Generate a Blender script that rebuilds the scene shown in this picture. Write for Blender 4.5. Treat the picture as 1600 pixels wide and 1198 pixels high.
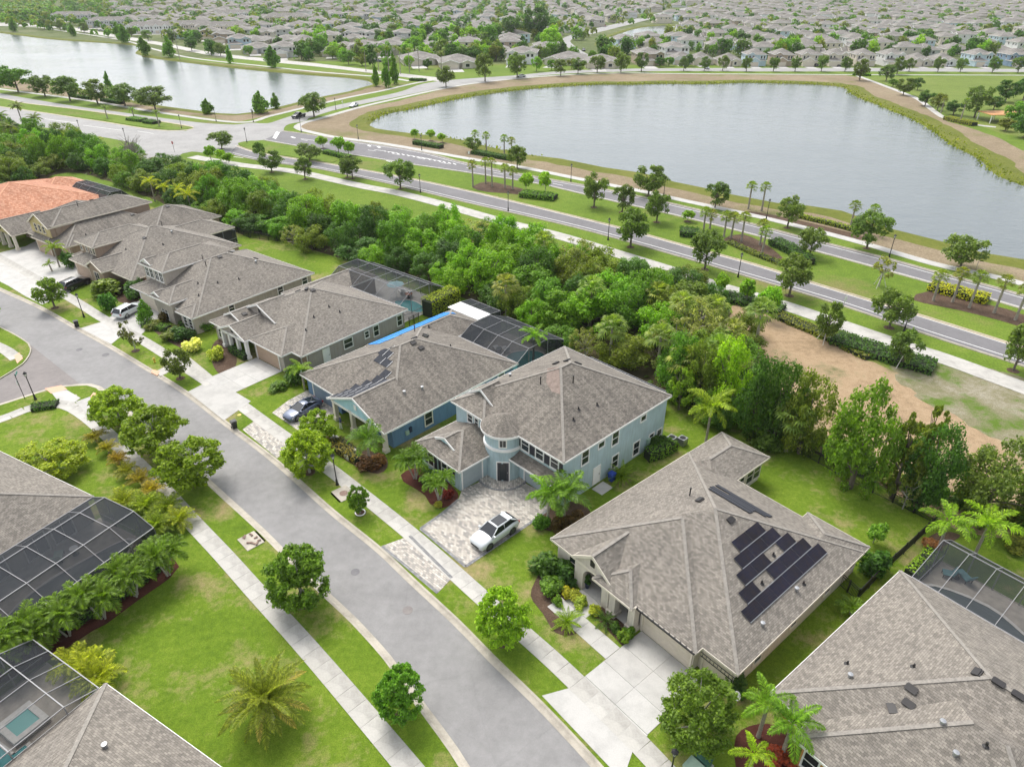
import bpy, bmesh, math, random
import numpy as np
from mathutils import Vector, Matrix, geometry
R = math.radians
for o in list(bpy.data.objects): bpy.data.objects.remove(o)
SC = bpy.context.scene
COL = SC.collection
# ---------------------------------------------------------------- camera
FPX, YHOR, CAMH = 1075.0, -45.0, 44.0          # lens in photo pixels, horizon row, drone height
PITCH = math.atan((599-YHOR)/FPX)
cd = bpy.data.cameras.new('camera'); cam = bpy.data.objects.new('camera', cd); COL.objects.link(cam)
cd.sensor_width = 36; cd.lens = 36*FPX/1600; cd.clip_start = .5; cd.clip_end = 9000
cam.location = (0, 0, CAMH); cam.rotation_euler = (math.pi/2-PITCH, 0, 0)
SC.camera = cam
SC.render.resolution_x, SC.render.resolution_y = 1024, 766
# ---------------------------------------------------------------- sky, sun, exposure
SUN_EL, SUN_AZ = R(58), R(-30)                 # azimuth from +Y towards +X
W = bpy.data.worlds.new('World'); SC.world = W; W.use_nodes = True
wn, wl = W.node_tree.nodes, W.node_tree.links
bg = wn['Background']
sky = wn.new('ShaderNodeTexSky'); sky.sky_type = 'NISHITA'; sky.sun_disc = False
sky.sun_elevation = SUN_EL; sky.sun_rotation = SUN_AZ; sky.dust_density = 3.0; sky.air_density = 1.0; sky.ozone_density = 1.0
hs = wn.new('ShaderNodeHueSaturation'); hs.inputs['Saturation'].default_value = .28
wl.new(sky.outputs[0], hs.inputs['Color']); wl.new(hs.outputs[0], bg.inputs['Color'])
bg.inputs['Strength'].default_value = .15
sl = bpy.data.lights.new('sun', 'SUN'); sl.energy = 1.25; sl.angle = R(28); sl.color = (1, .95, .88)
so = bpy.data.objects.new('sun', sl); COL.objects.link(so)
sd = Vector((math.sin(SUN_AZ)*math.cos(SUN_EL), math.cos(SUN_AZ)*math.cos(SUN_EL), math.sin(SUN_EL)))
so.rotation_euler = sd.to_track_quat('Z', 'Y').to_euler(); so.location = (0, 0, 300)
SC.view_settings.view_transform = 'Standard'; SC.view_settings.look = 'None'
SC.view_settings.exposure = 1.0; SC.view_settings.gamma = 1
# ---------------------------------------------------------------- survey: photo pixel -> point on a level plane
_c, _s = math.cos(PITCH), math.sin(PITCH)
def at(px, py, z=0.0):
    dx, dy = (px-800)/FPX, -(py-599)/FPX
    d = Vector((dx, _c+dy*_s, -_s+dy*_c))
    t = (z-CAMH)/d.z
    return Vector((d.x*t, d.y*t, z))
def pxm(p):                                     # pixels per metre at a point
    return FPX/(p.y*_c+(CAMH-p.z)*_s)
def height(base, topy):                         # height of an upright thing from its foot and the row of its tip
    dy = -(topy-599)/FPX
    t = base.y/(_c+dy*_s)
    return max(.3, CAMH+t*(-_s+dy*_c)-base.z)
LZ = .12                                        # lawns stand a kerb's height above the street
# ---------------------------------------------------------------- object helpers
def tag(o, label=None, cat=None, group=None, kind=None):
    if label: o['label'] = label
    if cat: o['category'] = cat
    if group: o['group'] = group
    if kind: o['kind'] = kind
    return o
def thing(name, label, cat, loc=(0, 0, 0), rz=0.0, group=None):
    o = bpy.data.objects.new(name, None); COL.objects.link(o)
    o.location = loc; o.rotation_euler = (0, 0, rz); o.empty_display_size = .3
    return tag(o, label, cat, group)
def obj(name, me, parent=None, loc=None, rot=None, scale=None, color=None):
    o = bpy.data.objects.new(name, me); COL.objects.link(o)
    if parent: o.parent = parent
    if loc is not None: o.location = loc
    if rot is not None: o.rotation_euler = rot
    if scale is not None: o.scale = scale if hasattr(scale, '__len__') else (scale,)*3
    if color: o.color = (*color, 1)
    return o
def dup(root, loc, rz=0.0, scale=1.0, label=None, group=None, colors=None):
    def cp(o, par):
        c = o.copy(); COL.objects.link(c)
        if par: c.parent = par
        if colors:
            k = colors.get(o.name.split('.')[0])
            if k: c.color = (*k, 1)
        for ch in o.children: cp(ch, c)
        return c
    r = cp(root, None)
    r.location = loc; r.rotation_euler = (0, 0, rz)
    r.scale = scale if hasattr(scale, '__len__') else (scale,)*3
    if label: r['label'] = label
    if group: r['group'] = group
    return r
class MB:                                        # collects faces, builds ONE mesh
    def __init__(s, *mats): s.v, s.f, s.m, s.uv, s.mats, s.M = [], [], [], [], list(mats), None
    def face(s, pts, m=0, uv=None):
        i = len(s.v)
        if s.M is not None: pts = [s.M @ Vector(p) for p in pts]
        s.v += [tuple(p) for p in pts]; s.f.append(tuple(range(i, i+len(pts)))); s.m.append(m)
        s.uv += uv if uv else [(0, 0)]*len(pts)
    def box(s, x0, x1, y0, y1, z0, z1, m=0):
        a = [(x0, y0, z0), (x1, y0, z0), (x1, y1, z0), (x0, y1, z0), (x0, y0, z1), (x1, y0, z1), (x1, y1, z1), (x0, y1, z1)]
        for q in ((3, 2, 1, 0), (4, 5, 6, 7), (0, 1, 5, 4), (1, 2, 6, 5), (2, 3, 7, 6), (3, 0, 4, 7)): s.face([a[k] for k in q], m)
    def prism(s, poly, z0, z1, m=0, side=None, bottom=False):
        n = len(poly)
        if sum(poly[i][0]*poly[(i+1) % n][1]-poly[(i+1) % n][0]*poly[i][1] for i in range(n)) < 0: poly = poly[::-1]
        tri = geometry.tessellate_polygon([[Vector((p[0], p[1], 0)) for p in poly]])
        for t in tri:
            a, b, c = [poly[k] for k in t]
            if (b[0]-a[0])*(c[1]-a[1])-(b[1]-a[1])*(c[0]-a[0]) < 0: b, c = c, b
            s.face([(p[0], p[1], z1) for p in (a, b, c)], m, [(p[0], p[1]) for p in (a, b, c)])
            if bottom: s.face([(p[0], p[1], z0) for p in (c, b, a)], m)
        for i in range(n):
            a, b = poly[i], poly[(i+1) % n]
            s.face([(a[0], a[1], z0), (b[0], b[1], z0), (b[0], b[1], z1), (a[0], a[1], z1)], m if side is None else side)
    def sheet(s, poly, z, m=0):
        tri = geometry.tessellate_polygon([[Vector((p[0], p[1], 0)) for p in poly]])
        for t in tri:
            a, b, c = [poly[k] for k in t]
            if (b[0]-a[0])*(c[1]-a[1])-(b[1]-a[1])*(c[0]-a[0]) < 0: b, c = c, b
            s.face([(p[0], p[1], z) for p in (a, b, c)], m, [(p[0], p[1]) for p in (a, b, c)])
    def tube(s, path, rad, n=6, m=0, cap=True):
        path = [Vector(p) for p in path]; rr = rad if hasattr(rad, '__len__') else [rad]*len(path)
        rings = []
        for i, p in enumerate(path):
            t = (path[min(i+1, len(path)-1)]-path[max(i-1, 0)]).normalized()
            a = t.orthogonal().normalized() if abs(t.z) < .9 else Vector((1, 0, 0)); a = (a-t*a.dot(t)).normalized(); b = t.cross(a)
            rings.append([p+(a*math.cos(2*math.pi*k/n)+b*math.sin(2*math.pi*k/n))*rr[i] for k in range(n)])
        for i in range(len(rings)-1):
            for k in range(n): s.face([rings[i][k], rings[i][(k+1) % n], rings[i+1][(k+1) % n], rings[i+1][k]], m)
        if cap: s.face(rings[0][::-1], m); s.face(rings[-1], m)
    def bar(s, a, b, w, h, m=0):                 # rectangular bar from a to b
        a, b = Vector(a), Vector(b); t = (b-a).normalized()
        x = t.cross(Vector((0, 0, 1))); x = x.normalized() if x.length > 1e-3 else Vector((1, 0, 0)); y = x.cross(t)
        r = [[p+x*sx*w/2+y*sy*h/2 for sx, sy in ((-1, -1), (1, -1), (1, 1), (-1, 1))] for p in (a, b)]
        for k in range(4): s.face([r[0][k], r[0][(k+1) % 4], r[1][(k+1) % 4], r[1][k]], m)
        s.face(r[0][::-1], m); s.face(r[1], m)
    def lathe(s, prof, n=12, m=0, c=(0, 0, 0), axis='z'):
        def P(r, z, k):
            a = 2*math.pi*k/n; u, v = r*math.cos(a), r*math.sin(a)
            q = (u, v, z) if axis == 'z' else ((z, u, v) if axis == 'x' else (u, z, v))
            return (q[0]+c[0], q[1]+c[1], q[2]+c[2])
        for i in range(len(prof)-1):
            for k in range(n):
                q = [P(*prof[i], k), P(*prof[i], k+1), P(*prof[i+1], k+1), P(*prof[i+1], k)]
                s.face(q, m)
    def mesh(s, name, smooth=False):
        me = bpy.data.meshes.new(name); me.from_pydata(s.v, [], s.f)
        for mt in s.mats: me.materials.append(mt)
        me.polygons.foreach_set('material_index', s.m)
        if smooth: me.polygons.foreach_set('use_smooth', [True]*len(s.f))
        uvl = me.uv_layers.new(name='UVMap'); uvl.data.foreach_set('uv', [c for p in s.uv for c in p])
        if smooth:
            bm = bmesh.new(); bm.from_mesh(me); bmesh.ops.remove_doubles(bm, verts=bm.verts, dist=.0005); bm.to_mesh(me); bm.free()
        return me
    def build(s, name, parent=None, smooth=False, **kw): return obj(name, s.mesh(name, smooth), parent, **kw)
# ---------------------------------------------------------------- materials
MATS = {}
class NT:
    def __init__(s, name):
        s.mat = bpy.data.materials.new(name); s.mat.use_nodes = True; s.t = s.mat.node_tree
        s.b = s.t.nodes['Principled BSDF']; s.out = s.t.nodes['Material Output']; s.tc = None
    def n(s, ty, **kw):
        x = s.t.nodes.new('ShaderNode'+ty)
        for k, v in kw.items():
            if k[0] == '_': x.inputs[int(k[1:])].default_value = v
            else: setattr(x, k, v)
        return x
    def l(s, a, b): s.t.links.new(a, b)
    def co(s, w='Object'):
        if not s.tc: s.tc = s.n('TexCoord')
        return s.tc.outputs[w]
    def noise(s, scale, detail=4, w='Object', vec=None, rough=.6):
        x = s.n('TexNoise'); x.inputs['Scale'].default_value = scale; x.inputs['Detail'].default_value = detail; x.inputs['Roughness'].default_value = rough
        s.l(vec if vec is not None else s.co(w), x.inputs['Vector']); return x.outputs['Fac']
    def ramp(s, fac, stops):
        r = s.n('ValToRGB'); e = r.color_ramp.elements
        while len(e) < len(stops): e.new(.5)
        for k, (p, c) in enumerate(stops): e[k].position = p; e[k].color = (*c, 1) if len(c) == 3 else c
        s.l(fac, r.inputs[0]); return r.outputs[0]
    def mix(s, fac, a, b, mode='MIX'):
        x = s.n('Mix', data_type='RGBA', blend_type=mode)
        for k, v in ((0, fac), (6, a), (7, b)):
            if hasattr(v, 'is_linked'): s.l(v, x.inputs[k])
            elif k == 0: x.inputs[0].default_value = v
            else: x.inputs[k].default_value = (*v, 1)
        return x.outputs[2]
    def math(s, op, a, b=None):
        x = s.n('Math', operation=op)
        for k, v in ((0, a), (1, b)):
            if v is None: continue
            if hasattr(v, 'is_linked'): s.l(v, x.inputs[k])
            else: x.inputs[k].default_value = v
        return x.outputs[0]
    def bump(s, h, strength=.3, dist=.02):
        b = s.n('Bump'); b.inputs['Strength'].default_value = strength; b.inputs['Distance'].default_value = dist
        s.l(h, b.inputs['Height']); s.l(b.outputs[0], s.b.inputs['Normal'])
    def col(s, c):
        if hasattr(c, 'is_linked'): s.l(c, s.b.inputs['Base Color'])
        else: s.b.inputs['Base Color'].default_value = (*c, 1)
    def set(s, **kw):
        for k, v in kw.items(): s.b.inputs[k.replace('_', ' ')].default_value = v
        return s
def reg(nt, key): MATS[key] = nt.mat; return nt.mat
def plain(key, c, rough=.6, var=.12, scale=3.0, metal=0.0, bump=0.0):
    t = NT(key); f = t.noise(scale, 5)
    t.col(t.ramp(f, [(.3, [x*(1-var) for x in c]), (.7, [min(1, x*(1+var)) for x in c])]))
    t.set(Roughness=rough, Metallic=metal)
    if bump: t.bump(t.noise(scale*12, 3), bump, .02)
    return reg(t, key)
def stucco(key, c=None):
    t = NT(key)
    if c is None:
        base = t.n('ObjectInfo').outputs['Color']
    else:
        base = t.n('RGB').outputs[0]; base.default_value = (*c, 1)
    f = t.noise(.8, 6); g = t.noise(6, 4)
    mp = t.n('Mapping'); mp.inputs['Scale'].default_value = (2.5, 2.5, .25); t.l(t.co(), mp.inputs[0])
    st = t.noise(2.0, 4, vec=mp.outputs[0])
    c1 = t.mix(.55, base, t.ramp(f, [(.3, (.72,)*3), (.75, (1, 1, 1))]), 'MULTIPLY')
    c2 = t.mix(.4, c1, t.ramp(st, [(.35, (.7, .68, .64)), (.55, (1, 1, 1))]), 'MULTIPLY')
    t.col(c2); t.set(Roughness=.85); t.bump(t.math('ADD', g, t.noise(60, 2)), .25, .01)
    return reg(t, key)
def shingle(key, c1, c2, streak=.35, rw=.33, rh=.145):
    t = NT(key); uv = t.co('UV')
    br = t.n('TexBrick', offset=.5); br.inputs['Scale'].default_value = 1; br.inputs['Brick Width'].default_value = rw; br.inputs['Row Height'].default_value = rh
    br.inputs['Mortar Size'].default_value = .008; br.inputs['Mortar Smooth'].default_value = .3; br.inputs['Bias'].default_value = 0
    br.inputs['Color1'].default_value = (*c1, 1); br.inputs['Color2'].default_value = (*c2, 1); br.inputs['Mortar'].default_value = (*[x*.45 for x in c1], 1)
    t.l(uv, br.inputs['Vector'])
    mp = t.n('Mapping'); mp.inputs['Scale'].default_value = (1.6, .22, 1); t.l(uv, mp.inputs[0])
    st = t.noise(1.0, 6, vec=mp.outputs[0], rough=.7); big = t.noise(.22, 4, vec=uv); fine = t.noise(5, 2, vec=uv)
    k1 = t.mix(streak, br.outputs['Color'], t.ramp(st, [(.38, (.45, .43, .42)), (.62, (1.05, 1.03, 1))]), 'MULTIPLY')
    k2 = t.mix(.5, k1, t.ramp(big, [(.3, (.75, .74, .74)), (.7, (1.1, 1.08, 1.05))]), 'MULTIPLY')
    k3 = t.mix(.4, k2, t.ramp(fine, [(.3, (.65, .65, .65)), (.7, (1.22, 1.2, 1.17))]), 'MULTIPLY')
    t.col(k3); t.set(Roughness=.95); t.bump(br.outputs['Fac'], -.5, .015)
    return reg(t, key)
def ground_mat(key, stops, s1=.12, s2=2.2, bumps=.6, fine=14, dry=None, dscale=.06, dlim=(.5, .68)):
    t = NT(key); P = t.co()
    a = t.noise(s1, 6, rough=.65); b = t.noise(s2, 6, rough=.7); c = t.noise(fine, 3)
    mixf = t.math('ADD', t.math('MULTIPLY', a, .5), t.math('MULTIPLY', b, .5))
    k = t.ramp(mixf, stops)
    if dry:
        d = t.noise(dscale, 5, rough=.65)
        dd = t.math('ADD', d, t.math('MULTIPLY', t.math('SUBTRACT', b, .5), .25))
        fr = t.ramp(dd, [(dlim[0], (0, 0, 0)), (dlim[1], (1, 1, 1))])
        k = t.mix(fr, k, dry)
    k = t.mix(.7, k, t.ramp(c, [(.3, (.55, .55, .55)), (.7, (1.35, 1.35, 1.35))]), 'MULTIPLY')
    t.col(k); t.set(Roughness=.95); t.b.inputs['Specular IOR Level'].default_value = .15
    if bumps: t.bump(t.math('ADD', c, b), bumps, .05)
    return reg(t, key)
def foliage(key):
    t = NT(key); oi = t.n('ObjectInfo'); geo = t.n('NewGeometry')
    v = t.ramp(geo.outputs['Random Per Island'], [(0, (.6, .64, .5)), (.5, (1, 1, 1)), (1, (1.6, 1.5, 1.2))])
    k = t.mix(1, t.mix(1, oi.outputs['Color'], (2.05, 2.05, 1.15), 'MULTIPLY'), v, 'MULTIPLY')
    cl = t.noise(.9, 3); k = t.mix(.6, k, t.ramp(cl, [(.35, (.6, .68, .62)), (.65, (1.3, 1.22, 1.05))]), 'MULTIPLY')
    t.col(k); t.set(Roughness=.5); t.b.inputs['Specular IOR Level'].default_value = .3
    tr = t.n('BsdfTranslucent'); t.l(t.mix(1, k, (1.5, 1.7, .7), 'MULTIPLY'), tr.inputs[0])
    mx = t.n('MixShader'); mx.inputs[0].default_value = .38
    t.l(t.b.outputs[0], mx.inputs[1]); t.l(tr.outputs[0], mx.inputs[2]); t.l(mx.outputs[0], t.out.inputs[0])
    return reg(t, key)
def glassy(key, c, rough=.08):
    t = NT(key); t.col(c); t.set(Roughness=rough); t.b.inputs['Specular IOR Level'].default_value = .6; return reg(t, key)
def concrete(key, c, dirt=.35):
    t = NT(key); a = t.noise(.5, 7, rough=.7); b = t.noise(14, 4); o = t.n('ObjectInfo').outputs['Random']
    k = t.ramp(a, [(.3, [x*(1-dirt) for x in c]), (.55, c), (.8, [min(1, x*1.06) for x in c])])
    k = t.mix(.4, k, t.ramp(b, [(.3, (.75,)*3), (.7, (1.12,)*3)]), 'MULTIPLY')
    k = t.mix(.5, k, t.ramp(o, [(0, (.78, .77, .75)), (1, (1.05, 1.05, 1.05))]), 'MULTIPLY')
    t.col(k); t.set(Roughness=.9); t.bump(b, .2, .01); return reg(t, key)
def asphalt(key, c):
    t = NT(key); a = t.noise(.18, 6, rough=.65); b = t.noise(25, 3); d = t.noise(1.3, 5)
    k = t.ramp(a, [(.3, [x*.85 for x in c]), (.7, [x*1.12 for x in c])])
    k = t.mix(.5, k, t.ramp(b, [(.3, (.7,)*3), (.7, (1.25,)*3)]), 'MULTIPLY'); k = t.mix(.45, k, t.ramp(d, [(.3, (.74,)*3), (.7, (1.12,)*3)]), 'MULTIPLY')
    vo = t.n('TexVoronoi', feature='DISTANCE_TO_EDGE'); vo.inputs['Scale'].default_value = .16; wp = t.n('Mix', data_type='RGBA'); wp.inputs[0].default_value = .25; t.l(t.co(), wp.inputs[6]); nz = t.n('TexNoise'); nz.inputs['Scale'].default_value = .8; t.l(t.co(), nz.inputs['Vector']); t.l(nz.outputs['Color'], wp.inputs[7]); t.l(wp.outputs[2], vo.inputs['Vector'])
    k = t.mix(.10, k, t.ramp(vo.outputs['Distance'], [(.0, (.25,)*3), (.006, (1, 1, 1))]), 'MULTIPLY')
    sp = t.noise(.55, 3); k = t.mix(.2, k, t.ramp(sp, [(.62, (1, 1, 1)), (.74, (.55, .54, .53))]), 'MULTIPLY')
    t.col(k); t.set(Roughness=.9); t.bump(b, .3, .01); return reg(t, key)
def pavers(key, cols):
    t = NT(key); P = t.co()
    br = t.n('TexBrick', offset=.5); br.inputs['Scale'].default_value = 1; br.inputs['Brick Width'].default_value = .34; br.inputs['Row Height'].default_value = .19; br.inputs['Mortar Size'].default_value = .012
    br.inputs['Color1'].default_value = (0, 0, 0, 1); br.inputs['Color2'].default_value = (1, 1, 1, 1); br.inputs['Mortar'].default_value = (.2,)*3+(1,)
    mp = t.n('Mapping'); mp.inputs['Rotation'].default_value = (0, 0, R(43)); t.l(P, mp.inputs[0]); t.l(mp.outputs[0], br.inputs['Vector'])
    bw = t.n('RGBToBW'); t.l(br.outputs['Color'], bw.inputs[0])
    f = t.math('ADD', t.math('MULTIPLY', bw.outputs[0], .7), t.math('MULTIPLY', t.noise(1.6, 4), .3))
    k = t.ramp(f, [(.15, cols[0]), (.4, cols[1]), (.65, cols[2]), (.85, cols[3])])
    k = t.mix(br.outputs['Fac'], k, [x*.45 for x in cols[1]])
    t.col(k); t.set(Roughness=.85); t.bump(br.outputs['Fac'], -.4, .01); return reg(t, key)
# ---------------------------------------------------------------- material list
lawn_stops = [(.30, (.064, .115, .009)), (.48, (.11, .18, .013)), (.62, (.16, .228, .023)), (.75, (.23, .252, .05))]
ground_mat('lawn', lawn_stops, dry=(.29, .23, .115), dlim=(.51, .70), dscale=.16)
ground_mat('lawn_far', [(.3, (.072, .122, .013)), (.5, (.118, .186, .02)), (.7, (.175, .225, .038))], s1=.05, s2=.6, fine=4, dry=(.19, .16, .07), dlim=(.55, .72), dscale=.03)
ground_mat('suburb', [(.3, (.06, .085, .025)), (.5, (.10, .13, .04)), (.7, (.22, .20, .13))], s1=.03, s2=.3, fine=2)
ground_mat('park_lawn', [(.3, (.10, .14, .025)), (.5, (.14, .19, .035)), (.7, (.2, .21, .06))], s1=.02, s2=.2, fine=2)
ground_mat('dry_bank', [(.3, (.16, .125, .075)), (.5, (.235, .185, .12)), (.7, (.31, .255, .17))], s1=.04, s2=.5, fine=3, dry=(.12, .14, .03), dlim=(.55, .72), dscale=.05)
ground_mat('reed_bank', [(.3, (.07, .085, .015)), (.5, (.12, .14, .02)), (.7, (.19, .18, .05))], s1=.08, s2=.9, fine=5)
ground_mat('dirt', [(.3, (.19, .135, .08)), (.5, (.34, .245, .15)), (.72, (.46, .355, .235))], s1=.10, s2=1.2, fine=10, dry=(.11, .12, .045), dlim=(.54, .68), dscale=.10)
ground_mat('scrub', [(.28, (.095, .125, .035)), (.48, (.20, .185, .11)), (.68, (.34, .31, .25))], s1=.16, s2=1.4, fine=8, dry=(.09, .15, .018), dlim=(.5, .6), dscale=.12)
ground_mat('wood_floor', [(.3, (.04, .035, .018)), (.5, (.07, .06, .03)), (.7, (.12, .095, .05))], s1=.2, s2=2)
ground_mat('mulch_red', [(.3, (.05, .018, .014)), (.5, (.085, .03, .022)), (.7, (.13, .05, .036))], s1=.8, s2=9, fine=30, bumps=.9)
ground_mat('mulch_brown', [(.3, (.05, .032, .02)), (.5, (.10, .065, .045)), (.7, (.17, .12, .085))], s1=.8, s2=7, fine=25, bumps=.9)
ground_mat('lakebed', [(.3, (.02, .025, .015)), (.7, (.04, .045, .03))], s1=.1, s2=1)
asphalt('asphalt', (.24, .235, .23)); asphalt('asphalt_warm', (.215, .195, .185)); asphalt('asphalt_dark', (.165, .16, .165)); asphalt('asphalt_pale', (.30, .295, .285))
concrete('concrete', (.46, .445, .41)); concrete('concrete_white', (.475, .465, .44), .22); concrete('kerb', (.46, .42, .35), .4); concrete('kerb_yellow', (.48, .42, .31), .3)
pavers('pavers', [(.25, .24, .225), (.38, .35, .31), (.48, .44, .38), (.58, .55, .49)])
pavers('pavers_border', [(.16, .16, .17), (.2, .2, .2), (.24, .24, .24), (.28, .28, .28)])
shingle('shingle', (.168, .154, .134), (.29, .266, .232), .26, .28, .15); shingle('shingle_streaked', (.155, .142, .124), (.27, .248, .216), .6, .28, .15)
shingle('shingle_far', (.19, .18, .165), (.27, .258, .238), .35, 1.2, .6)
plain('cap', (.238, .22, .194), .95, .22, 5)
shingle('clay_tile', (.40, .165, .09), (.58, .31, .20), .3, .34, .40); plain('clay_cap', (.52, .27, .16), .9, .2, 5)
stucco('stucco'); stucco('wall_cream', (.66, .60, .52)); stucco('wall_pale_blue', (.42, .545, .575)); stucco('wall_blue', (.12, .22, .34)); stucco('wall_greige', (.40, .36, .32))
stucco('wall_tan', (.36, .27, .20)); stucco('wall_sand', (.46, .41, .35)); stucco('wall_yellow', (.55, .45, .22)); stucco('wall_orange', (.60, .30, .10)); stucco('gable_blue', (.42, .66, .71))
plain('trim', (.78, .77, .74), .5, .05); plain('trim_cream', (.68, .62, .52), .5, .05); plain('white_paint', (.8, .8, .79), .45, .04)
plain('door_cream', (.62, .55, .45), .5, .04); plain('door_blue', (.33, .385, .40), .5, .04); plain('door_tan', (.40, .29, .21), .5, .05); plain('door_slate', (.16, .22, .28), .5, .05)
plain('shutter', (.035, .035, .045), .5); plain('black_metal', (.012, .012, .013), .45, .2); plain('bronze', (.018, .016, .016), .55, .2); plain('grey_metal', (.35, .36, .37), .35, .1, metal=.6)
plain('alu_frame', (.24, .24, .25), .4, .08); plain('alu_frame_white', (.26, .26, .265), .4, .06); plain('rubber', (.015, .015, .016), .8); plain('rim', (.45, .46, .47), .25, .05, metal=.8)
plain('faded_shingle', (.215, .168, .142), .95, .3, 2.5); plain('bark', (.14, .115, .09), .9, .35, 8, bump=.5); plain('bark_pale', (.34, .32, .28), .9, .2, 5, bump=.3); plain('palm_bark', (.30, .27, .22), .9, .25, 6, bump=.4); plain('dead_wood', (.30, .27, .24), .9, .2, 6)
plain('terracotta', (.35, .13, .07), .7); plain('navy', (.02, .03, .07), .3, .1); plain('bin_black', (.02, .02, .022), .45, .2); plain('bin_blue', (.02, .06, .33), .4, .1)
plain('box_green', (.045, .13, .10), .5, .1); plain('box_pale', (.30, .42, .33), .5, .1); plain('hydrant_yellow', (.55, .40, .05), .5); plain('red_sign', (.5, .02, .02), .4); plain('green_sign', (.01, .22, .16), .4)
plain('amber_sign', (.7, .42, .02), .5); plain('tarp', (.012, .22, .62), .45, .1, 2, bump=.3); plain('white_board', (.8, .8, .8), .5, .04); plain('deck', (.40, .36, .31), .8, .2, 1.5); plain('stone_cap', (.62, .60, .56), .8, .1)
plain('skin', (.45, .28, .2), .6, .05); plain('cloth_white', (.75, .75, .76), .8, .06); plain('cloth_navy', (.03, .04, .10), .8); plain('cloth_red', (.45, .03, .04), .8); plain('hair', (.03, .02, .015), .7)
plain('solar_mat', (.03, .033, .042), .95, .25); plain('cushion', (.10, .22, .24), .8); plain('teak', (.25, .13, .06), .6); plain('road_paint', (.72, .72, .70), .6, .1); plain('litter', (.22, .15, .12), .9, .3, 9); plain('truncated_dome', (.62, .36, .24), .8, .1, 6)
plain('canopy_orange', (.55, .27, .10), .7, .1); plain('soil', (.03, .02, .015), .95)
glassy('glass', (.02, .028, .032), .06); glassy('car_glass', (.012, .016, .02), .04); glassy('lamp_glass', (.6, .6, .55), .2)
def car_paint(key, c, metal=0.0):
    t = NT(key); t.col(c); t.set(Roughness=.28, Metallic=metal); t.b.inputs['Coat Weight'].default_value = .8; t.b.inputs['Coat Roughness'].default_value = .06; return reg(t, key)
car_paint('paint_white', (.56, .59, .60)); car_paint('paint_slate', (.10, .125, .19), .3); car_paint('paint_black', (.012, .012, .014)); car_paint('paint_silver', (.42, .43, .44), .4); car_paint('paint_red', (.3, .02, .02))
def solar_mat():
    t = NT('solar'); uv = t.co('UV')
    br = t.n('TexBrick', offset=0.0); br.inputs['Scale'].default_value = 1; br.inputs['Brick Width'].default_value = .165; br.inputs['Row Height'].default_value = .165; br.inputs['Mortar Size'].default_value = .004
    br.inputs['Color1'].default_value = (.012, .013, .022, 1); br.inputs['Color2'].default_value = (.022, .018, .02, 1); br.inputs['Mortar'].default_value = (.05, .05, .055, 1)
    t.l(uv, br.inputs['Vector']); t.col(t.mix(.5, br.outputs['Color'], t.ramp(t.noise(.6, 3), [(.3, (.7, .6, .5)), (.7, (1, 1, 1.5))]), 'MULTIPLY')); t.set(Roughness=.3); t.b.inputs['Specular IOR Level'].default_value = .12; return reg(t, 'solar')
solar_mat()
def screen_mat(key='screen', k=.76):
    t = NT(key); t.col((.038, .042, .047)); t.set(Roughness=.9); t.b.inputs['Specular IOR Level'].default_value = .1
    tr = t.n('BsdfTransparent'); mx = t.n('MixShader'); mx.inputs[0].default_value = k
    t.l(tr.outputs[0], mx.inputs[1]); t.l(t.b.outputs[0], mx.inputs[2]); t.l(mx.outputs[0], t.out.inputs[0]); return reg(t, key)
screen_mat(); screen_mat('screen_light', .5)
def water_mat(key, c, rough, bscale, bstr, spec=.5):
    t = NT(key)
    mp = t.n('Mapping'); mp.inputs['Scale'].default_value = (1, 1.6, 1); mp.inputs['Rotation'].default_value = (0, 0, R(25)); t.l(t.co(), mp.inputs[0])
    a = t.noise(bscale, 4, vec=mp.outputs[0]); b = t.noise(bscale*.13, 3, vec=mp.outputs[0]); g = t.noise(.012, 4, vec=mp.outputs[0])
    t.col(c); t.set(Roughness=rough); t.b.inputs['IOR'].default_value = 1.33; t.b.inputs['Specular IOR Level'].default_value = spec
    t.l(t.ramp(g, [(.4, (rough*.5,)*3), (.65, (rough*1.6,)*3)]), t.b.inputs['Roughness'])
    t.bump(t.math('ADD', a, t.math('MULTIPLY', b, 2)), bstr, .3)
    return reg(t, key)
water_mat('lake_water', (.10, .12, .125), .13, .9, .30, .62); water_mat('pool_water', (.09, .33, .34), .05, 2, .05); water_mat('spa_water', (.18, .45, .42), .05, 3, .05)
foliage('leaf')
LEAF = MATS['leaf']
# leaf tints (true leaf colours)
G_BRIGHT, G_MID, G_DARK, G_OAK, G_OLIVE, G_GREY, G_YEL, G_LIME, G_FROND, G_FRONDY, G_RED = ((.11, .195, .022), (.062, .125, .02), (.034, .075, .02), (.066, .10, .042), (.085, .105, .028),
    (.125, .14, .075), (.20, .22, .02), (.15, .25, .03), (.075, .15, .02), (.19, .23, .025), (.16, .07, .03))
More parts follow.
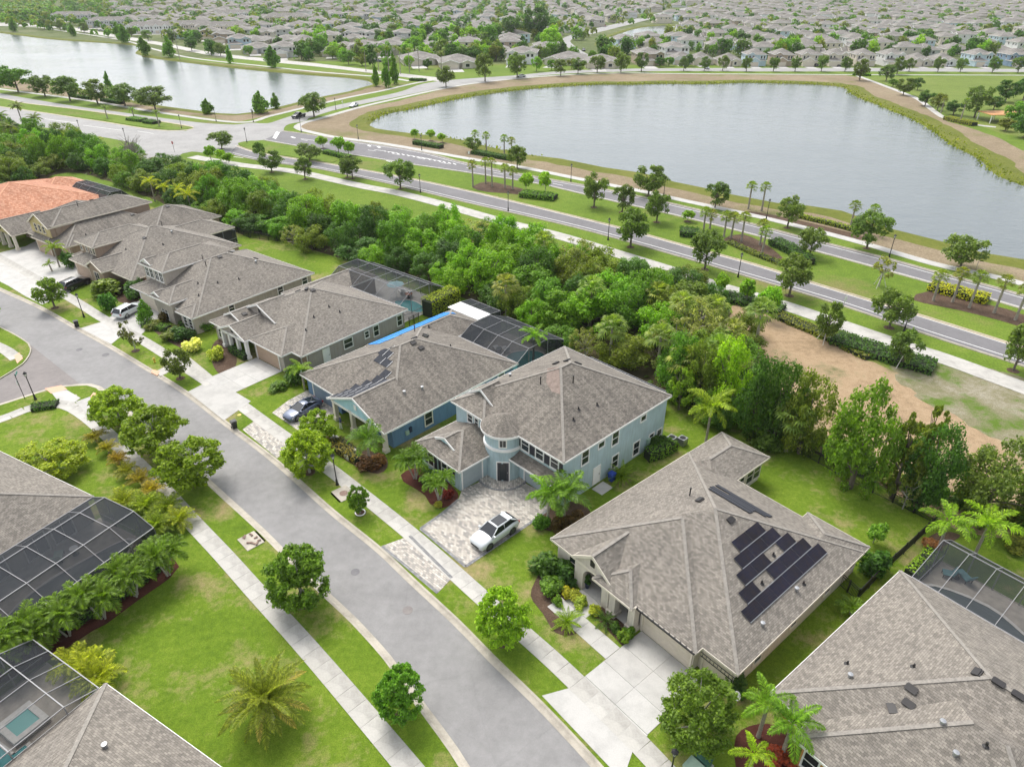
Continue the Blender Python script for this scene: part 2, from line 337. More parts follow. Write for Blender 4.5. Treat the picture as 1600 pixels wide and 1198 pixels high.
# ---------------------------------------------------------------- polyline helpers
def pw(pts, z=0.0): return [at(x, y, z) for x, y in pts]
def smooth(P, step=1.5, closed=False):           # Catmull-Rom through the points, resampled
    n = len(P); out = []
    for i in range(n if closed else n-1):
        a, b, c, d = (P[(i-1) % n] if closed or i > 0 else P[0]*2-P[1]), P[i], P[(i+1) % n], (P[(i+2) % n] if closed or i < n-2 else P[-1]*2-P[-2])
        L = (c-b).length; k = max(1, int(L/step))
        for j in range(k):
            t = j/k; out.append(.5*((2*b)+(c-a)*t+(2*a-5*b+4*c-d)*t*t+(3*b-a-3*c+d)*t**3))
    if not closed: out.append(P[-1])
    return out
def resample(P, step):
    L = [0.0]
    for a, b in zip(P, P[1:]): L.append(L[-1]+(b-a).length)
    n = max(1, int(round(L[-1]/step))); out = []; j = 0
    for k in range(n+1):
        s = L[-1]*k/n
        while j < len(L)-2 and L[j+1] < s: j += 1
        t = (s-L[j])/max(1e-6, L[j+1]-L[j]); out.append(P[j].lerp(P[j+1], t))
    return out
def offset(P, d, closed=False):                  # positive = to the left of travel
    n = len(P); out = []
    for i in range(n):
        a = P[(i-1) % n] if closed or i > 0 else P[i]; b = P[(i+1) % n] if closed or i < n-1 else P[i]
        t = (b-a); t.z = 0; t = t.normalized() if t.length > 1e-6 else Vector((1, 0, 0))
        out.append(P[i]+Vector((-t.y, t.x, 0))*d)
    return out
def area(P): return sum(P[i].x*P[(i+1) % len(P)].y-P[(i+1) % len(P)].x*P[i].y for i in range(len(P)))/2
def ribbon(name, P, prof, mat, kind='structure'):   # sweep a cross-section [(offset to left, height)] along P
    m = MB(MATS[mat]); rows = []
    for o_, z in prof: rows.append([Vector((q.x, q.y, z)) for q in offset(P, o_)])
    for i in range(len(P)-1):
        for k in range(len(prof)-1): m.face([rows[k+1][i], rows[k+1][i+1], rows[k][i+1], rows[k][i]])
    return tag(m.build(name), kind=kind)
def structure(name, poly, z, mat, z0=None):
    m = MB(MATS[mat])
    if z0 is None: m.sheet(poly, z)
    else: m.prism(poly, z0, z)
    return tag(m.build(name), kind='structure')
def jitter(P, step, amp, rng):
    Q = resample(P+[P[0]], step)[:-1]
    return [Vector((q.x+rng.uniform(-amp, amp), q.y+rng.uniform(-amp, amp), q.z)) for q in Q]
def inside(p, P):
    c = False; n = len(P); j = n-1
    for i in range(n):
        if (P[i].y > p.y) != (P[j].y > p.y) and p.x < (P[j].x-P[i].x)*(p.y-P[i].y)/(P[j].y-P[i].y)+P[i].x: c = not c
        j = i
    return c
# ---------------------------------------------------------------- the lie of the land
rg = random.Random(3)
WLEV = -.55
lakeB = [(578,196),(600,180),(650,170),(700,158.5),(760,148),(820,140.5),(870,136.5),(930,133),(985,133),(1040,131.5),(1100,132),(1160,130),(1220,131),(1280,133),(1318,137),(1330,147),(1350,157),(1365,162),(1390,173),(1425,187),(1455,204),(1485,226),(1512,240),(1535,254),(1556,274),(1600,291),(1680,318),(1900,380),(1950,470),(1800,455),(1600,406),(1539,396),(1465,376),(1397,359),(1320,331),(1262,322),(1215,318),(1151,306),(1109,296),(1060,286),(1009,272),(948,263),(881,249.5),(827,243),(773,232),(726,220),(641,209),(590,202)]
lakeA = [(-160,30),(0,52),(81,62),(145,66.5),(189,69.5),(216,73),(214,80),(211,84),(230,90),(256,94),(337,104),(415,112),(472,117),(540,122),(575,127),(583,132),(560,139),(540,145),(489,155),(422,171),(371,179.5),(304,173),(236,163),(169,148),(101,134),(44,126),(0,117),(-160,95)]
lakeC = [(940,72),(952,60),(975,51),(1003,43.5),(1040,40),(1054,41),(1046,49),(1032,57),(1005,63),(975,72),(955,77)]
polys = {}
shoreB = smooth(pw(lakeB, WLEV), 5, True); shoreA = smooth(pw(lakeA, WLEV), 6, True); shoreC = smooth(pw(lakeC, WLEV), 8, True)
def grow(P, d): return offset(P, -d if area(P) > 0 else d, True)
dryB = [(474,205),(520,214.5),(580,223),(631,230.5),(732,248.5),(817,262.5),(901,279.5),(1002,299.5),(1070,314.5),(1195,341.5),(1330,375.5),(1465,414.5),(1600,444.5),(1900,540),(2300,560),(1900,320),(1720,272),(1600,236),(1560,216),(1520,201),(1480,190),(1462,177),(1435,156),(1411,146),(1377,133),(1347,122),(1323,118),(1060,116),(969,115),(867,119),(766,128),(699,138),(614,160),(560,169),(500,186),(464,198)]
dryA = [(-160,112),(0,137),(135,155.5),(236,173),(371,190.5),(420,181),(472,168.5),(540,153),(600,141),(612,135),(600,128),(570,120),(400,105),(200,85),(0,65),(-160,45)]
dirt = [(1150,470),(1200,492),(1262,520),(1330,552),(1400,580),(1470,596),(1540,640),(1640,720),(1640,830),(1500,830),(1440,800),(1330,730),(1250,690),(1170,640),(1130,590)]
scrub = [(1395,575),(1470,560),(1540,575),(1640,615),(1640,735),(1560,690),(1500,655),(1440,625)]
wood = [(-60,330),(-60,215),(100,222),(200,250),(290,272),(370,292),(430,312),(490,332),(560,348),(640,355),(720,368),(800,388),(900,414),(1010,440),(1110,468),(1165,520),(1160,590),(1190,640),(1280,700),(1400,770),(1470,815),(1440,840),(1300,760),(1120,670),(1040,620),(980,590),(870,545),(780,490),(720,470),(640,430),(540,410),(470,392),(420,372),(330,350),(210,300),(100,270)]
park = [(1345,122),(1600,119.5),(1900,119.5),(1900,240),(1600,215),(1520,192),(1470,176),(1440,153),(1415,143),(1380,131)]
def flat(P): return [Vector((p.x, p.y)) for p in P]
V2, FACES, REG = [], [], []
def region(P, key, z=0.0):
    if area(P) < 0: P = P[::-1]
    i = len(V2); V2.extend(Vector((p.x, p.y)) for p in P); FACES.append(list(range(i, i+len(P)))); REG.append((key, z, P))
far = [Vector((x, y, 0)) for x, y in ((-3500, -300), (3500, -300), (6500, 7800), (-6500, 7800))]
region(far, 'lawn_far')
region([Vector((x, y, 0)) for x, y in ((-1600, 560), (-300, 470), (-60, 420), (300, 395), (1400, 395), (1900, 3000), (-2200, 3000))], 'suburb')
region(jitter(smooth(pw(park), 6, True), 6, .4, rg), 'park_lawn')
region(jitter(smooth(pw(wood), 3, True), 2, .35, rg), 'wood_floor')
region(jitter(smooth(pw(dirt), 3, True), 1.2, .3, rg), 'dirt'); region(jitter(smooth(pw(scrub), 3, True), 1.0, .5, rg), 'scrub')
region(jitter(pw(dryA), 5, .3, rg), 'dry_bank'); region(jitter(pw(dryB), 4, .3, rg), 'dry_bank')
for S in (shoreA, shoreB, shoreC):
    region(jitter(grow(S, 7 if S is shoreB else 5), 4, .6, rg), 'reed_bank')
for S in (shoreA, shoreB, shoreC):
    region(grow(S, 1.6), 'reed_bank'); region(grow(S, -1.6), 'lakebed', -1.2)
res = geometry.delaunay_2d_cdt(V2, [], FACES, 0, 1e-4)
gm = MB(*[MATS[k] for k in ('lawn_far', 'suburb', 'park_lawn', 'wood_floor', 'dirt', 'scrub', 'dry_bank', 'reed_bank', 'lakebed')])
gi = {k: i for i, k in enumerate(('lawn_far', 'suburb', 'park_lawn', 'wood_floor', 'dirt', 'scrub', 'dry_bank', 'reed_bank', 'lakebed'))}
beds = [P for k, z, P in REG if z < 0]
vz = []
low = set()
for fi, f in enumerate(res[2]):
    og = res[5][fi]
    if og and REG[max(og)][1] < 0: low.update(f)
from collections import Counter
print('REG', Counter(REG[max(og)][0] if og else None for og in res[5]), len(res[0]))
me = bpy.data.meshes.new('ground')
me.from_pydata([(v.x, v.y, -1.2 if i in low else 0.0) for i, v in enumerate(res[0])], [], [f for f in res[2]])
for mt in gm.mats: me.materials.append(mt)
me.polygons.foreach_set('material_index', [gi[REG[max(og)][0]] if og else 0 for og in res[5]])
tag(obj('ground', me), kind='structure')
for S, nm in ((shoreA, 'lake'), (shoreB, 'lake'), (shoreC, 'pond')): structure(nm, grow(S, 1.3), WLEV, 'lake_water')
# ---------------------------------------------------------------- boulevard, lakeside road and far roads
def band(name, left, right, z, mat, step=3):
    L, Rr = smooth(pw(left), step), smooth(pw(right), step)
    return structure(name, L+Rr[::-1], z, mat), L, Rr
nearL = [(370,228),(400,238),(460,248),(510,255.5),(564,265),(650,281),(760,305),(900,339),(980,359),(1070,384),(1178,413),(1269,442),(1372,473),(1470,503),(1562,532),(1680,570),(1900,650)]
nearR = [(358,240.5),(412,252),(492,263),(560,277),(612,288),(732,317),(901,356),(1070,403),(1127,420),(1215,446),(1319,478),(1444,521),(1600,572),(1700,608),(1900,690)]
farR = [(412,219),(466,228.5),(510,236),(580,246.5),(640,256.5),(719,268),(834,286),(901,301),(969,317),(1070,340),(1208,375),(1283,395),(1364,417),(1458,443),(1600,483),(1900,575)]
farL = [(442,205),(474,209),(520,216.5),(580,225),(631,232.5),(675,241),(715,252),(760,262),(834,276),(935,294),(1070,323),(1171,349),(1249,370),(1330,390),(1397,407),(1465,426),(1600,462),(1900,552)]
_, nL, nR = band('near_carriageway', nearL, nearR, .012, 'asphalt_dark')
_, fL, fR = band('far_carriageway', farL, farR, .012, 'asphalt_dark')
upL = [(-120,126),(0,146),(20,150),(110,165),(169,173),(304,191),(366,195)]; upR = [(-120,138),(0,153.5),(37,161),(120,171),(202,182.5),(283,195),(303,199)]
loL = [(-120,150),(0,167),(64,176),(160,190.5),(240,203),(290,204),(303,201)]; loR = [(-120,172),(0,190),(80,201),(130,210),(170,216),(210,224)]
band('far_carriageway_west', upL, upR, .012, 'asphalt_pale'); band('near_carriageway_west', loL, loR, .012, 'asphalt_pale')
structure('crossroads', smooth(pw([(303,199),(366,195),(395,192),(418,193),(450,183),(475,177),(480,188),(452,194),(444,200),(444,206),(442,208),(436,219),(412,219),(385,222),(370,229),(362,241),(330,240),(300,237),(285,240),(262,258),(240,266),(196,262),(214,240),(214,230),(208,224),(250,208),(290,205)]), 2, True), .008, 'asphalt_pale')
structure('lakeside_road', smooth(pw([(450,183),(520,166),(620,145),(662,131),(719,124),(800,118.5),(876,111.5),(969,108),(1060,107),(1200,106.5),(1400,106.5),(1600,108),(1800,109)]), 6)+smooth(pw([(1800,114),(1600,113),(1400,112),(1200,112),(1060,111.5),(969,112.5),(876,116),(800,124),(746,131),(700,136),(620,152),(566,163),(520,173),(480,186)]), 6), .016, 'asphalt_pale')
structure('winding_road', smooth(pw([(925,112),(912,92),(884,72),(876,63),(905,51),(969,36),(1036,19.5),(1085,10),(1120,4)]), 6)+smooth(pw([(1135,4),(1095,11),(1046,23),(975,41),(915,56),(892,63),(900,74),(930,92),(960,113)]), 6), .02, 'asphalt_pale')
structure('town_road', smooth(pw([(-100,38),(20,36),(90,40),(190,56),(260,68),(330,82),(420,92),(500,100),(600,112),(690,122)]), 8)+smooth(pw([(690,128),(600,117),(500,105),(420,97),(330,87),(260,73),(190,61),(90,44.5),(20,41),(-100,42)]), 8), .02, 'concrete')
for k, P in enumerate(([(1068,62),(1085,40),(1098,24),(1110,12)], [(1262,48),(1290,30),(1300,16)], [(1490,55),(1520,40),(1540,24)])):
    ribbon('alley', smooth(pw(P), 8), [(-3, .02), (3, .02)], 'concrete')
for P, w_, nm in (([(300,245),(340,252),(380,258.5),(460,268),(520,281),(580,294),(614,300),(682,317),(780,345),(867,367),(918,382),(979,401),(1056,425),(1131,450),(1209,472),(1319,509),(1400,537),(1475,560),(1537,583),(1600,606),(1760,668)], 1.7, 'boulevard_path'),
        ([(474,204),(520,214),(580,222),(631,230),(732,248),(817,262),(901,279),(1002,299),(1070,314),(1195,341),(1330,375),(1465,414),(1600,444),(1900,540)], 1.1, 'lakeside_path'),
        ([(474,204),(464,199),(473,192.5),(500,185.5),(560,168.5),(620,154.5),(699,137.5),(766,127.5),(867,118.5),(969,114.5),(1060,115.4),(1323,117),(1600,118),(1800,119)], 1.2, 'shore_path'),
        ([(1335,117),(1347,121.5),(1377,132.5),(1411,145.5),(1435,155.5),(1462,176),(1480,186),(1522,195),(1556,199)], 1.1, 'park_path'),
        ([(-120,124),(0,139.5),(135,157),(236,174),(371,191.5),(420,182),(472,169.5),(540,153.5),(600,141.5),(650,130),(700,122)], 1.1, 'west_path'),
        ([(-100,40),(40,42),(100,49),(190,63),(240,77),(300,91),(415,104),(500,113),(600,121),(640,127)], 1.2, 'north_path')):
    ribbon(nm, resample(smooth(pw(P), 3), 3), [(-w_, .0), (-w_, .05), (w_, .05), (w_, .0)], 'concrete' if 'boul' in nm else 'concrete_white')
for P in (nL, offset(fR, 0), nR, fL):
    s_ = 1 if P in (nL, fL) else -1
    ribbon('kerb', resample(P, 2.5), [(-.30*s_, .016), (.0, .022), (.06*s_, .13), (.28*s_, .13), (.34*s_, .0)][::s_], 'kerb_yellow' if P is nL or P is fR else 'kerb')
for P in (upR, loL): ribbon('kerb', resample(smooth(pw(P), 3), 3), [(-.3, .016), (.0, .1), (.3, .1), (.35, 0)], 'kerb_yellow')
structure('median_nose', smooth(pw([(120,176.5),(202,184.5),(270,195),(300,199.5),(302,201),(285,203),(240,201),(160,188.5),(110,181)]), 3, True), .10, 'lawn_far', 0)
structure('median_nose', smooth(pw([(372,224),(392,220.5),(412,220.5),(466,230),(520,239),(520,254),(460,246),(400,236.5),(380,230)]), 2, True), .10, 'lawn_far', 0)
def marking(P, w_, z=.02, step=3): ribbon('road_marking', resample(P, step), [(-w_/2, z), (w_/2, z)], 'road_paint')
marking(offset(nR, 1.3), .16); marking(offset(fL, -1.2)[8:], .16); marking(offset(nL, -.5), .12); marking(offset(fR, .5), .12)
cl = resample([a.lerp(b, .5) for a, b in zip(resample(fL, 3), resample(fR, 3)*2)][:40], 3)
for k in range(4, 38, 3):
    if k+1 < len(cl): marking([cl[k], cl[k+1]], .18)
for k, (a, b) in enumerate((((436,207),(430,217)),((433,206),(427,216)))): marking(pw([a, b]), .5)
for a, b in (((585,234),(620,239)),((600,236.5),(610,238)),((640,243),(675,249)),((652,246),(690,252)),((470,217),(500,221)),((350,243),(380,247)),((150,186),(205,195)),((130,196),(190,204)),((70,186),(120,193)),((215,205),(240,209))): marking(pw([a, b]), .22)
for a, b in (((590,229),(594,231)),((575,227),(579,229)),((455,214),(461,216)),((604,251),(612,253)),((92,195),(98,197))): marking(pw([a, b]), .7)
for k in range(14): a = at(604+k*8, 236.5+k*1.45); marking([a, a+Vector((.9, -1.5, 0))], .35)
# ---------------------------------------------------------------- the home street: asphalt, kerbs, lawns, pavements
curbR = resample(smooth(pw([(-70,412),(0,449),(62,477),(125,512),(172,537.5),(225,569),(290,609),(360,662),(434,718),(520,794),(595,854),(645,901),(720,970),(780,1031),(845,1093),(924,1176),(985,1245)], LZ), 1.5), 1.5)
curbL = resample(smooth(pw([(150,606),(190,640),(250,697),(307,742),(352,783),(398,825),(436,863),(502,929),(544,968),(604,1035),(649,1101),(698,1167),(740,1235)], LZ), 1.5), 1.5)
curbS = smooth(pw([(-60,650),(0,633),(25,625),(50,617),(72,610),(95,605),(120,602.5),(136,602),(150,606)], LZ), 1.0)      # south corner of the side street
curbN = smooth(pw([(-60,611),(0,591),(20,579),(36,568),(46,555),(49,544),(45,536),(37,530),(20,520),(0,510),(-60,478)], LZ), 1.0)
structure('street', pw([(-160,400),(-60,380),(80,450),(200,520),(420,690),(700,930),(930,1160),(1010,1260),(700,1290),(560,1060),(430,880),(250,715),(120,640),(60,560),(-60,500)]), .012, 'asphalt')
structure('side_street', pw([(49,540),(125,600),(152,612),(60,640),(-120,680),(-120,560),(0,520)]), .017, 'asphalt_warm')
def miami(P, s):                                  # low kerb and gutter; s=+1 when the street lies to the left of travel
    pr = [(s*-.02, LZ+.01), (s*.14, LZ+.012), (s*.26, .05), (s*.34, .026), (s*.62, .03)]
    ribbon('kerb', P, pr if s < 0 else pr, 'kerb')
miami(curbR, -1); miami(curbS[:-1]+curbL, 1); miami(curbN, 1)
backR = pw([(1100,1245),(1500,1245),(1700,1245),(1720,960),(1600,880),(1460,812),(1380,760),(1250,695),(1130,655),(1040,612),(960,580),(860,540),(760,480),(690,452),(560,412),(480,388),(430,372),(350,352),(260,330),(180,305),(100,285),(-70,275)], LZ)
lawnR = curbR+backR
structure('lawn', lawnR, LZ, 'lawn', -.02)
structure('lawn', curbS[:-1]+curbL+pw([(700,1400),(-500,1400),(-400,760)], LZ), LZ, 'lawn', -.02)
structure('lawn', curbN+pw([(-200,440),(-260,560)], LZ), LZ, 'lawn', -.02)
def gz(p): return LZ
PAVE = {}
slab_mesh = {}
def pavement(name, P, hw, step, mat, th=.03):
    root = tag(thing(name, None, None), kind='structure'); Q = resample(P, step)
    n = 0
    for a, b in zip(Q, Q[1:]):
        t = (b-a).normalized(); L = (b-a).length; key = (round(hw, 2), mat)
        if key not in slab_mesh:
            m = MB(MATS[mat]); m.box(-.5, .5, -hw, hw, 0, th); slab_mesh[key] = m.mesh('slab')
        o = obj('slab', slab_mesh[key], root, ((a.x+b.x)/2, (a.y+b.y)/2, LZ+rg.uniform(0, .008)), (0, 0, math.atan2(t.y, t.x)), (L-.018, 1, 1)); n += 1
    return root
swR = smooth(pw([(-60,372),(0,403),(60,437),(122,473),(160,497),(225,533),(310,587),(370,628),(430,672),(497,719),(560,768),(630,824),(680,867),(725,908),(780,957),(852,1020),(902,1067),(1001,1164),(1060,1228)], LZ), 1.5)
swL = smooth(pw([(-60,672),(0,656),(50,636),(82,630),(106,633),(132,648),(160,671),(190,700),(225,735),(255,765),(300,815),(350,868),(400,924),(467,997),(544,1086),(625,1182),(665,1230)], LZ), 1.5)
pavement('sidewalk', swR, .76, 1.55, 'concrete'); pavement('sidewalk', swL, .78, 1.55, 'concrete')
pavement('sidewalk', smooth(pw([(-40,525),(5,545),(26,560)], LZ), 1), .75, 1.5, 'concrete')
for P in ([(22,556),(30,551),(36,560),(27,568)], [(70,607),(96,602),(105,608),(80,615)], [(146,613),(156,617),(150,624),(141,620)], [(238,577),(250,580),(246,587),(236,582)]):
    structure('kerb_ramp', pw(P, LZ), LZ+.035, 'truncated_dome', LZ-.02)
for P in ([(80,613),(104,609),(126,622),(112,632),(92,628)], [(118,628),(140,620),(152,627),(134,644)]): structure('walk', pw(P, LZ), LZ+.033, 'concrete_white', LZ-.02)
structure('walk', pw([(243,580),(262,571),(272,577),(251,588)], LZ), LZ+.02, 'concrete', LZ-.02)
# ================================================================ houses
class House:
    def __init__(s, name, label, px, az, wall, roof='shingle', cap='cap', trim='trim', group=None, ez=2.9):
        s.az = R(az); o = at(*px, ez); s.root = thing(name, label, 'house', (o.x, o.y, 0.0), -s.az, group)
        s.M = Matrix.Translation((o.x, o.y, 0)) @ Matrix.Rotation(-s.az, 4, 'Z')
        s.W, s.Rf, s.C, s.T, s.els, s.trim, s.vents, s.k = MB(MATS[wall], MATS[trim]), MB(MATS[roof]), MB(MATS[cap]), MB(MATS[trim]), [], trim, [], 0
        s.wallm = wall
    def P(s, x, y, z=LZ): return s.M @ Vector((x, y, z))
    def wall(s, x0, x1, y0, y1, z, z0=0.0): s.W.box(x0, x1, y0, y1, z0, z-.02)
    def rface(s, pts):
        a, b, c = Vector(pts[0]), Vector(pts[1]), Vector(pts[2]); n = (b-a).cross(c-a).normalized()
        if n.z < 0: pts = pts[::-1]; n = -n
        u = Vector((0, 0, 1)).cross(n).normalized(); v = n.cross(u); du = rg.uniform(0, 40)
        s.Rf.face(pts, 0, [(Vector(p).dot(u)+du, Vector(p).dot(v)) for p in pts])
    def cap(s, a, b):
        a, b = Vector(a), Vector(b); s.C.bar(a+Vector((0, 0, .0)), b+Vector((0, 0, .0)), .26, .045)
    def fascia(s, x0, x1, y0, y1, z, skip=''):
        t, a, b = .035, z-.20-.001*s.k, z-.004-.001*s.k; s.k += 1
        if 'f' not in skip: s.T.box(x0-t, x1+t, y0-t, y0, a, b)
        if 'b' not in skip: s.T.box(x0-t, x1+t, y1, y1+t, a, b)
        if 'l' not in skip: s.T.box(x0-t, x0, y0, y1, a, b)
        if 'r' not in skip: s.T.box(x1, x1+t, y0, y1, a, b)
        s.T.face([(x0, y0, z-.15-.003*s.k), (x0, y1, z-.15-.003*s.k), (x1, y1, z-.15-.003*s.k), (x1, y0, z-.15-.003*s.k)])
    def hip(s, x0, x1, y0, y1, z, p, fascia=True, skip='', caps=True):
        w, d = x1-x0, y1-y0; h = min(w, d)/2; top = z+h*p
        if w >= d: A, B = (x0+h, y0+h, top), (x1-h, y0+h, top)
        else: A, B = (x0+h, y0+h, top), (x0+h, y1-h, top)
        a, b, c, e = (x0, y0, z), (x1, y0, z), (x1, y1, z), (x0, y1, z)
        if w >= d: s.rface([a, b, B, A]); s.rface([b, c, B]); s.rface([c, e, A, B]); s.rface([e, a, A]); hp = ((a, A), (b, B), (c, B), (e, A))
        else: s.rface([a, b, A]); s.rface([b, c, B, A]); s.rface([c, e, B]); s.rface([e, a, A, B]); hp = ((a, A), (b, A), (c, B), (e, B))
        if caps is True: caps = 'ab' if 'b' in skip else 'abcer'
        if caps:
            for q, c_ in zip(hp, 'abce'):
                if c_ in caps: s.cap(*q)
            if 'r' in caps and (Vector(A)-Vector(B)).length > .3: s.cap(A, B)
        s.els.append(lambda x, y: z+p*min(x-x0, x1-x, y-y0, y1-y) if x0 <= x <= x1 and y0 <= y <= y1 else -1)
        if fascia: s.fascia(x0, x1, y0, y1, z, skip)
    def gable(s, x0, x1, y0, y1, z, p, mat=None, axis='y', inset=.3, base=None, skip='', vent=False):
        """ridge along y (or x), open gable end at y0 (or x1), the other end buried in a roof"""
        q = (lambda a, b, c: (a, b, c)) if axis == 'y' else (lambda a, b, c: (b, a, c))
        xm = (x0+x1)/2; top = z+(x1-x0)/2*p
        A, B = q(xm, y0, top), q(xm, y1, top)
        s.rface([q(x0, y0, z), A, B, q(x0, y1, z)]); s.rface([q(x1, y0, z), q(x1, y1, z), B, A]); s.cap(A, B)
        for xe in (x0, x1): s.T.bar(q(xe, y0, z-.07), q(xm, y0, top-.07), .07, .24)
        for xe in (x0, x1): s.T.bar(q(xe, y0, z-.09), q(xe, y1, z-.09), .05, .18)
        s.els.append((lambda x, y: z+p*min(x-x0, x1-x) if x0 <= x <= x1 and y0 <= y <= y1 else -1) if axis == 'y' else (lambda x, y: z+p*min(y-x0, x1-y) if x0 <= y <= x1 and y0 >= x >= y1 else -1))
        g = MB(MATS[mat or s.wallm]); yi = y0+(inset if axis == 'y' else -inset); zb = z-.1 if base is None else base
        w = [q(x0+.12, yi, zb), q(x1-.12, yi, zb), q(x1-.12, yi, z-.02), q(xm, yi, top-.1), q(x0+.12, yi, z-.02)]
        if axis != 'y': w = w[::-1]
        g.face(w)
        d2 = .12 if axis == 'y' else -.12
        for i in range(5):                        # give the gable wall its depth
            a, b = w[i], w[(i+1) % 5]; g.face([b, a, tuple(Vector(a)+Vector(q(0, d2, 0))), tuple(Vector(b)+Vector(q(0, d2, 0)))])
        g.build('gable', s.root)
        if base is not None:                      # cheek walls of a dormer
            m = MB(MATS[s.wallm]); m.box(*sorted((q(x0+.25, yi, 0)[0], q(x1-.25, y1, 0)[0])), *sorted((q(x0+.25, yi+.02*(1 if axis == 'y' else -1), 0)[1], q(x1-.25, y1, 0)[1])), zb, z-.02); m.build('dormer_wall', s.root)
        if vent:
            m = MB(MATS['bronze' if vent == 1 else s.trim]); c = q(xm, yi-.03*(1 if axis == 'y' else -1), z+(top-z)*.38); m.box(c[0]-.22, c[0]+.22, c[1]-.04, c[1]+.04, c[2]-.3, c[2]+.3); m.build('gable_vent', s.root)
    def frame(s, side, pl, u, z):
        if side == 'f': return Matrix(((1, 0, 0, u), (0, 0, -1, pl), (0, 1, 0, z), (0, 0, 0, 1)))
        if side == 'r': return Matrix(((0, 0, 1, pl), (1, 0, 0, u), (0, 1, 0, z), (0, 0, 0, 1)))
        if side == 'b': return Matrix(((-1, 0, 0, u), (0, 0, 1, pl), (0, 1, 0, z), (0, 0, 0, 1)))
        return Matrix(((0, 0, -1, pl), (-1, 0, 0, u), (0, 1, 0, z), (0, 0, 0, 1)))
    def window(s, side, pl, u, z, w, h, shut=False, rows=2, cols=1, trim=None):
        M = s.frame(side, pl, u, z); t = MATS[trim or s.trim]
        m = MB(t); m.M = M; f = .11
        m.box(-w/2-f, w/2+f, -f*1.3, 0, -.01, .10); m.box(-w/2-f, w/2+f, h, h+f, -.01, .08)
        m.box(-w/2-f, -w/2, 0, h, -.01, .075); m.box(w/2, w/2+f, 0, h, -.01, .075)
        for k in range(1, rows): m.box(-w/2, w/2, h*k/rows-.03, h*k/rows+.03, .0, .055)
        for k in range(1, cols): m.box(-w/2+w*k/cols-.03, -w/2+w*k/cols+.03, .001, h-.001, .0, .06)
        wo = m.build('window', s.root)
        g = MB(MATS['glass']); g.M = M
        for r in range(rows):
            for c in range(cols):
                g = MB(MATS['glass']); g.M = M
                g.box(-w/2+w*c/cols+.01, -w/2+w*(c+1)/cols-.01, h*r/rows+.01, h*(r+1)/rows-.01, .0, .03); g.build('pane', wo)
        if shut:
            for sx in (-1, 1):
                q = MB(MATS['shutter']); q.M = M; x = sx*(w/2+f+.24); q.box(x-.2, x+.2, -.05, h+.05, -.01, .05)
                for k in range(9): q.box(x-.16, x+.16, .04+k*h/9, .04+k*h/9+h/18, .05, .065)
                q.build('shutter', s.root)
    def door(s, side, pl, u, z=LZ, w=.95, h=2.1, mat='white_paint', glass=False):
        M = s.frame(side, pl, u, z); m = MB(MATS[mat], MATS[s.trim]); m.M = M
        m.box(-w/2, w/2, 0, h, -.01, .04); m.box(-w/2-.1, -w/2, 0, h+.1, -.01, .07, 1); m.box(w/2, w/2+.1, 0, h+.1, -.01, .07, 1); m.box(-w/2, w/2, h, h+.1, -.01, .07, 1)
        d = m.build('door', s.root)
        if glass: g = MB(MATS['glass']); g.M = M; g.box(-w*.3, w*.3, .15, h-.15, .03, .055); g.build('pane', d)
        k = MB(MATS['grey_metal']); k.M = M; k.box(w*.36, w*.42, 1.0, 1.14, .04, .10); k.build('handle', d)
    def garage(s, side, pl, u0, u1, h=2.25, mat='door_cream', trim=None):
        M = s.frame(side, pl, (u0+u1)/2, LZ); w = abs(u1-u0)
        m = MB(MATS[trim or s.trim]); m.M = M
        m.box(-w/2-.14, -w/2, 0, h+.14, -.01, .09); m.box(w/2, w/2+.14, 0, h+.14, -.01, .09); m.box(-w/2, w/2, h, h+.14, -.01, .09)
        d = m.build('garage_door', s.root)
        for k in range(4):
            q = MB(MATS[mat]); q.M = M; z0, z1 = h*k/4+.008, h*(k+1)/4-.008; q.box(-w/2, w/2, z0, z1, -.005, .02)
            n = max(2, int(round(w/1.2)))
            for c in range(n): q.box(-w/2+w*c/n+.1, -w/2+w*(c+1)/n-.1, z0+.09, z1-.09, .02, .032)
            q.build('panel', d)
    def z(s, x, y): return max(e(x, y) for e in s.els)
    def vent(s, x, y, kind='box', rz=0.0):
        e = .15; z = s.z(x, y); n = Vector((s.z(x-e, y)-s.z(x+e, y), s.z(x, y-e)-s.z(x, y+e), 2*e)).normalized(); s.vents.append((x, y, z, n, kind, rz))
    def column(s, x, y, h, w=.35, mat=None, base=True):
        m = MB(MATS[mat or s.trim]); m.box(x-w/2, x+w/2, y-w/2, y+w/2, 0, h)
        if base: m.box(x-w*.72, x+w*.72, y-w*.72, y+w*.72, 0, .55); m.box(x-w*.65, x+w*.65, y-w*.65, y+w*.65, h-.15, h)
        m.build('column', s.root)
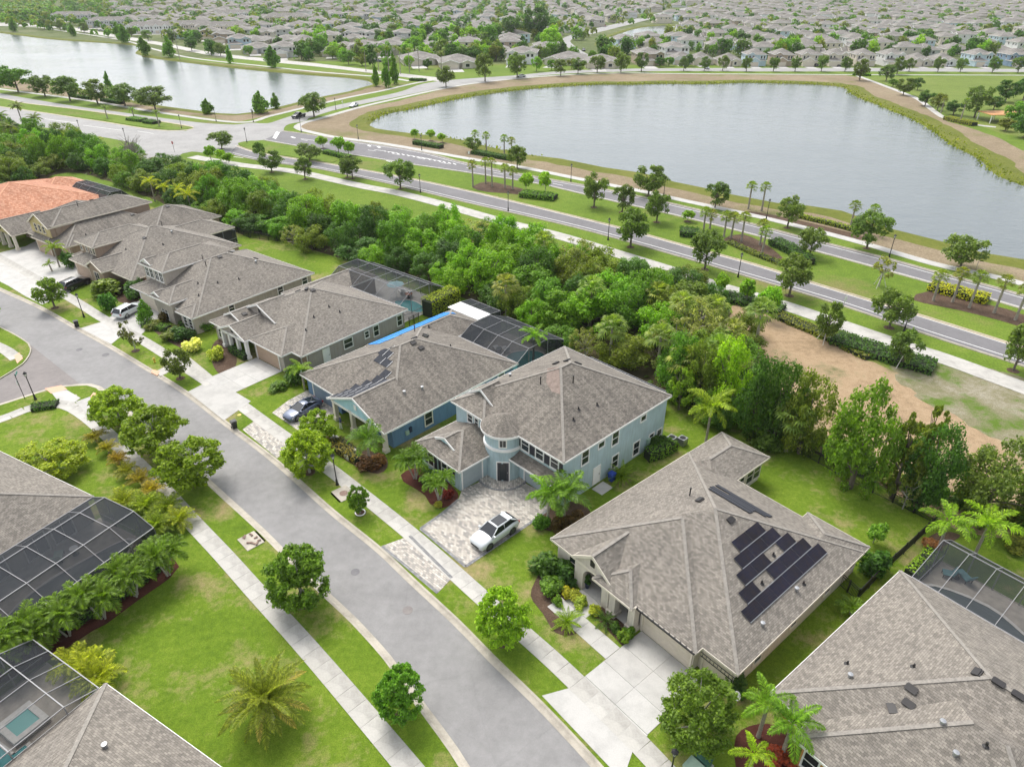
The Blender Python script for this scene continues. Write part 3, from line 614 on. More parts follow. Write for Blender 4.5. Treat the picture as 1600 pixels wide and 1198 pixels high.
    def finish(s):
        w = s.W.build('wall', s.root); r = s.Rf.build('roof', s.root); s.C.build('ridge_cap', r); s.T.build('fascia', s.root)
        for x, y, z, n, kind, rz in s.vents:
            m = MB(MATS['bronze'] if kind != 'pale' else MATS['grey_metal'])
            if kind == 'box': m.box(-.32, .32, -.24, .24, 0, .10); m.box(-.36, .36, -.27, .14, .10, .15); nm = 'roof_vent'
            elif kind == 'pale': m.lathe([(.13, -.05), (.13, .22), (.19, .24), (.17, .32), (0, .34)], 10); nm = 'flue'
            elif kind == 'tall': m.lathe([(.06, -.1), (.06, .75), (.09, .76), (.09, .86), (0, .87)], 8); nm = 'vent_pipe'
            else: m.lathe([(.22, -.03), (.09, .05), (.06, .3), (0, .3)], 8); nm = 'vent_pipe'
            o = m.build(nm, r); o.location = (x, y, z)
            q = n.to_track_quat('Z', 'Y') if kind in ('box',) else Vector((0, 0, 1)).to_track_quat('Z', 'Y')
            if kind == 'box':
                e = Vector((n.x, n.y, 0)); yv = -(e.normalized()) if e.length > .01 else Vector((0, -1, 0)); yv = (yv-n*yv.dot(n)).normalized(); xv = yv.cross(n); o.matrix_local = Matrix.Translation((x, y, z)) @ Matrix((xv, yv, n)).transposed().to_4x4()
            else: o.rotation_euler = q.to_euler()
        return s
# ---------------------------------------------------------------- the cream house with the solar array
h1 = House('house', 'cream stucco one-storey house with arched entry and a black solar array on its hipped roof', (856, 843), 49.9, 'wall_cream', trim='trim_cream', ez=3.0)
p = .417
h1.hip(0, 17.85, 1.1, 19.0, 3.0, p, caps='bcer'); h1.hip(.02, 14.95, .3, 15.2, 3.0, p, skip='b'); h1.hip(.03, 5.64, 15.5, 24.5, 3.01, p, caps='cer'); h1.hip(12.3, 17.84, 10.2, 19.9, 3.01, p, skip='f', caps='ce')
h1.hip(5.4, 9.45, -.2, 5.2, 3.02, .55, skip='b'); h1.gable(2.85, 6.9, .15, 4.6, 3.25, .72, vent=1, inset=.16)
h1.wall(.5, 3.4, .75, 4, 3); h1.wall(.51, 17.42, 4, 18.5, 3); h1.wall(9.55, 14.55, .95, 4.5, 3); h1.wall(14, 17.4, 1.65, 5, 3); h1.wall(.55, 5.15, 18, 24, 3); h1.wall(12.8, 17.38, 18, 19.4, 3); h1.wall(3.3, 9.6, 2.9, 4.2, 3)
m = MB(MATS['wall_cream'])                        # entry front with its arch
arch = [(6.05-1.05+1.05*math.cos(math.pi*k/14), 1.75+1.05*math.sin(math.pi*k/14)) for k in range(15)]
out_l, out_r = 3.0, 6.78
for y, d in ((.28, 1), (.68, -1)):
    q = [(out_l, 0), (3.95, 0), (3.95, 1.75)]; fr = [[(out_l, y, 0), (3.95, y, 0), (3.95, y, 1.75), (out_l, y, 1.75)], [(6.05, y, 0), (out_r, y, 0), (out_r, y, 1.75), (6.05, y, 1.75)]]
    tops = [(a, y, b) for a, b in arch[::-1]]
    for i in range(14):
        a, b = tops[i], tops[i+1]; xa = out_l+(out_r-out_l)*i/14; xb = out_l+(out_r-out_l)*(i+1)/14
        fr.append([a, b, (xb, y, 3.2), (xa, y, 3.2)])
    fr += [[(out_l, y, 1.75), tops[0], (out_l, y, 3.2)], [tops[14], (out_r, y, 1.75), (out_r, y, 3.2)]]
    for f in fr: m.face(f if d > 0 else f[::-1])
sof = [(6.05, 0), (6.05, 1.75)]+arch+[(3.95, 1.75), (3.95, 0)]
for a, b in zip(sof, sof[1:]): m.face([(a[0], .28, a[1]), (b[0], .28, b[1]), (b[0], .68, b[1]), (a[0], .68, a[1])])
m.face([(out_l, .28, 0), (out_l, .28, 3.2), (out_l, .68, 3.2), (out_l, .68, 0)]); m.face([(out_r, .28, 0), (out_r, .68, 0), (out_r, .68, 3.2), (out_r, .28, 3.2)])
m.build('entry_arch', h1.root)
m = MB(MATS['concrete_white']); m.box(3.3, 9.5, .35, 2.95, 0, LZ+.06); m.build('porch_floor', h1.root)
for x in (7.25, 9.2): h1.column(x, .5, 3.0, .62, 'wall_cream')
h1.door('f', 2.9, 5.0, .2, 1.1, 2.3, 'shutter', True); h1.window('f', 2.9, 8.2, .9, 1.2, 1.5)
h1.window('f', .75, 2.45, .85, .95, 1.6, rows=2); h1.garage('f', .95, 9.85, 14.3); h1.garage('f', 1.65, 14.95, 17.1)
for y, z_, w_, hh in ((4.6, 1.0, .9, 1.3), (9.4, 1.1, .8, 1.3), (12.0, 1.9, .9, .5), (14.4, 1.1, .9, 1.3), (18.4, 1.2, .7, 1.2)): h1.window('r', 17.42, y, z_, w_, hh)
for y in (20.6, 22.2, 23.4): h1.window('r', 5.15, y, .7, 1.05, 1.6)
for x in (7.5, 10, 14.5): h1.window('b', 18.5, x, .7, 1.4, 1.5)
for q in ((7.0, 10.8, 'box'), (10.2, 10.4, 'box'), (5.7, 11.2, 'tall'), (16.6, 10.4, 'pale'), (16.75, 5.6, 'pale'), (16.6, 11.45, 'pipe'), (14.8, 8.3, 'pipe'), (13.9, 11.2, 'pipe')): h1.vent(*q)
h1.finish()
def on_slope(root, x0, x1, y0, y1, zf, name, mat, lift=.09, th=.04, edge=None):
    """a flat slab lying on a roof slope that falls towards +x; zf gives the roof height"""
    m = MB(MATS[mat], MATS['grey_metal']); a, b = zf(x0)+lift, zf(x1)+lift; L = math.hypot(x1-x0, b-a)
    top = [(x0, y0, a+th), (x1, y0, b+th), (x1, y1, b+th), (x0, y1, a+th)]; lo = [(q[0], q[1], q[2]-th) for q in top]
    m.face(top, 0, [(0, 0), (0, L), (y1-y0, L), (y1-y0, 0)])
    for i in range(4): m.face([lo[i], lo[(i+1) % 4], top[(i+1) % 4], top[i]], 1 if edge else 0)
    m.face(lo[::-1]); return m.build(name, root)
zf = lambda x: 3.0+p*(17.85-x)
rf1 = [o for o in h1.root.children if o.name.startswith('roof')][0]
for xa, ys in ((11.50, (8.76, 10.56)), (12.45, (7.78, 9.58, 11.38)), (13.38, (6.86, 8.66, 12.2)), (14.34, (5.84, 9.44, 11.24, 13.06)), (15.3, (4.86, 6.66, 8.46, 10.26, 12.06, 13.86))):
    for y in ys: on_slope(rf1, xa, xa+.875, y+.01, y+1.79, zf, 'solar_panel', 'solar', edge=1)
    on_slope(rf1, xa+.885, xa+.925, ys[0], ys[-1]+1.8, zf, 'panel_rail', 'grey_metal', .08, .04)
for k in range(4): on_slope(rf1, 0, 1, 0, 1, lambda x: 0, 'pool_heater', 'solar_mat', .0, .05)
hz = lambda y: 3+p*(19.0-y)
for o, (xa, xb, ya, yb) in zip([o for o in rf1.children if o.name.startswith('pool_heater')], ((6.3, 10.4, 12.95, 13.5), (6.1, 10.3, 13.55, 14.1), (6.0, 11.4, 14.5, 15.05), (7.6, 11.2, 14.12, 14.44))):
    sl_ = math.atan(p); o.matrix_local = Matrix.Translation((xa, ya, hz(ya)+.06)) @ Matrix.Rotation(-sl_, 4, 'X') @ Matrix.Diagonal((xb-xa, (yb-ya)/math.cos(sl_), 1, 1))
m = MB(MATS['bronze']); m.box(9.45, 14.9, .17, .28, 2.84, 2.99); [m.box(9.6+k*.5, 9.7+k*.5, .13, .3, 2.98, 3.04) for k in range(11)]; m.build('gutter', h1.root)
# ---------------------------------------------------------------- pale blue two-storey house with round turret
hb = House('house', 'pale blue two-storey house with a round entry turret and dark shutters', (882, 720.7), 46.3, 'wall_pale_blue', 'shingle_streaked', ez=5.7)
hb.hip(-15.15, .15, -.25, 16.5, 5.75, .5); hb.hip(-15.13, -10.0, -.95, 7, 5.74, .5, skip='b'); hb.gable(-14.8, -10.4, .9, 3.5, 6.1, .62, 'gable_blue', base=5.9)
hb.hip(-15.2, -8.25, -5.75, 4, 2.9, .42, skip='b'); hb.gable(-13.6, -10.6, -4.4, -2.5, 3.55, .45, 'gable_blue', inset=.15)
hb.wall(-14.9, -.15, .3, 16.2, 5.75); hb.wall(-14.88, -10.3, -.5, 1, 5.74); hb.wall(-14.8, -8.65, -5.35, .5, 2.9)
m = MB(MATS['wall_pale_blue'], MATS['trim'], MATS['white_paint']); tc = (-8.1, .1, 0)
m.lathe([(1.95, 0), (1.95, 2.9)], 28, 0, tc); m.lathe([(1.95, 2.9), (2.0, 3.78)], 28, 0, tc); m.lathe([(2.0, 3.78), (2.13, 3.82), (2.13, 4.08), (1.98, 4.12)], 28, 1, tc); m.lathe([(1.98, 4.12), (1.98, 5.72)], 28, 0, tc); m.lathe([(1.99, 5.35), (2.4, 5.5), (2.4, 5.74), (2.3, 5.76)], 28, 1, tc); tw = m.build('turret', hb.root)
def cone(c, r, z0, z1, n=28):
    for k in range(n):
        a, b = 2*math.pi*k/n, 2*math.pi*(k+1)/n; L = math.hypot(r, z1-z0)
        hb.Rf.face([(c[0]+r*math.cos(a), c[1]+r*math.sin(a), z0), (c[0]+r*math.cos(b), c[1]+r*math.sin(b), z0), (c[0], c[1], z1)], 0, [(r*a, 0), (r*b, 0), (r*(a+b)/2, L)])
cone(tc, 2.38, 5.75, 6.95)
m = MB(MATS['faded_shingle']); q_ = [(-8.7, 6.7), (-7.75, 7.35), (-5.25, 5.0), (-6.3, 4.85), (-7.6, 5.4)]; m.face([(x, y, 5.75+.5*(y+.25)+.015) for x, y in q_][::-1]); m.build('faded_patch', hb.root)
m = MB(MATS['trim'], MATS['glass'])
def diag(r_, z_): c_, s_ = math.cos(R(42)), math.sin(R(42)); return Matrix(((c_, 0, s_, tc[0]+s_*r_), (s_, 0, -c_, tc[1]-c_*r_), (0, 1, 0, z_), (0, 0, 0, 1)))
M0 = diag(1.93, 4.35)
m.M = M0; m.box(-.42, .42, -.08, .9, 0, .06); w_ = m.build('window', hb.root); m = MB(MATS['glass']); m.M = M0
for k in range(2): m = MB(MATS['glass']); m.M = M0; m.box(-.3+k*.32, -.02+k*.32, .05, .8, .05, .075); m.build('pane', w_)
fr_ = hb.frame; hb.frame = lambda *a: diag(1.90, .2); hb.door('f', 0, 0, 0, 1.15, 2.3, 'shutter', True); hb.frame = fr_
hb.Rf.M = None; hb.rface([(-6.5, -.85, 2.95), (.1, -.85, 2.95), (.1, .32, 3.55), (-6.5, .32, 3.55)]); hb.T.box(-6.52, .12, -.9, -.86, 2.74, 2.94); hb.T.box(-6.5, .1, -.86, .3, 2.72, 2.76)
hb.garage('f', .3, -5.35, -.75, mat='door_blue'); hb.garage('r', -8.65, -5.05, -2.55, mat='door_blue')
for u in (-5.35, -3.4, -1.45): hb.window('f', .3, u, 3.95, .95, 1.3, True)
hb.window('f', -.5, -12.6, 4.1, .7, .9); hb.window('f', -.5, -11.6, 4.1, .5, .9)
for u in (-13.2, -11.0): hb.window('f', -5.35, u, .8, .8, 1.5, True)
for u, z_, w_, hh, r_ in ((3.1, 3.75, .95, 1.5, 2), (5.45, 4.5, .85, .6, 1), (7.6, 3.75, .95, 1.5, 2), (12.1, 4.5, .8, .6, 1), (7.9, .75, .9, 1.5, 2), (11.4, .55, .95, 1.6, 2), (14.0, 1.0, .75, .9, 2), (15.4, 1.0, .75, .8, 1)): hb.window('r', -.15, u, z_, w_, hh, rows=r_)
hb.door('r', -.15, 5.05, LZ+.1, .95, 2.05)
m = MB(MATS['box_pale']); m.box(-.15, .1, 13.2, 13.6, 1.0, 1.6); m.build('meter_box', hb.root)
for q in ((-8.6, 9.6, 'box'), (-7.4, 9.9, 'box'), (-9.6, 9.0, 'box'), (-5.6, 7.2, 'tall'), (-8.0, 5.0, 'tall'), (-2.7, 7.6, 'pipe'), (-2.6, 4.0, 'pipe'), (-3.2, 5.4, 'pipe'), (-13.5, 6, 'pale')): hb.vent(*q)
m = MB(MATS['bronze']);
for x, y, w_ in ((-9.4, -5.45, .1), (-6.2, .2, .1)): m.box(x-.09, x+.09, y-.12, y, 1.75, 2.1)
m.build('wall_lantern', hb.root)
hb.finish()
# ---------------------------------------------------------------- dark blue house with the roof tarp
hd = House('house', 'dark blue one-storey house with blue tarp and pool heating mats on its roof', (606, 675), 43.0, 'wall_blue', 'shingle_streaked')
hd.hip(-17.3, 0, .4, 20, 2.9, .42); hd.gable(-10.3, .02, -.55, 5.3, 2.95, .42, 'gable_blue', vent=2); hd.hip(-17.32, -10.6, 10, 25, 2.95, .42, caps='cer')
hd.wall(-16.9, -10.1, 1.0, 8, 2.9); hd.wall(-16.9, -.5, 2.6, 19.6, 2.9); hd.wall(-3.5, -.52, .9, 3, 2.9); hd.wall(-16.85, -11, 19, 24.6, 2.9)
for x in (-9.6, -6.3, -3.1, -.6): hd.column(x, -.05, 2.9, .42, 'trim_cream')
hd.T.box(-9.9, -.3, -.3, .05, 2.55, 2.86)
hd.garage('f', 1.0, -15.6, -10.9, mat='door_slate'); hd.window('f', 2.6, -6, .7, 1.4, 1.5, cols=2); hd.door('f', 2.6, -8.2, .2, 1, 2.2, 'shutter')
hd.window('r', -.5, 5.9, .75, 1.0, 1.6, trim='trim_cream'); hd.window('r', -.5, 13.5, .75, 1.0, 1.5); hd.window('r', -.5, 17.5, .75, 1.0, 1.5)
m = MB(MATS['box_pale'], MATS['navy']); m.box(-.5, -.25, 2.55, 2.95, 1.0, 1.5); m.box(-.5, -.3, 3.1, 3.4, 1.1, 1.7, 1); m.build('meter_box', hd.root)
for q in ((-8.2, 10.6, 'box'), (-8.9, 11.4, 'box'), (-7.2, 10.9, 'box'), (-9.5, 13.5, 'box'), (-10.2, 14.2, 'box'), (-3.0, 4.8, 'pale'), (-2.6, 7.0, 'pale'), (-6.0, 14.5, 'pipe'), (-13.5, 17.5, 'pipe'), (-13.2, 14.9, 'tall')): hd.vent(*q)
hd.finish()
rfd = [o for o in hd.root.children if o.name.startswith('roof')][0]
LO = (-9.9, -9.5, -9.1, -8.3, -7.6, -7.4, -9.9, -10.3, -9.6)
for k, lo in enumerate(LO):                       # stepped field of black pool-heating mats
    y0 = -.35+k*1.02 if k < 6 else 5.9+(k-6)*.98; hi = -5.25 if y0 < 4.2 else -5.1-(y0-3.6); n = max(1, int(round((hi-lo)/1.15)))
    for j in range(n):
        xa, xb = lo+(hi-lo)*j/n+.02, lo+(hi-lo)*(j+1)/n-.02; m = MB(MATS['solar_mat'], MATS['grey_metal'])
        xs_ = [xa, (xa+xb)/2, xb]; ys_ = [y0+.02, y0+.5, y0+.98]; g = [[(x, y, hd.z(x, max(y, -.5))+.07) for x in xs_] for y in ys_]
        for a in range(2):
            for b in range(2): m.face([g[a][b], g[a][b+1], g[a+1][b+1], g[a+1][b]])
        m.bar(g[0][2], g[2][2], .04, .05, 1); m.build('heating_mat', rfd)
m = MB(MATS['tarp']); n_ = 12                     # tarp over the left rear slope
for i in range(n_):
    for j in range(4):
        q = []
        for di, dj in ((0, 0), (1, 0), (1, 1), (0, 1)):
            y = 10.4+(i+di)*13.0/n_; x = -17.3+(j+dj)*(2.7 if i > 0 else 2.5)/4; q.append((x, y, max(hd.z(max(x, -17.29), min(y, 23.9)), 2.95)+.06+.02*math.sin(i*3.1+j*2)))
        m.face(q[::-1])
tp = m.build('roof_tarp'); tp.parent = None; tp.matrix_world = hd.M; tag(tp, 'bright blue tarp stretched along the roof edge of the dark blue house', 'tarp')
m = MB(MATS['white_board'])
m.box(-18.2, -12.1, 25.05, 27.5, 2.95, 3.05); wb = thing('patio_roof', 'flat white panel roof over the patio behind the dark blue house', 'patio roof', hd.M.translation, -hd.az); m.build('roof_panel', wb)
for x in (-18, -15.2, -12.3): m = MB(MATS['trim']); m.box(x-.05, x+.05, 27.3, 27.4, 0, 2.95); m.build('post', wb)
# ---------------------------------------------------------------- greige house (4), house with four-window dormer (5), tan houses, tile house
h4 = House('house', 'greige one-storey house with three white-trimmed front gables and a long roof', (471.6, 556.6), 39.2, 'wall_greige')
h4.hip(-18.2, 0, -.1, 18, 2.9, .42); h4.hip(-9.4, -2.0, -1.6, 8, 2.9, .42, skip='b'); h4.hip(-18.3, -12.2, -1.9, 6, 2.9, .42, skip='b'); h4.gable(-15.3, -9.0, -2.35, 3.4, 2.95, .42, vent=1)
h4.gable(-17.2, -13.2, -.2, 3.9, 3.6, .42); h4.gable(-16.2, -8.6, 2.2, 6.6, 4.0, .42, vent=1); h4.hip(-18.8, -12.7, 10, 23.6, 2.92, .42, caps='cer')
h4.wall(-17.8, -.5, 1.2, 17.6, 2.9); h4.wall(-9, -2.5, -1.1, 3, 2.9); h4.wall(-17.9, -15, -1.4, 3, 2.9); h4.wall(-18.4, -13.1, 17, 23.2, 2.9)
for x in (-15.0, -13.3, -11.4, -9.4): h4.column(x, -1.95, 2.9, .4)
h4.T.box(-15.2, -9.1, -2.15, -1.75, 2.5, 2.85)
h4.garage('f', -1.1, -8.5, -3.6, mat='door_tan'); h4.garage('f', 1.2, -2.0, -.8, mat='door_tan'); h4.window('f', -1.4, -16.4, .7, 1.5, 1.5, cols=2)
h4.door('r', -.5, 3.9, LZ, .95, 2.05); h4.window('r', -.5, 7.5, .95, 1.35, 1.25); h4.window('r', -.5, 10.7, 1.15, .65, .9); h4.window('r', -.5, 12.35, .8, .85, 1.45); h4.window('r', -.5, 16.7, .75, .85, 1.45)
for q in ((-9.6, 8.5, 'box'), (-8.6, 8.7, 'box'), (-11.5, 8.3, 'box'), (-14.2, 1.2, 'box'), (-4.6, 5.6, 'pipe'), (-5.2, 8.6, 'pipe'), (-3.8, 9.2, 'pipe'), (-3.2, 3.2, 'pipe')): h4.vent(*q)
h4.finish()
h5 = House('house', 'pale grey house with a wide four-window dormer above its garage', (307.5, 495), 37.0, 'wall_sand')
h5.hip(-18.0, 0, -.1, 20.4, 2.9, .44); h5.hip(-17.0, -10.3, 1.1-1.2, 8, 2.92, .44, skip='b'); h5.hip(-17.6, -10.8, 1.9, 14, 6.2, .38, skip='b', caps='abr'); h5.wall(-17.2, -11.2, 2.3, 11, 6.2, 3.0); h5.gable(-17.2, -14.4, 2.1, 4.0, 6.45, .5, 'trim', inset=.1)
h5.hip(-10.6, -5.0, -.95, 8, 3.75, .44, skip='b', caps='abr'); h5.wall(-10.2, -5.4, -.5, 5, 3.75, 2.0); h5.gable(-10.3, -8.2, -.7, .8, 3.95, .5, 'trim', inset=.1); h5.hip(-4.2, .01, -.8, 6, 2.91, .44, skip='b')
h5.wall(-17.6, -.5, 2.2, 20, 2.9); h5.wall(-16.6, -10.7, .4, 4, 2.9); h5.wall(-10.2, -5.8, -.4, 3, 3.1); h5.wall(-3.9, -.52, -.3, 4, 2.9)
h5.garage('f', .4, -16.1, -11.2, mat='door_cream'); h5.window('f', -.4, -8.0, .5, 1.5, 2.1, rows=2, cols=2); h5.window('f', -.3, -2.8, .8, .8, 1.5, rows=3); h5.window('f', -.3, -1.5, .8, .8, 1.5, rows=3)
for u in (-16.1, -14.9, -13.4, -12.2): h5.window('f', 2.3, u, 4.3, .85, 1.5, rows=2, cols=2)
h5.window('r', -.5, 5.6, 1.6, .8, .9); h5.window('r', -.5, 14.1, 1.3, .9, 1.3); h5.window('r', -.5, 18.7, 1.3, .9, 1.4)
for q in ((-8.6, 10, 'box'), (-10.4, 13, 'box'), (-7, 15, 'box'), (-10.2, 8.2, 'tall'), (-8.0, 7.3, 'tall'), (-4.2, 6.4, 'pipe'), (-3.6, 9.5, 'pipe'), (-6, 4.4, 'pipe'), (-5.5, 14, 'pale'), (-3.5, 2.8, 'pipe')): h5.vent(*q)
h5.finish()
h6 = House('house', 'tan house with a three-window dormer and an arched entry behind bushes', (190, 433), 36.0, 'wall_tan', trim='trim_cream')
h6.hip(-16.5, 2.5, .2, 20, 2.9, .44); h6.hip(-15.0, -8.5, -1.0, 8, 2.92, .44, skip='b'); h6.hip(-15.3, -9.2, .8, 12, 5.5, .4); h6.gable(-8.9, -3.6, -1.3, 4.1, 3.2, .5); h6.hip(-14.5, -6.5, 8, 25, 3.1, .42, caps='cer')
h6.wall(-16.1, 2.1, 2.4, 19.6, 2.9); h6.wall(-14.6, -8.9, -.5, 4, 2.9); h6.wall(-14.9, -9.6, 1.3, 11, 5.5, 2.5); h6.wall(-8.5, -4.0, -.9, 3, 3.1); h6.wall(-14, -7, 18, 24.5, 3.05)
h6.garage('f', -.5, -14.0, -9.4, mat='door_tan'); h6.window('f', -.9, -6.3, .4, 1.4, 2.1, rows=2, cols=2)
for u in (-14.4, -12.6, -11.2, -10.2): h6.window('f', 1.3, u, 4.0, .6, 1.2)
for q in ((-9, 9, 'box'), (-5, 7.5, 'box'), (-6, 4.5, 'pipe'), (-2.5, 9, 'pipe'), (-8.2, 12.5, 'tall'), (-4.5, 12, 'pale')): h6.vent(*q)
h6.finish()
h7 = House('house', 'tan two-storey house with yellow gables beside the orange tile roof', (100, 383), 35.0, 'wall_tan', 'shingle_streaked', trim='trim_cream')
h7.hip(-20, 1.5, -.5, 18, 2.9, .44); h7.gable(-21.5, -12.5, -3.2, 4.4, 2.95, .45, 'wall_yellow', vent=1); h7.hip(-11.5, -3.2, .4, 19, 5.5, .42, skip=''); h7.gable(-11.0, -3.6, -.4, 4.7, 5.2, .55, 'wall_yellow', base=3.4)
h7.hip(-9.6, -3.5, -1.2, 6, 2.92, .44, skip='b'); h7.hip(-3.4, 1.6, .0, 6, 2.91, .44, skip='b'); h7.hip(-5, 8, 12, 26, 2.93, .42)
h7.wall(-19.6, 1.1, 1.6, 17.6, 2.9); h7.wall(-11, -3.7, .9, 18.5, 5.5, 2.5); h7.wall(-9.2, -3.9, -.7, 3, 2.9); h7.wall(-3, 1.2, .5, 4, 2.9); h7.wall(-4.6, 7.6, 13, 25.6, 2.9)
for x in (-20.8, -18.2, -15.6, -12.8): h7.column(x, -2.8, 2.9, .45)
h7.garage('f', -.7, -8.9, -4.2, mat='door_tan'); h7.garage('f', .5, -2.4, .4, mat='door_tan'); h7.window('f', 1.6, -17, .6, 1.6, 1.6, cols=2); h7.window('f', 1.6, -13.8, .6, 1.6, 1.6, cols=2)
for u in (-8.8, -7.3, -5.8): h7.window('f', -.1, u, 3.95, .8, 1.2)
for u in (10, 11.2, 12.4): h7.window('r', -3.7, u, 4.2, .7, .9)
for q in ((-7.5, 10, 'box'), (-6.6, 7, 'tall'), (-2, 14, 'box'), (2, 19, 'box'), (0, 4, 'pipe')): h7.vent(*q)
h7.finish()
h8 = House('house', 'large house with a bright orange clay tile roof', (155, 315), 35.0, 'wall_sand', 'clay_tile', 'clay_cap', 'trim_cream')
h8.hip(-27, -.6, -23, 3, 3.1, .30); h8.hip(-24, -12.6, -5, 6.5, 3.15, .36, caps='bcer')
h8.wall(-26.5, -1.1, -22.5, 2.5, 3.1); h8.wall(-23.5, -13.1, 0, 6, 3.1)
h8.window('r', -1.1, -18, .8, 1.2, 1.4); h8.window('r', -1.1, -12, .8, 1.2, 1.4)
h8.finish()
# ---------------------------------------------------------------- houses cut by the frame
l1 = House('house', 'grey-roofed house at the left edge beside the larger dark pool cage', (146, 775), -62.0, 'wall_sand')
l1.hip(-20, 0, 0, 17, 2.9, .42); l1.wall(-19.6, -.4, .45, 16.6, 2.9)
for u in (-3.2, -5.6, -9): l1.window('f', .45, u, .3, 1.8, 2.0, rows=1, cols=2)
l1.vent(-6, 12, 'pipe'); l1.vent(-10, 9, 'box'); l1.finish()
l2 = House('house', 'grey-roofed house in the bottom left corner beside the spa', (165, 1067), -150.0, 'wall_sand')
l2.hip(-18, 0, 0, 16, 2.9, .42); l2.wall(-17.6, -.4, .45, 15.6, 2.9)
l2.window('r', -.4, 4, .3, 1.8, 2.0, rows=1, cols=2); l2.vent(-5.2, 3.0, 'pale'); l2.vent(-9, 6, 'box'); l2.finish()
r2 = House('house', 'wide grey-roofed house in the bottom right corner with orange stucco and three dark roof vents', (1202, 1083), 52.0, 'wall_orange')
r2.hip(0, 26, .1, 17.75, 2.9, .42); r2.hip(2.7, 18, -1.5, 12, 2.92, .5, skip='b'); r2.hip(.02, 7, 2, 15, 2.89, .42, skip='', caps='')
r2.wall(.5, 25.5, 1.2, 17.3, 2.9); r2.wall(3.3, 17, -1.0, 4, 2.9); r2.window('f', -1.0, 4.0, .6, .9, 1.5); r2.window('f', 1.2, 1.8, .6, .9, 1.5)
for u in (3, 7, 11, 15): r2.window('l', .5, u, .9, .9, 1.3)
m = MB(MATS['trim']); m.M = r2.frame('f', -1.0, 6.0, 1.9); pr = [(.75+.0, 0), (.95, 0)]
for k in range(16):
    a, b = math.pi*k/16, math.pi*(k+1)/16; m.face([(.7*math.cos(a), .7*math.sin(a), .06), (.95*math.cos(a), .95*math.sin(a), .06), (.95*math.cos(b), .95*math.sin(b), .06), (.7*math.cos(b), .7*math.sin(b), .06)])
m.build('arch_trim', r2.root)
for q in ((6.0, 5.6, 'box'), (6.35, 4.75, 'box'), (5.85, 3.9, 'box'), (8.2, 8.9, 'box'), (9.3, 8.9, 'box'), (10.4, 8.9, 'box'), (8.3, 4.2, 'pale'), (9.6, 3.2, 'pale'), (2.2, 5.4, 'pipe'), (2.9, 4.3, 'pale'), (5.3, 7.4, 'pipe'), (10.5, 4.6, 'pipe')): r2.vent(*q)
r2.finish()
# ---------------------------------------------------------------- pool cages
def cage(label, M, az, xs, prof, frame='alu_frame', wall_ends=(True, True), purlins=True, far_wall=True, scr='screen'):
    """xs: bay lines; prof: (y, z) nodes from the house eave outwards; walls drop to the deck at the far node and at the ends"""
    root = thing('pool_cage', label, 'pool cage', M.translation, -az)
    sgn = 1 if prof[-1][0] > prof[0][0] else -1
    def panel(pts):
        m = MB(MATS[scr]); m.face(pts); m.build('screen_panel', root)
    def beam(a, b, w=.04, h=.07):
        m = MB(MATS[frame]); m.bar(a, b, w, h); m.build('beam', root)
    for i, x in enumerate(xs):
        for a, b in zip(prof, prof[1:]): beam((x, a[0], a[1]), (x, b[0], b[1]))
        if far_wall: beam((x, prof[-1][0], 0), (x, prof[-1][0], prof[-1][1]), .07, .07)
    for j, (y, z) in enumerate(prof):
        if purlins or j in (0, len(prof)-1): beam((xs[0], y, z), (xs[-1], y, z), .06, .08)
    for xa, xb in zip(xs, xs[1:]):
        for a, b in zip(prof, prof[1:]): panel([(xa, a[0], a[1]-.05), (xb, a[0], a[1]-.05), (xb, b[0], b[1]-.05), (xa, b[0], b[1]-.05)])
        if far_wall: y, z = prof[-1]; panel([(xa, y, 0), (xb, y, 0), (xb, y, z), (xa, y, z)])
    for e, x in zip(wall_ends, (xs[0], xs[-1])):
        if not e: continue
        for a, b in zip(prof, prof[1:]):
            if abs(b[0]-a[0]) > .1: panel([(x, a[0], 0), (x, b[0], 0), (x, b[0], b[1]), (x, a[0], a[1])])
        for y, z in prof[1:]: beam((x, y, 0), (x, y, z), .07, .07)
        beam((x, prof[0][0], 1.0), (x, prof[-1][0], 1.0), .05, .07)
    return root
def deck(M, x0, x1, y0, y1, mat='deck'):
    m = MB(MATS[mat]); m.box(x0, x1, y0, y1, 0, LZ+.05); o = m.build('pool_deck'); o.matrix_world = M; return tag(o, kind='structure')
def pool(label, M, az, poly, water='pool_water'):
    root = thing('swimming_pool', label, 'pool', M.translation, -az)
    m = MB(MATS['stone_cap']); n = len(poly); c = Vector((sum(a for a, b in poly)/n, sum(b for a, b in poly)/n))
    for i in range(n):
        a, b = Vector(poly[i]), Vector(poly[(i+1) % n]); ao, bo = a+(a-c).normalized()*.3, b+(b-c).normalized()*.3
        for q in ([(a, .22), (b, .22), (bo, .22), (ao, .22)], [(ao, .22), (bo, .22), (bo, .1), (ao, .1)]): m.face([(v.x, v.y, z) for v, z in q])
    m.build('coping', root); w = MB(MATS[water]); w.sheet([Vector((a, b)) for a, b in poly], .195); w.build('water', root); return root
def blob(cx, cy, rx, ry, n=22, wob=.16, seed=1):
    r = random.Random(seed); f = [r.uniform(0, 6.3) for _ in range(3)]
    return [(cx+rx*math.cos(a)*(1+wob*math.sin(2*a+f[0])+wob*.5*math.sin(3*a+f[1])), cy+ry*math.sin(a)*(1+wob*math.sin(2*a+f[2]))) for a in (2*math.pi*k/n for k in range(n))]
cage('large pool cage with pale frame beside the row of clumped palms', l1.M, l1.az, [-.1-2.32*k for k in range(9)], [(-.05, 2.88), (-2.05, 3.65), (-6.0, 3.65), (-8.2, 2.7)], 'alu_frame_white')
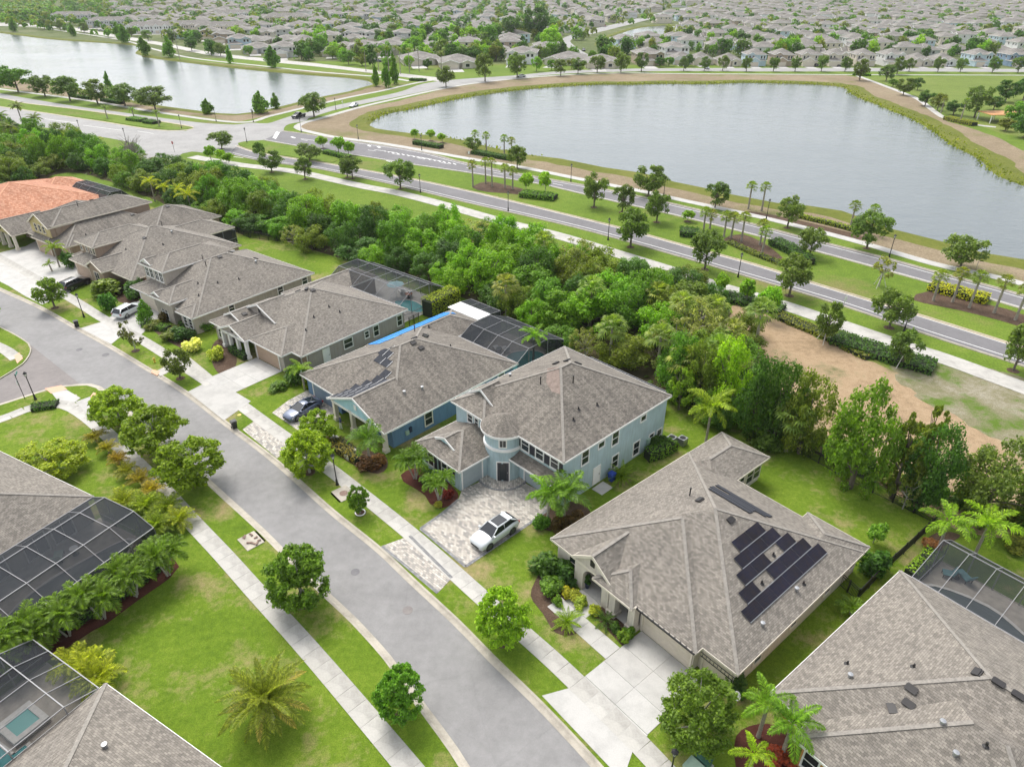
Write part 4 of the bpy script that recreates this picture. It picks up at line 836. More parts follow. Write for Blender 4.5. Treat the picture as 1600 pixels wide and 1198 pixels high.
deck(l1.M, -20, .0, -8.3, .4); pool('kidney-shaped dark pool under the cage beside the clumped palms', l1.M, l1.az, blob(-6.2, -5.0, 4.6, 2.0, seed=4), 'lake_water')
cage('pool cage over the raised spa in the bottom left corner', l2.M, l2.az, [.05+1.95*k for k in range(5)], [(.45, 2.9), (2.6, 3.6), (6, 3.6), (10, 3.6), (13.5, 2.9)], 'alu_frame_white', scr='screen_light')
deck(l2.M, -.4, 8, .3, 14); pool('turquoise pool below the raised spa', l2.M, l2.az, [(.8, 4.7), (2.9, 4.7), (2.9, 5.6), (6.4, 5.6), (6.4, 11), (.8, 11)])
spa = thing('spa', 'square raised spa with pale stone rim and green water', 'spa', l2.M.translation, -l2.az)
m = MB(MATS['stone_cap']); x0, x1, y0, y1 = 3.1, 5.5, 2.8, 5.1
for a in ((x0, x1, y0, y0+.4), (x0, x1, y1-.4, y1), (x0, x0+.4, y0+.4, y1-.4), (x1-.4, x1, y0+.4, y1-.4)): m.box(*a, .1, .62)
m.build('rim', spa); m = MB(MATS['spa_water']); m.box(x0+.4, x1-.4, y0+.4, y1-.4, .1, .5); m.box(x0+.9, x1-.9, y0+.9, y1-.9, .1, .505); m.build('water', spa)
cage('pool cage with patio chairs behind the bottom right house', r2.M, r2.az, [.9+2.0*k for k in range(9)], [(17.8, 2.9), (22.4, 4.1), (24.8, 2.7)], 'alu_frame_white', scr='screen_light')
deck(r2.M, .8, 17, 17.3, 25); pool('free-form pool with dark water behind the bottom right house', r2.M, r2.az, blob(6.0, 20.4, 4.2, 1.9, seed=7), 'lake_water')
cage('broad pool cage with a rounded roof behind the greige house', h4.M, h4.az, [-18.1, -15.2, -12.6, -9.8, -7.2, -4.6, -1.9], [(18.2, 2.85), (20.4, 4.2), (24.2, 4.2), (27.3, 2.7)], scr='screen_light')
deck(h4.M, -18.5, -1.5, 17.6, 27.6, 'concrete_white'); pool('small blue-green pool inside the cage behind the greige house', h4.M, h4.az, blob(-5.0, 23.0, 2.6, 1.6, seed=3))
cage('dark pool cage on the rear of the dark blue house', hd.M, hd.az, [-10.4, -8.0, -5.5, -3.0, -.2], [(20.1, 2.85), (22.2, 4.0), (25.8, 4.0), (29, 2.7)])
cage('low pool cage beyond the white patio roof', hd.M, hd.az, [-18.2, -16.2, -14.2, -12.2], [(27.6, 3.0), (29.6, 2.8)])
deck(hd.M, -11.2, 0, 19.5, 29.2); pool('dark blue pool inside the cage on the rear of the dark blue house', hd.M, hd.az, blob(-3.2, 24.4, 2.6, 3.0, seed=5), 'pool_water')
cage('narrow dark pool cage behind the pale blue house', hb.M, hb.az, [-15.0, -12.2, -9.4, -6.6, -3.6], [(16.6, 3.0), (19.9, 2.9), (21.4, 2.5)]); deck(hb.M, -15.2, -3.4, 16, 21.6)
cage('domed black pool cage beside the orange tile roof', h8.M, h8.az, [-13.2, -10.4, -7.0, -3.4, .8], [(.2, 3.0), (2.4, 4.4), (4.6, 4.4), (6.4, 2.7)]); deck(h8.M, -13.5, 1, -.5, 6.6)
cage('small dark pool cage behind the tan dormer house', h6.M, h6.az, [-12.4, -9.6, -6.6], [(20.2, 2.9), (22.4, 3.2), (25, 2.5)]); deck(h6.M, -12.5, -6.4, 20, 25)
# ---------------------------------------------------------------- driveways and walks
def slabs(name, H, x0, x1, ys, cols, mat, z=LZ+.03):
    root = tag(thing(name, None, None, H.M.translation, -H.az), kind='structure')
    for ya, yb in zip(ys, ys[1:]):
        for c in range(cols):
            m = MB(MATS[mat]); m.box(x0+(x1-x0)*c/cols+.008, x0+(x1-x0)*(c+1)/cols-.008, ya+.008, yb-.008, 0, z+rg.uniform(0, .006)); m.build('slab', root)
slabs('driveway', h1, 9.85, 15.7, [-5.3, -3.3, -1.2, .9], 2, 'concrete_white')
slabs('driveway', h1, 9.85, 15.75, [-6.75, -5.31], 2, 'concrete_white')
def hpoly(H, pts): return [H.P(a, b) for a, b in pts]
structure('driveway_apron', hpoly(h1, [(9.85, -6.77), (15.75, -6.77), (16.7, -8.85), (9.0, -8.75)]), LZ+.032, 'concrete_white', 0)
slabs('walk', h1, 3.4, 9.83, [-3.1, -1.55], 4, 'concrete_white'); slabs('walk', h1, 3.9, 6.2, [-1.54, .34], 1, 'concrete_white')
structure('driveway', pw([(657,826),(690,803),(716,781),(722,765),(760,748),(800,744),(840,765),(864,790),(834,813),(727.5,885)], LZ), LZ+.03, 'pavers', 0)
structure('driveway_apron', pw([(597,853),(640,837),(706,903),(684,926)], LZ), LZ+.03, 'pavers', 0)
for P in ([(657,826),(727.5,885)], [(640,837),(706,903)], [(597,853),(684,926)], [(727.5,885),(834,813),(858,795)], [(657,826),(690,803),(717,780)]): ribbon('driveway_border', resample(pw(P, LZ), 1), [(-.14, LZ+.037), (.14, LZ+.037)], 'pavers_border')
m = MB(MATS['pavers'], MATS['pavers_border']); m.lathe([(0, .22), (2.5, .22), (2.5, .1)], 28, 0, (tc[0]+.4, -.5, 0)); m.lathe([(2.51, .21), (2.72, .205), (2.72, .1)], 28, 1, (tc[0]+.4, -.5, 0)); o = m.build('entry_landing'); o.matrix_world = hb.M; tag(o, kind='structure')
structure('driveway', pw([(425,645),(450,626),(480,610),(497,602),(540,629),(517,650),(500,665),(478,680)], LZ), LZ+.03, 'pavers', 0)
structure('driveway_apron', pw([(379,671),(400,656),(455,696),(433,716)], LZ), LZ+.03, 'pavers', 0)
slabs('driveway', h4, -8.9, -3.2, [-8.6, -6.6, -4.6, -2.6, -1.2], 2, 'concrete_white')
structure('driveway_apron', pw([(294,612),(333,592),(392,627),(350,657)], LZ), LZ+.032, 'concrete_white', 0)
structure('driveway', pw([(160,503),(180,490),(240,458),(270,478),(215,528),(195,517)], LZ), LZ+.03, 'concrete_white', 0); structure('driveway_apron', pw([(126,513),(162,502),(198,518),(174,538)], LZ), LZ+.034, 'concrete_white', 0)
structure('driveway', pw([(14,447),(0,440),(-40,420),(0,395),(40,385),(60,375),(80,395),(95,410),(150,415),(135,432),(120,450),(98,462),(66,476),(40,463)], LZ), LZ+.03, 'concrete_white', 0)
structure('walk', pw([(340,594),(328,600),(285,560),(290,553)], LZ), LZ+.026, 'concrete', 0)
m = MB(MATS['pavers_border']);
# ================================================================ foliage meshes
def leaf_mesh(name, C, N, size, aspect=.55, mats=('leaf',), rng=None):
    C = np.asarray(C, float); N = np.asarray(N, float); n = len(C); rng = rng or np.random.default_rng(1)
    N /= np.linalg.norm(N, axis=1, keepdims=True)+1e-9
    A = np.cross(N, rng.normal(size=(n, 3))); A /= np.linalg.norm(A, axis=1, keepdims=True)+1e-9; B = np.cross(N, A)
    s = np.broadcast_to(np.asarray(size, float).reshape(-1, 1), (n, 1)); a, b = A*s, B*s*aspect
    bend = N*s*.25
    V = np.stack([C-a, C-b+bend, C+a, C+b+bend], 1).reshape(-1, 3)
    me = bpy.data.meshes.new(name); me.vertices.add(4*n); me.vertices.foreach_set('co', V.ravel())
    me.loops.add(4*n); me.loops.foreach_set('vertex_index', np.arange(4*n, dtype=np.int32))
    me.polygons.add(n); me.polygons.foreach_set('loop_start', np.arange(0, 4*n, 4, dtype=np.int32)); me.polygons.foreach_set('loop_total', np.full(n, 4, dtype=np.int32))
    me.update(calc_edges=True)
    for k in mats: me.materials.append(MATS[k])
    return me
def lobes_cloud(rng, lobes, n, flat=.35, fill=.36, fuzz=.07):
    """leaves on the outside of a set of lobes (centre, radii)"""
    w = np.array([r[0]*r[1]+r[0]*r[2] for c, r in lobes]); w = w/w.sum(); idx = rng.choice(len(lobes), n, p=w)
    D = rng.normal(size=(n, 3)); D /= np.linalg.norm(D, axis=1, keepdims=True); D[:, 2] = np.where((D[:, 2] < -.2) & (rng.random(n) < .65), -D[:, 2], D[:, 2])
    r = 1+fuzz*rng.normal(size=n)-fill*rng.random(n)**1.5*1.6
    cen = np.array([c for c, _ in lobes])[idx]; rad = np.array([q for _, q in lobes])[idx]
    C = cen+D*rad*r[:, None]; N = D*.9+rng.normal(size=(n, 3))*.55+np.array([0, 0, flat])
    return C, N
def crown(name, seed, zc, rz, n, leaf, z0=.12, nl=26, lr=.30, shape='round', openness=.15, inner=.62, fuzz=.07):
    """crown of unit width; zc, rz centre and half height in units of the tree height"""
    rng = np.random.default_rng(seed); L = []
    for k in range(nl):
        for _ in range(20):
            p = rng.uniform(-1, 1, 3)
            if np.linalg.norm(p) <= 1: break
        p = p/max(1e-6, np.linalg.norm(p))*(inner+.2*rng.random()) if rng.random() > .2 else p*.5
        sx = 1.0
        if shape == 'cone': sx = max(.12, (1-(p[2]*.5+.5))*1.15)
        if shape == 'egg': sx = 1-.35*(p[2]*.5+.5)
        if shape == 'flat': sx = 1.0; p[2] = p[2]*.9+.05
        q = lr*(.65+.6*rng.random())*(sx**.7)
        L.append(((p[0]*.5*sx, p[1]*.5*sx, zc+p[2]*rz*(1-q*.6)), (q*.5, q*.5, q*rz*1.0*(1 if shape != 'flat' else .95))))
    C, N = lobes_cloud(rng, L, n, fuzz=fuzz); k = .5/np.percentile(np.hypot(C[:, 0], C[:, 1]), 97); a_, b_ = np.percentile(C[:, 2], 1.5), np.percentile(C[:, 2], 99.5); kz = (1-z0)/(b_-a_); C = C*np.array([k, k, kz])+np.array([0, 0, z0-a_*kz]); L = [((c[0]*k, c[1]*k, c[2]*kz+z0-a_*kz), q) for c, q in L]; return leaf_mesh(name, C, N, leaf*(.7+.6*rng.random(n)), .6, rng=rng), L
def trunk_mesh(name, seed, zc, rz, L, rb=.028, n_trunk=1, branches=6, mat='bark', spread=.1):
    r = random.Random(seed); m = MB(MATS[mat])
    for t in range(n_trunk):
        dx, dy = (r.uniform(-spread, spread), r.uniform(-spread, spread)) if n_trunk > 1 else (0, 0)
        top = zc-rz*.2; m.tube([(dx*.15, dy*.15, 0), (dx*.5, dy*.5, top*.5), (dx, dy, top), (dx*1.1, dy*1.1, zc+rz*.4)], [rb/n_trunk**.5*1.25, rb/n_trunk**.5, rb*.7/n_trunk**.5, rb*.25], 6)
    for c, q in r.sample(L, min(branches, len(L))):
        z0 = max(.05, min(zc-rz*.55, c[2]-.1)); m.tube([(0, 0, z0), (c[0]*.45, c[1]*.45, z0+(c[2]-z0)*.6), c], [rb*.55, rb*.35, rb*.12], 4)
    return m.mesh(name)
SPEC = {}
def species(key, nvar, zc, rz, n, leaf, mat='bark', rb=.028, ntr=1, br=7, **kw):
    SPEC[key] = []
    for v in range(nvar):
        cm, L = crown('crown', hash(key) % 97+v*13 if False else sum(map(ord, key))*7+v*13, zc, rz, n, leaf, **kw); SPEC[key].append((trunk_mesh('trunk', v, zc, rz, L, rb, ntr, br, mat), cm))
species('street', 4, .60, .40, 9500, .028, 'bark_pale', shape='egg', nl=110, lr=.16, inner=.84, z0=.17, fuzz=.2)
species('fine', 1, .60, .40, 16000, .019, 'bark_pale', shape='egg', nl=130, lr=.14, inner=.85, z0=.14, fuzz=.24)
species('oak', 5, .62, .38, 3000, .036, 'bark', nl=40, lr=.25, inner=.72, br=12, shape='flat', z0=.27)
species('round', 3, .72, .28, 1500, .065, 'bark_pale', rb=.02, ntr=3, nl=18, lr=.42, z0=.42)
species('conic', 3, .54, .46, 2000, .055, shape='cone', nl=42, lr=.34, br=2, z0=.06)
species('wood', 6, .54, .46, 7000, .023, nl=60, lr=.25, inner=.78, z0=.05)
species('pine', 3, .62, .36, 3600, .032, nl=60, lr=.17, inner=.8, br=16, shape='egg', z0=.18)
species('wispy', 3, .6, .4, 2400, .020, 'dead_wood', nl=60, lr=.17, inner=.8, br=30, z0=.10)
species('shrub', 4, .46, .54, 1700, .07, nl=20, lr=.42, z0=.0)
species('lowpoly', 4, .56, .44, 420, .085, nl=14, lr=.42, z0=.10)
species('thin', 3, .62, .36, 420, .05, 'bark_pale', nl=22, lr=.2, inner=.8, br=18, rb=.02, z0=.22)
_vc = [0]
def tree(name, label, pos, h, w, sp, color, group=None, rz=None, cat='tree'):
    _vc[0] += 1; tm, cm = SPEC[sp][(_vc[0]*7+_vc[0]//5) % len(SPEC[sp])]; rr = random.Random(_vc[0])
    root = thing(name, label, cat, pos, rr.uniform(0, 6.28) if rz is None else rz, group)
    b_ = rr.uniform(.84, 1.16); hu = rr.uniform(.92, 1.10); v = lambda c: (c[0]*b_*hu, c[1]*b_, c[2]*b_*rr.uniform(.8, 1.1))
    if sp != 'shrub': obj('trunk', tm, root, scale=(w*.5+h*.4, w*.5+h*.4, h))
    obj('crown' if sp != 'shrub' else 'foliage', cm, root, scale=(w, w*rr.uniform(.9, 1.1), h), color=v(color))
    return root
# ---------------------------------------------------------------- palms
def frond_mesh(name, e0, e1, nleaf=26, wl=.30, lw=.045, plume=False, stalk=.12, seed=1, vee=.5, mat='leaf'):
    """unit-length frond growing along +X, rising at e0 degrees and ending at e1"""
    r = random.Random(seed); m = MB(MATS[mat], MATS['palm_bark']); pts = []; x = z = 0.0; N = 14
    for i in range(N+1):
        pts.append(Vector((x, 0, z))); a = R(e0+(e1-e0)*(i/N)**1.25); x += math.cos(a)/N; z += math.sin(a)/N
    m.tube(pts, [.014*(1-.8*i/N)+.003 for i in range(N+1)], 3, 0, False)
    for k in range(nleaf):
        t = stalk+(1-stalk)*(k+.5)/nleaf; f = t*N; i = min(N-1, int(f)); p = pts[i].lerp(pts[i+1], f-i); d = (pts[i+1]-pts[i]).normalized(); up = Vector((-d.z, 0, d.x))
        L = wl*(math.sin(math.pi*min(1, (t*.92+.12)))**.6)*r.uniform(.85, 1.1)
        for s in ((-1, 1) if not plume else (-1, 1, -1, 1)):
            el = r.uniform(-.35, .9) if plume else vee*r.uniform(.7, 1.1)
            q = (Vector((0, s, 0))*math.cos(el)+up*math.sin(el)*.8+d*r.uniform(.45, .8)).normalized(); tip = p+q*L+Vector((0, 0, -L*r.uniform(.15, .4))); mid = p+q*L*.5+up*.01
            w = lw*.5; sd = d*w; m.face([p-sd*.6, mid-sd, tip, mid+sd])
    return m.mesh(name)
FR = {'feather': [frond_mesh('frond', a, b, 30, seed=k) for k, (a, b) in enumerate(((72, 5), (48, -38), (20, -62)))],
      'plume': [frond_mesh('frond', a, b, 26, .21, .042, True, seed=k) for k, (a, b) in enumerate(((65, -10), (38, -48), (10, -70)))],
      'adonidia': [frond_mesh('frond', a, b, 26, .32, .062, seed=k, vee=.75) for k, (a, b) in enumerate(((72, -35), (48, -70), (25, -88)))],
      'date': [frond_mesh('frond', a, b, 44, .16, .026, seed=k, vee=.7, stalk=.06) for k, (a, b) in enumerate(((68, 22), (35, -18), (2, -42)))],
      'areca': [frond_mesh('frond', a, b, 24, .28, .045, seed=k, vee=.6) for k, (a, b) in enumerate(((80, 10), (66, -25), (50, -50)))]}
def ptrunk(m, base, top, r0, r1, bulge=False):
    base, top = Vector(base), Vector(top); mid = base.lerp(top, .5)+Vector(((top.x-base.x)*-.15, 0, 0)); n = 9; P = []; rr = []
    for i in range(n+1):
        t = i/n; P.append(base*(1-t)**2+mid*2*t*(1-t)+top*t*t); rr.append((r0*(1-t)+r1*t)*(1.12 if i % 2 else .96)*(1.3 if i == 0 else 1))
    m.tube(P, rr, 8)
def palm(label, pos, h, style='feather', L=2.2, n=12, color=G_FROND, trunks=1, spread=.5, r0=.14, name='palm_tree', group=None, mat='palm_bark', old=0):
    """h: height of the growing point; every frond is a part"""
    rr = random.Random(sum(map(ord, label))+int(pos.x*31+pos.y*17)); root = thing(name, label, 'palm', pos, rr.uniform(0, 6.28), group)
    for t in range(trunks):
        a = 6.28*t/trunks+rr.uniform(-.3, .3); tx, ty = (spread*math.cos(a), spread*math.sin(a)) if trunks > 1 else (rr.uniform(-.15, .15), rr.uniform(-.15, .15)); hh = h*rr.uniform(.88, 1.08)
        m = MB(MATS[mat], MATS['box_pale']); ptrunk(m, (tx*.15, ty*.15, -.1), (tx, ty, hh*.9), r0*(1 if trunks == 1 else .6), r0*.75*(1 if trunks == 1 else .6))
        if style in ('plume', 'adonidia'): m.tube([(tx, ty, hh*.86), (tx, ty, hh)], [r0*.7, r0*.4], 8, 1)
        m.build('trunk', root)
        for k in range(n):
            az = k*2.39996+t; lev = 0 if k < n*.22 else (1 if k < n*.68 else 2); ln = L*rr.uniform(.85, 1.1)
            k_ = rr.uniform(.75, 1.1); c = tuple(x*k_ for x in color)
            if old and k >= n-old: c = (.24, .19, .09); lev = 2
            obj('frond', FR[style][lev], root, (tx, ty, hh), (rr.uniform(-.25, .25), rr.uniform(-.12, .2), az), ln, c)
    return root
def fan_crown(seed, n=22):
    r = random.Random(seed); m = MB(MATS['leaf'])
    for k in range(n):
        az = k*2.39996; el = R(75-110*(k/n)+r.uniform(-10, 10)); d = Vector((math.cos(az)*math.cos(el), math.sin(az)*math.cos(el), math.sin(el))); s = d.cross(Vector((0, 0, 1))).normalized(); u = s.cross(d); b = d*.55; N = 9
        for i in range(N):
            a = R(-80+160*i/(N-1)); q = (d*math.cos(a)+s*math.sin(a)).normalized(); tip = b+q*.5+Vector((0, 0, -.16)); w = (u*.15+s*.9).normalized().cross(q).cross(q).normalized()*.05
            m.face([b, b+q*.28-w+u*.03, tip, b+q*.28+w+u*.03])
        m.tube([(0, 0, 0), b], [.02, .012], 3, 0, False)
    return m.mesh('crown')
def feather_crown(seed, n=14):
    r = random.Random(seed); m = MB(MATS['leaf'])
    for k in range(n):
        az = k*2.39996; e0 = 75-75*k/n; pts = []; x = z = 0.0; N = 6
        for i in range(N+1):
            pts.append(Vector((x*math.cos(az), x*math.sin(az), z))); a = R(e0-95*i/N); x += math.cos(a)/N; z += math.sin(a)/N
        s = Vector((-math.sin(az), math.cos(az), 0))
        for i in range(N):
            w0, w1 = .17*math.sin(math.pi*(i+.6)/(N+1)), .17*math.sin(math.pi*(i+1.6)/(N+1))
            for sg in (-1, 1): m.face([pts[i], pts[i]+s*sg*w0-Vector((0, 0, w0*.5)), pts[i+1]+s*sg*w1*.7-Vector((0, 0, w1*.6)), pts[i+1]])
    return m.mesh('crown')
FAN = [fan_crown(k) for k in range(3)]; FEA = [feather_crown(k) for k in range(3)]
_mt = MB(MATS['palm_bark']); ptrunk(_mt, (0, 0, 0), (.02, .01, 1), .045, .036); PTR = _mt.mesh('trunk')
def far_palm(label, pos, h, w, kind='fan', color=G_OLIVE, group=None):
    rr = random.Random(int(pos.x*13+pos.y*7)); root = thing('sabal_palm' if kind == 'fan' else 'palm_tree', label, 'palm', pos, rr.uniform(0, 6.28), group)
    obj('trunk', PTR, root, scale=(4.2, 4.2, h-w*.25)); obj('crown', rr.choice(FAN if kind == 'fan' else FEA), root, (0, 0, h-w*.30), scale=w*.55, color=tuple(x*rr.uniform(.85, 1.15) for x in color)); return root
# ---------------------------------------------------------------- hedges and shrubs
def hedge(label, P, w, h, color, dens=42, size=.11, cat='hedge', name='hedge', step=.6, flowers=None):
    P = resample(P, step); rng = np.random.default_rng(len(P)*3+int(abs(P[0].x))); z0 = P[0].z; o0 = P[0].copy()
    root = thing(name, label, cat, o0)
    C, N = [], []
    for a, b in zip(P, P[1:]):
        t = (b-a); L = t.length; t = t/max(L, 1e-6); s = Vector((-t.y, t.x, 0)); k = max(3, int(L*(w+2*h)*dens))
        for _ in range(k):
            v = rng.uniform(0, w+2*h); f = rng.uniform(-.05, 1.05); q = a.lerp(b, f)-o0; nz = rng.normal(0, .035)
            if v < h: p = q+s*(w/2+nz)+Vector((0, 0, v*1.0)); nn = s+Vector((0, 0, .3))
            elif v < h+w: p = q+s*(v-h-w/2)*.96+Vector((0, 0, h+nz+.05*math.sin(q.x*2.1+q.y*1.7))); nn = Vector((0, 0, 1))
            else: p = q-s*(w/2+nz)+Vector((0, 0, v-h-w)); nn = -s+Vector((0, 0, .3))
            C.append(tuple(p)); N.append(tuple(nn+Vector(tuple(rng.normal(0, .4, 3)))))
    obj('foliage', leaf_mesh('foliage', C, N, size*(.7+.6*rng.random(len(C))), .6, rng=rng), root, color=color)
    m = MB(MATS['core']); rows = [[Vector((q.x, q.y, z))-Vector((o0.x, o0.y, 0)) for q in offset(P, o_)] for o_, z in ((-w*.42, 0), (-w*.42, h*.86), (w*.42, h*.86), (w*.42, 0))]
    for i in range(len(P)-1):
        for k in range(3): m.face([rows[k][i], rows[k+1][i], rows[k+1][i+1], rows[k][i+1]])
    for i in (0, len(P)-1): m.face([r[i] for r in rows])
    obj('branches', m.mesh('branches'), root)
    return root
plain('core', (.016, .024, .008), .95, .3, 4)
def shrub(label, pos, w, h, color, sp='shrub', name='shrub', group=None): return tree(name, label, pos, h, w, sp, color, group, cat='shrub')
def bed(P, mat='mulch_brown', z=LZ): return structure('planting_bed', P, z+.02, mat, z-.05)
ORD = ('first second third fourth fifth sixth seventh eighth ninth tenth eleventh twelfth thirteenth fourteenth fifteenth sixteenth seventeenth eighteenth nineteenth twentieth').split()
for w_ in ('thirtieth', 'fortieth', 'fiftieth', 'sixtieth', 'seventieth', 'eightieth', 'ninetieth', 'hundredth'): ORD += [{'thirtieth': 'twenty', 'fortieth': 'thirty', 'fiftieth': 'forty', 'sixtieth': 'fifty', 'seventieth': 'sixty', 'eightieth': 'seventy', 'ninetieth': 'eighty', 'hundredth': 'ninety'}[w_]+'-'+w for w in ORD[:9]]+[w_]
def row(items, name, lab, sp, color, group, z=0.0, cat='tree'):
    for k, it in enumerate(sorted(items)):
        bx, by, ty, wpx = it[:4]; b = at(bx, by, z); h = height(b, ty)
        if by > 200:
            m = MB(MATS['mulch_brown']); m.lathe([(.75, 0), (.7, .03), (0, .035)], 12); o = m.build('mulch_ring'); o.location = b; tag(o, kind='structure')
        w = wpx/pxm(b+Vector((0, 0, h*.6)))
        tree(name, lab.format(ORD[k]), b, h*1.04, w*1.1, sp if len(it) < 6 else it[5], it[4] if len(it) > 4 and it[4] else color, group)
def prow(items, lab, kind, color, group, wm=2.6):
    for k, (bx, by, ty) in enumerate(sorted(items)): b = at(bx, by); far_palm(lab.format(ORD[k]), b, max(2.2, height(b, ty)), wm, kind, color, group)
# ================================================================ planting along the boulevard and lakes
row([(347,233,207,34),(407,248,223,18),(425,269,238,32),(477,280,248,26),(484,252,226,36),(543,277,248,24),(551,279,245,34),(626,295,253,42),(985,386,330,48),(1101,421,364,48),(1233,462,402,52),(1389,512,459,60),(1583,579,512,42)], 'oak_tree', 'dark young oak, {} from the left along the near carriageway', 'oak', G_OAK, 'oaks along the near carriageway')
row([(928,324,274,33),(972,332,291,32),(1026,347,300,35),(1265,400,359,40)], 'oak_tree', 'dark oak on the grass median, {} from the left', 'oak', G_OAK, 'oaks on the grass median')
row([(1013,306,262,46),(739,238,216,24),(808,263,229,28),(1117,325,287,34),(1230,356,310,38),(1354,388,335,48),(1500,418,370,60),(491,183,147,40)], 'oak_tree', 'dark oak by the lakeside path, {} from the left beside the main lake', 'oak', G_OAK, 'oaks beside the lakeside path')
row([(330,251,229,16),(347,254,235,15),(358,257,240,17),(505,232,214,19),(530,241,216,19),(545,243,223,18),(648,218,203,11),(673,220,204,13),(691,223,209,13),(822,300,273,20),(852,303,271,20),(1074,346,330,18),(1125,464,430,24),(1165,474,440,26),(1197,500,452,30)], 'clipped_tree', 'small round-headed bright tree by the boulevard, {} from the left', 'round', G_BRIGHT, 'small round-headed boulevard trees')
row([(29,144,105,42,G_MID),(71,151,120,38),(110,158,121,40),(153,163,127,40),(196,166,133,46),(243,172,137,46)], 'oak_tree', 'oak on the near bank of the left lake, {} from the left', 'oak', G_OAK, 'oaks on the bank of the left lake')
row([(325,178,156,19,G_MID),(176,156,115,14),(408,177,145,26),(431,170,147,14),(24,50,29,14),(115,57,37,10),(186,63,37,12),(196,67,40,15),(227,87,59,17),(266,90,59,18),(360,99,73,10),(427,106,74,21),(588,135,103,11),(604,137,100,12),(617,132,86,14)], 'cypress_tree', 'conical green cypress around the left lake, {} from the left', 'conic', G_MID, 'conical cypresses around the left lake')
row([(697,136,105,29),(758,128,86,28),(808,122,84,28),(876,119,94,21),(903,116,92,21),(933,114,88,23),(970,114,84,21),(1002,112,84,19),(1068,111,91,15),(1100,111,90,15),(1129,111,88,16),(1166,112,89,15),(1208,112,91,17),(1242,112,89,15),(1283,112,88,18),(1320,112,90,15),(1343,126,94,22),(1384,127,103,24),(1401,117,91,19),(1420,112,92,14),(1465,113,90,14),(1500,113,92,16),(1550,114,90,18),(1590,114,90,20)], 'street_tree', 'street tree on the far side of the lakes, {} from the left', 'oak', G_OAK, 'street trees along the lakeside road')
row([(1394,136,124,13,G_MID),(1411,149,124,26),(1433,141,123,17,G_DARK),(1445,166,143,24,G_DARK),(1464,173,148,20,G_OLIVE),(1489,180,159,26,G_DARK),(1522,184,138,42,G_OAK),(1570,160,128,32,G_DARK),(1598,157,122,30,G_DARK),(1552,172,152,26,G_DARK),(1585,196,162,36,G_MID),(1600,215,180,40,G_DARK),(1570,205,186,24,G_OLIVE)], 'park_tree', 'tree along the park path beyond the lake, {} from the left', 'oak', G_OAK, 'trees along the park path')
prow([(739,292,252),(759,287,248),(769,292,249),(789,294,258),(801,296,262),(743,233,205),(760,236,208),(788,245,212),(799,243,216),(1099,362,326),(1109,357,330),(1131,370,332),(1142,372,334),(1158,378,334),(1187,383,345),(1190,398,356),(1169,327,286),(1190,330,287),(1328,357,316),(1357,366,322),(1458,470,425),(1488,472,421),(1514,481,426),(1553,489,433),(1586,500,445),(1499,193,155),(1470,177,152)], 'sabal palm planted along the boulevard and lake, {} from the left', 'fan', (.10, .125, .035), 'sabal palms along the boulevard')
prow([(168,185,163),(210,185,166),(249,197,170),(281,93,33),(620,118,70),(640,114,74),(655,112,72),(695,100,74),(560,95,62)], 'feathery palm near the left lake, {} from the left', 'feather', (.085, .12, .03), 'feathery palms near the left lake', 3.4)
def phedge(label, pts, w, h, color, z=0.0, **kw): return hedge(label, pw(pts, z), w, h, color, **kw)
hk = dict(dens=22, size=.17, step=1.2)
for lab, P, w_, h_, c in (('clipped hedge on the median beside the crossroads', [(508,240),(546,249)], 2, 1.0, G_MID), ('large clipped hedge under round trees on the median', [(815,306),(868,312)], 3.6, 1.1, G_MID), ('rounded hedge at the left end of the palm bed', [(1062,366),(1092,368)], 3.6, 1.1, G_DARK),
        ('curving dark hedge right of the palm bed', [(1208,381),(1240,396),(1262,414)], 2.8, 1.2, G_DARK), ('low dark hedge on the lake bank below three small trees', [(648,225),(690,232)], 2.4, 1.0, G_DARK), ('long low hedge on the lake bank under palms', [(740,240),(802,251)], 2.4, 1.0, G_DARK),
        ('low hedge beside the boulevard path left of the bare lot', [(1131,466),(1170,474),(1222,488)], 3.6, .8, G_DARK), ('long low hedge between the boulevard path and the bare lot', [(1303,530),(1380,556),(1459,578)], 4.2, .8, G_DARK), ('hedge topped with yellow flowers under the sabal palms', [(1452,450),(1500,462),(1543,472)], 3.2, 1.0, (.22, .22, .02)),
        ('first box hedge on the west median', [(203,187.5),(226,190.5)], 3.5, 1.0, G_MID), ('second box hedge on the west median nearer the crossroads', [(229,192),(246,194)], 3.5, 1.0, G_DARK), ('dark hedge under oaks on the left lake bank', [(111,151),(142,156)], 2, 1.1, G_DARK), ('second dark hedge under oaks on the left lake bank', [(160,158),(192,163)], 2, 1.1, G_DARK),
        ('hedge on the corner beyond the left lake', [(641,126),(665,127)], 3, 1.0, G_DARK), ('hedge at the fork of the park path', [(1332,118),(1360,119)], 3, 1.0, G_MID), ('yellowish hedge along the park bank', [(1478,187),(1498,192),(1522,197)], 3, 1.2, (.14, .15, .03)), ('low ring of planting on the median by the sabals', [(1138,379),(1175,396),(1222,414)], 1.6, .45, G_OLIVE),
        ('row of grasses along the lake bank', [(1249,340),(1300,352),(1347,365)], 1.4, .7, (.12, .15, .03)), ('row of low grasses beside the bare lot', [(1215,494),(1290,525),(1360,560)], 2.6, .5, (.10, .11, .03))):
    phedge(lab, P, w_, h_, c, **hk)
bed(smooth(pw([(738,293),(760,284),(800,291),(830,300),(822,305),(790,302),(760,300)]), 2, True), z=0); bed(smooth(pw([(1130,374),(1160,366),(1200,384),(1228,410),(1205,408),(1160,392)]), 2, True), z=0)
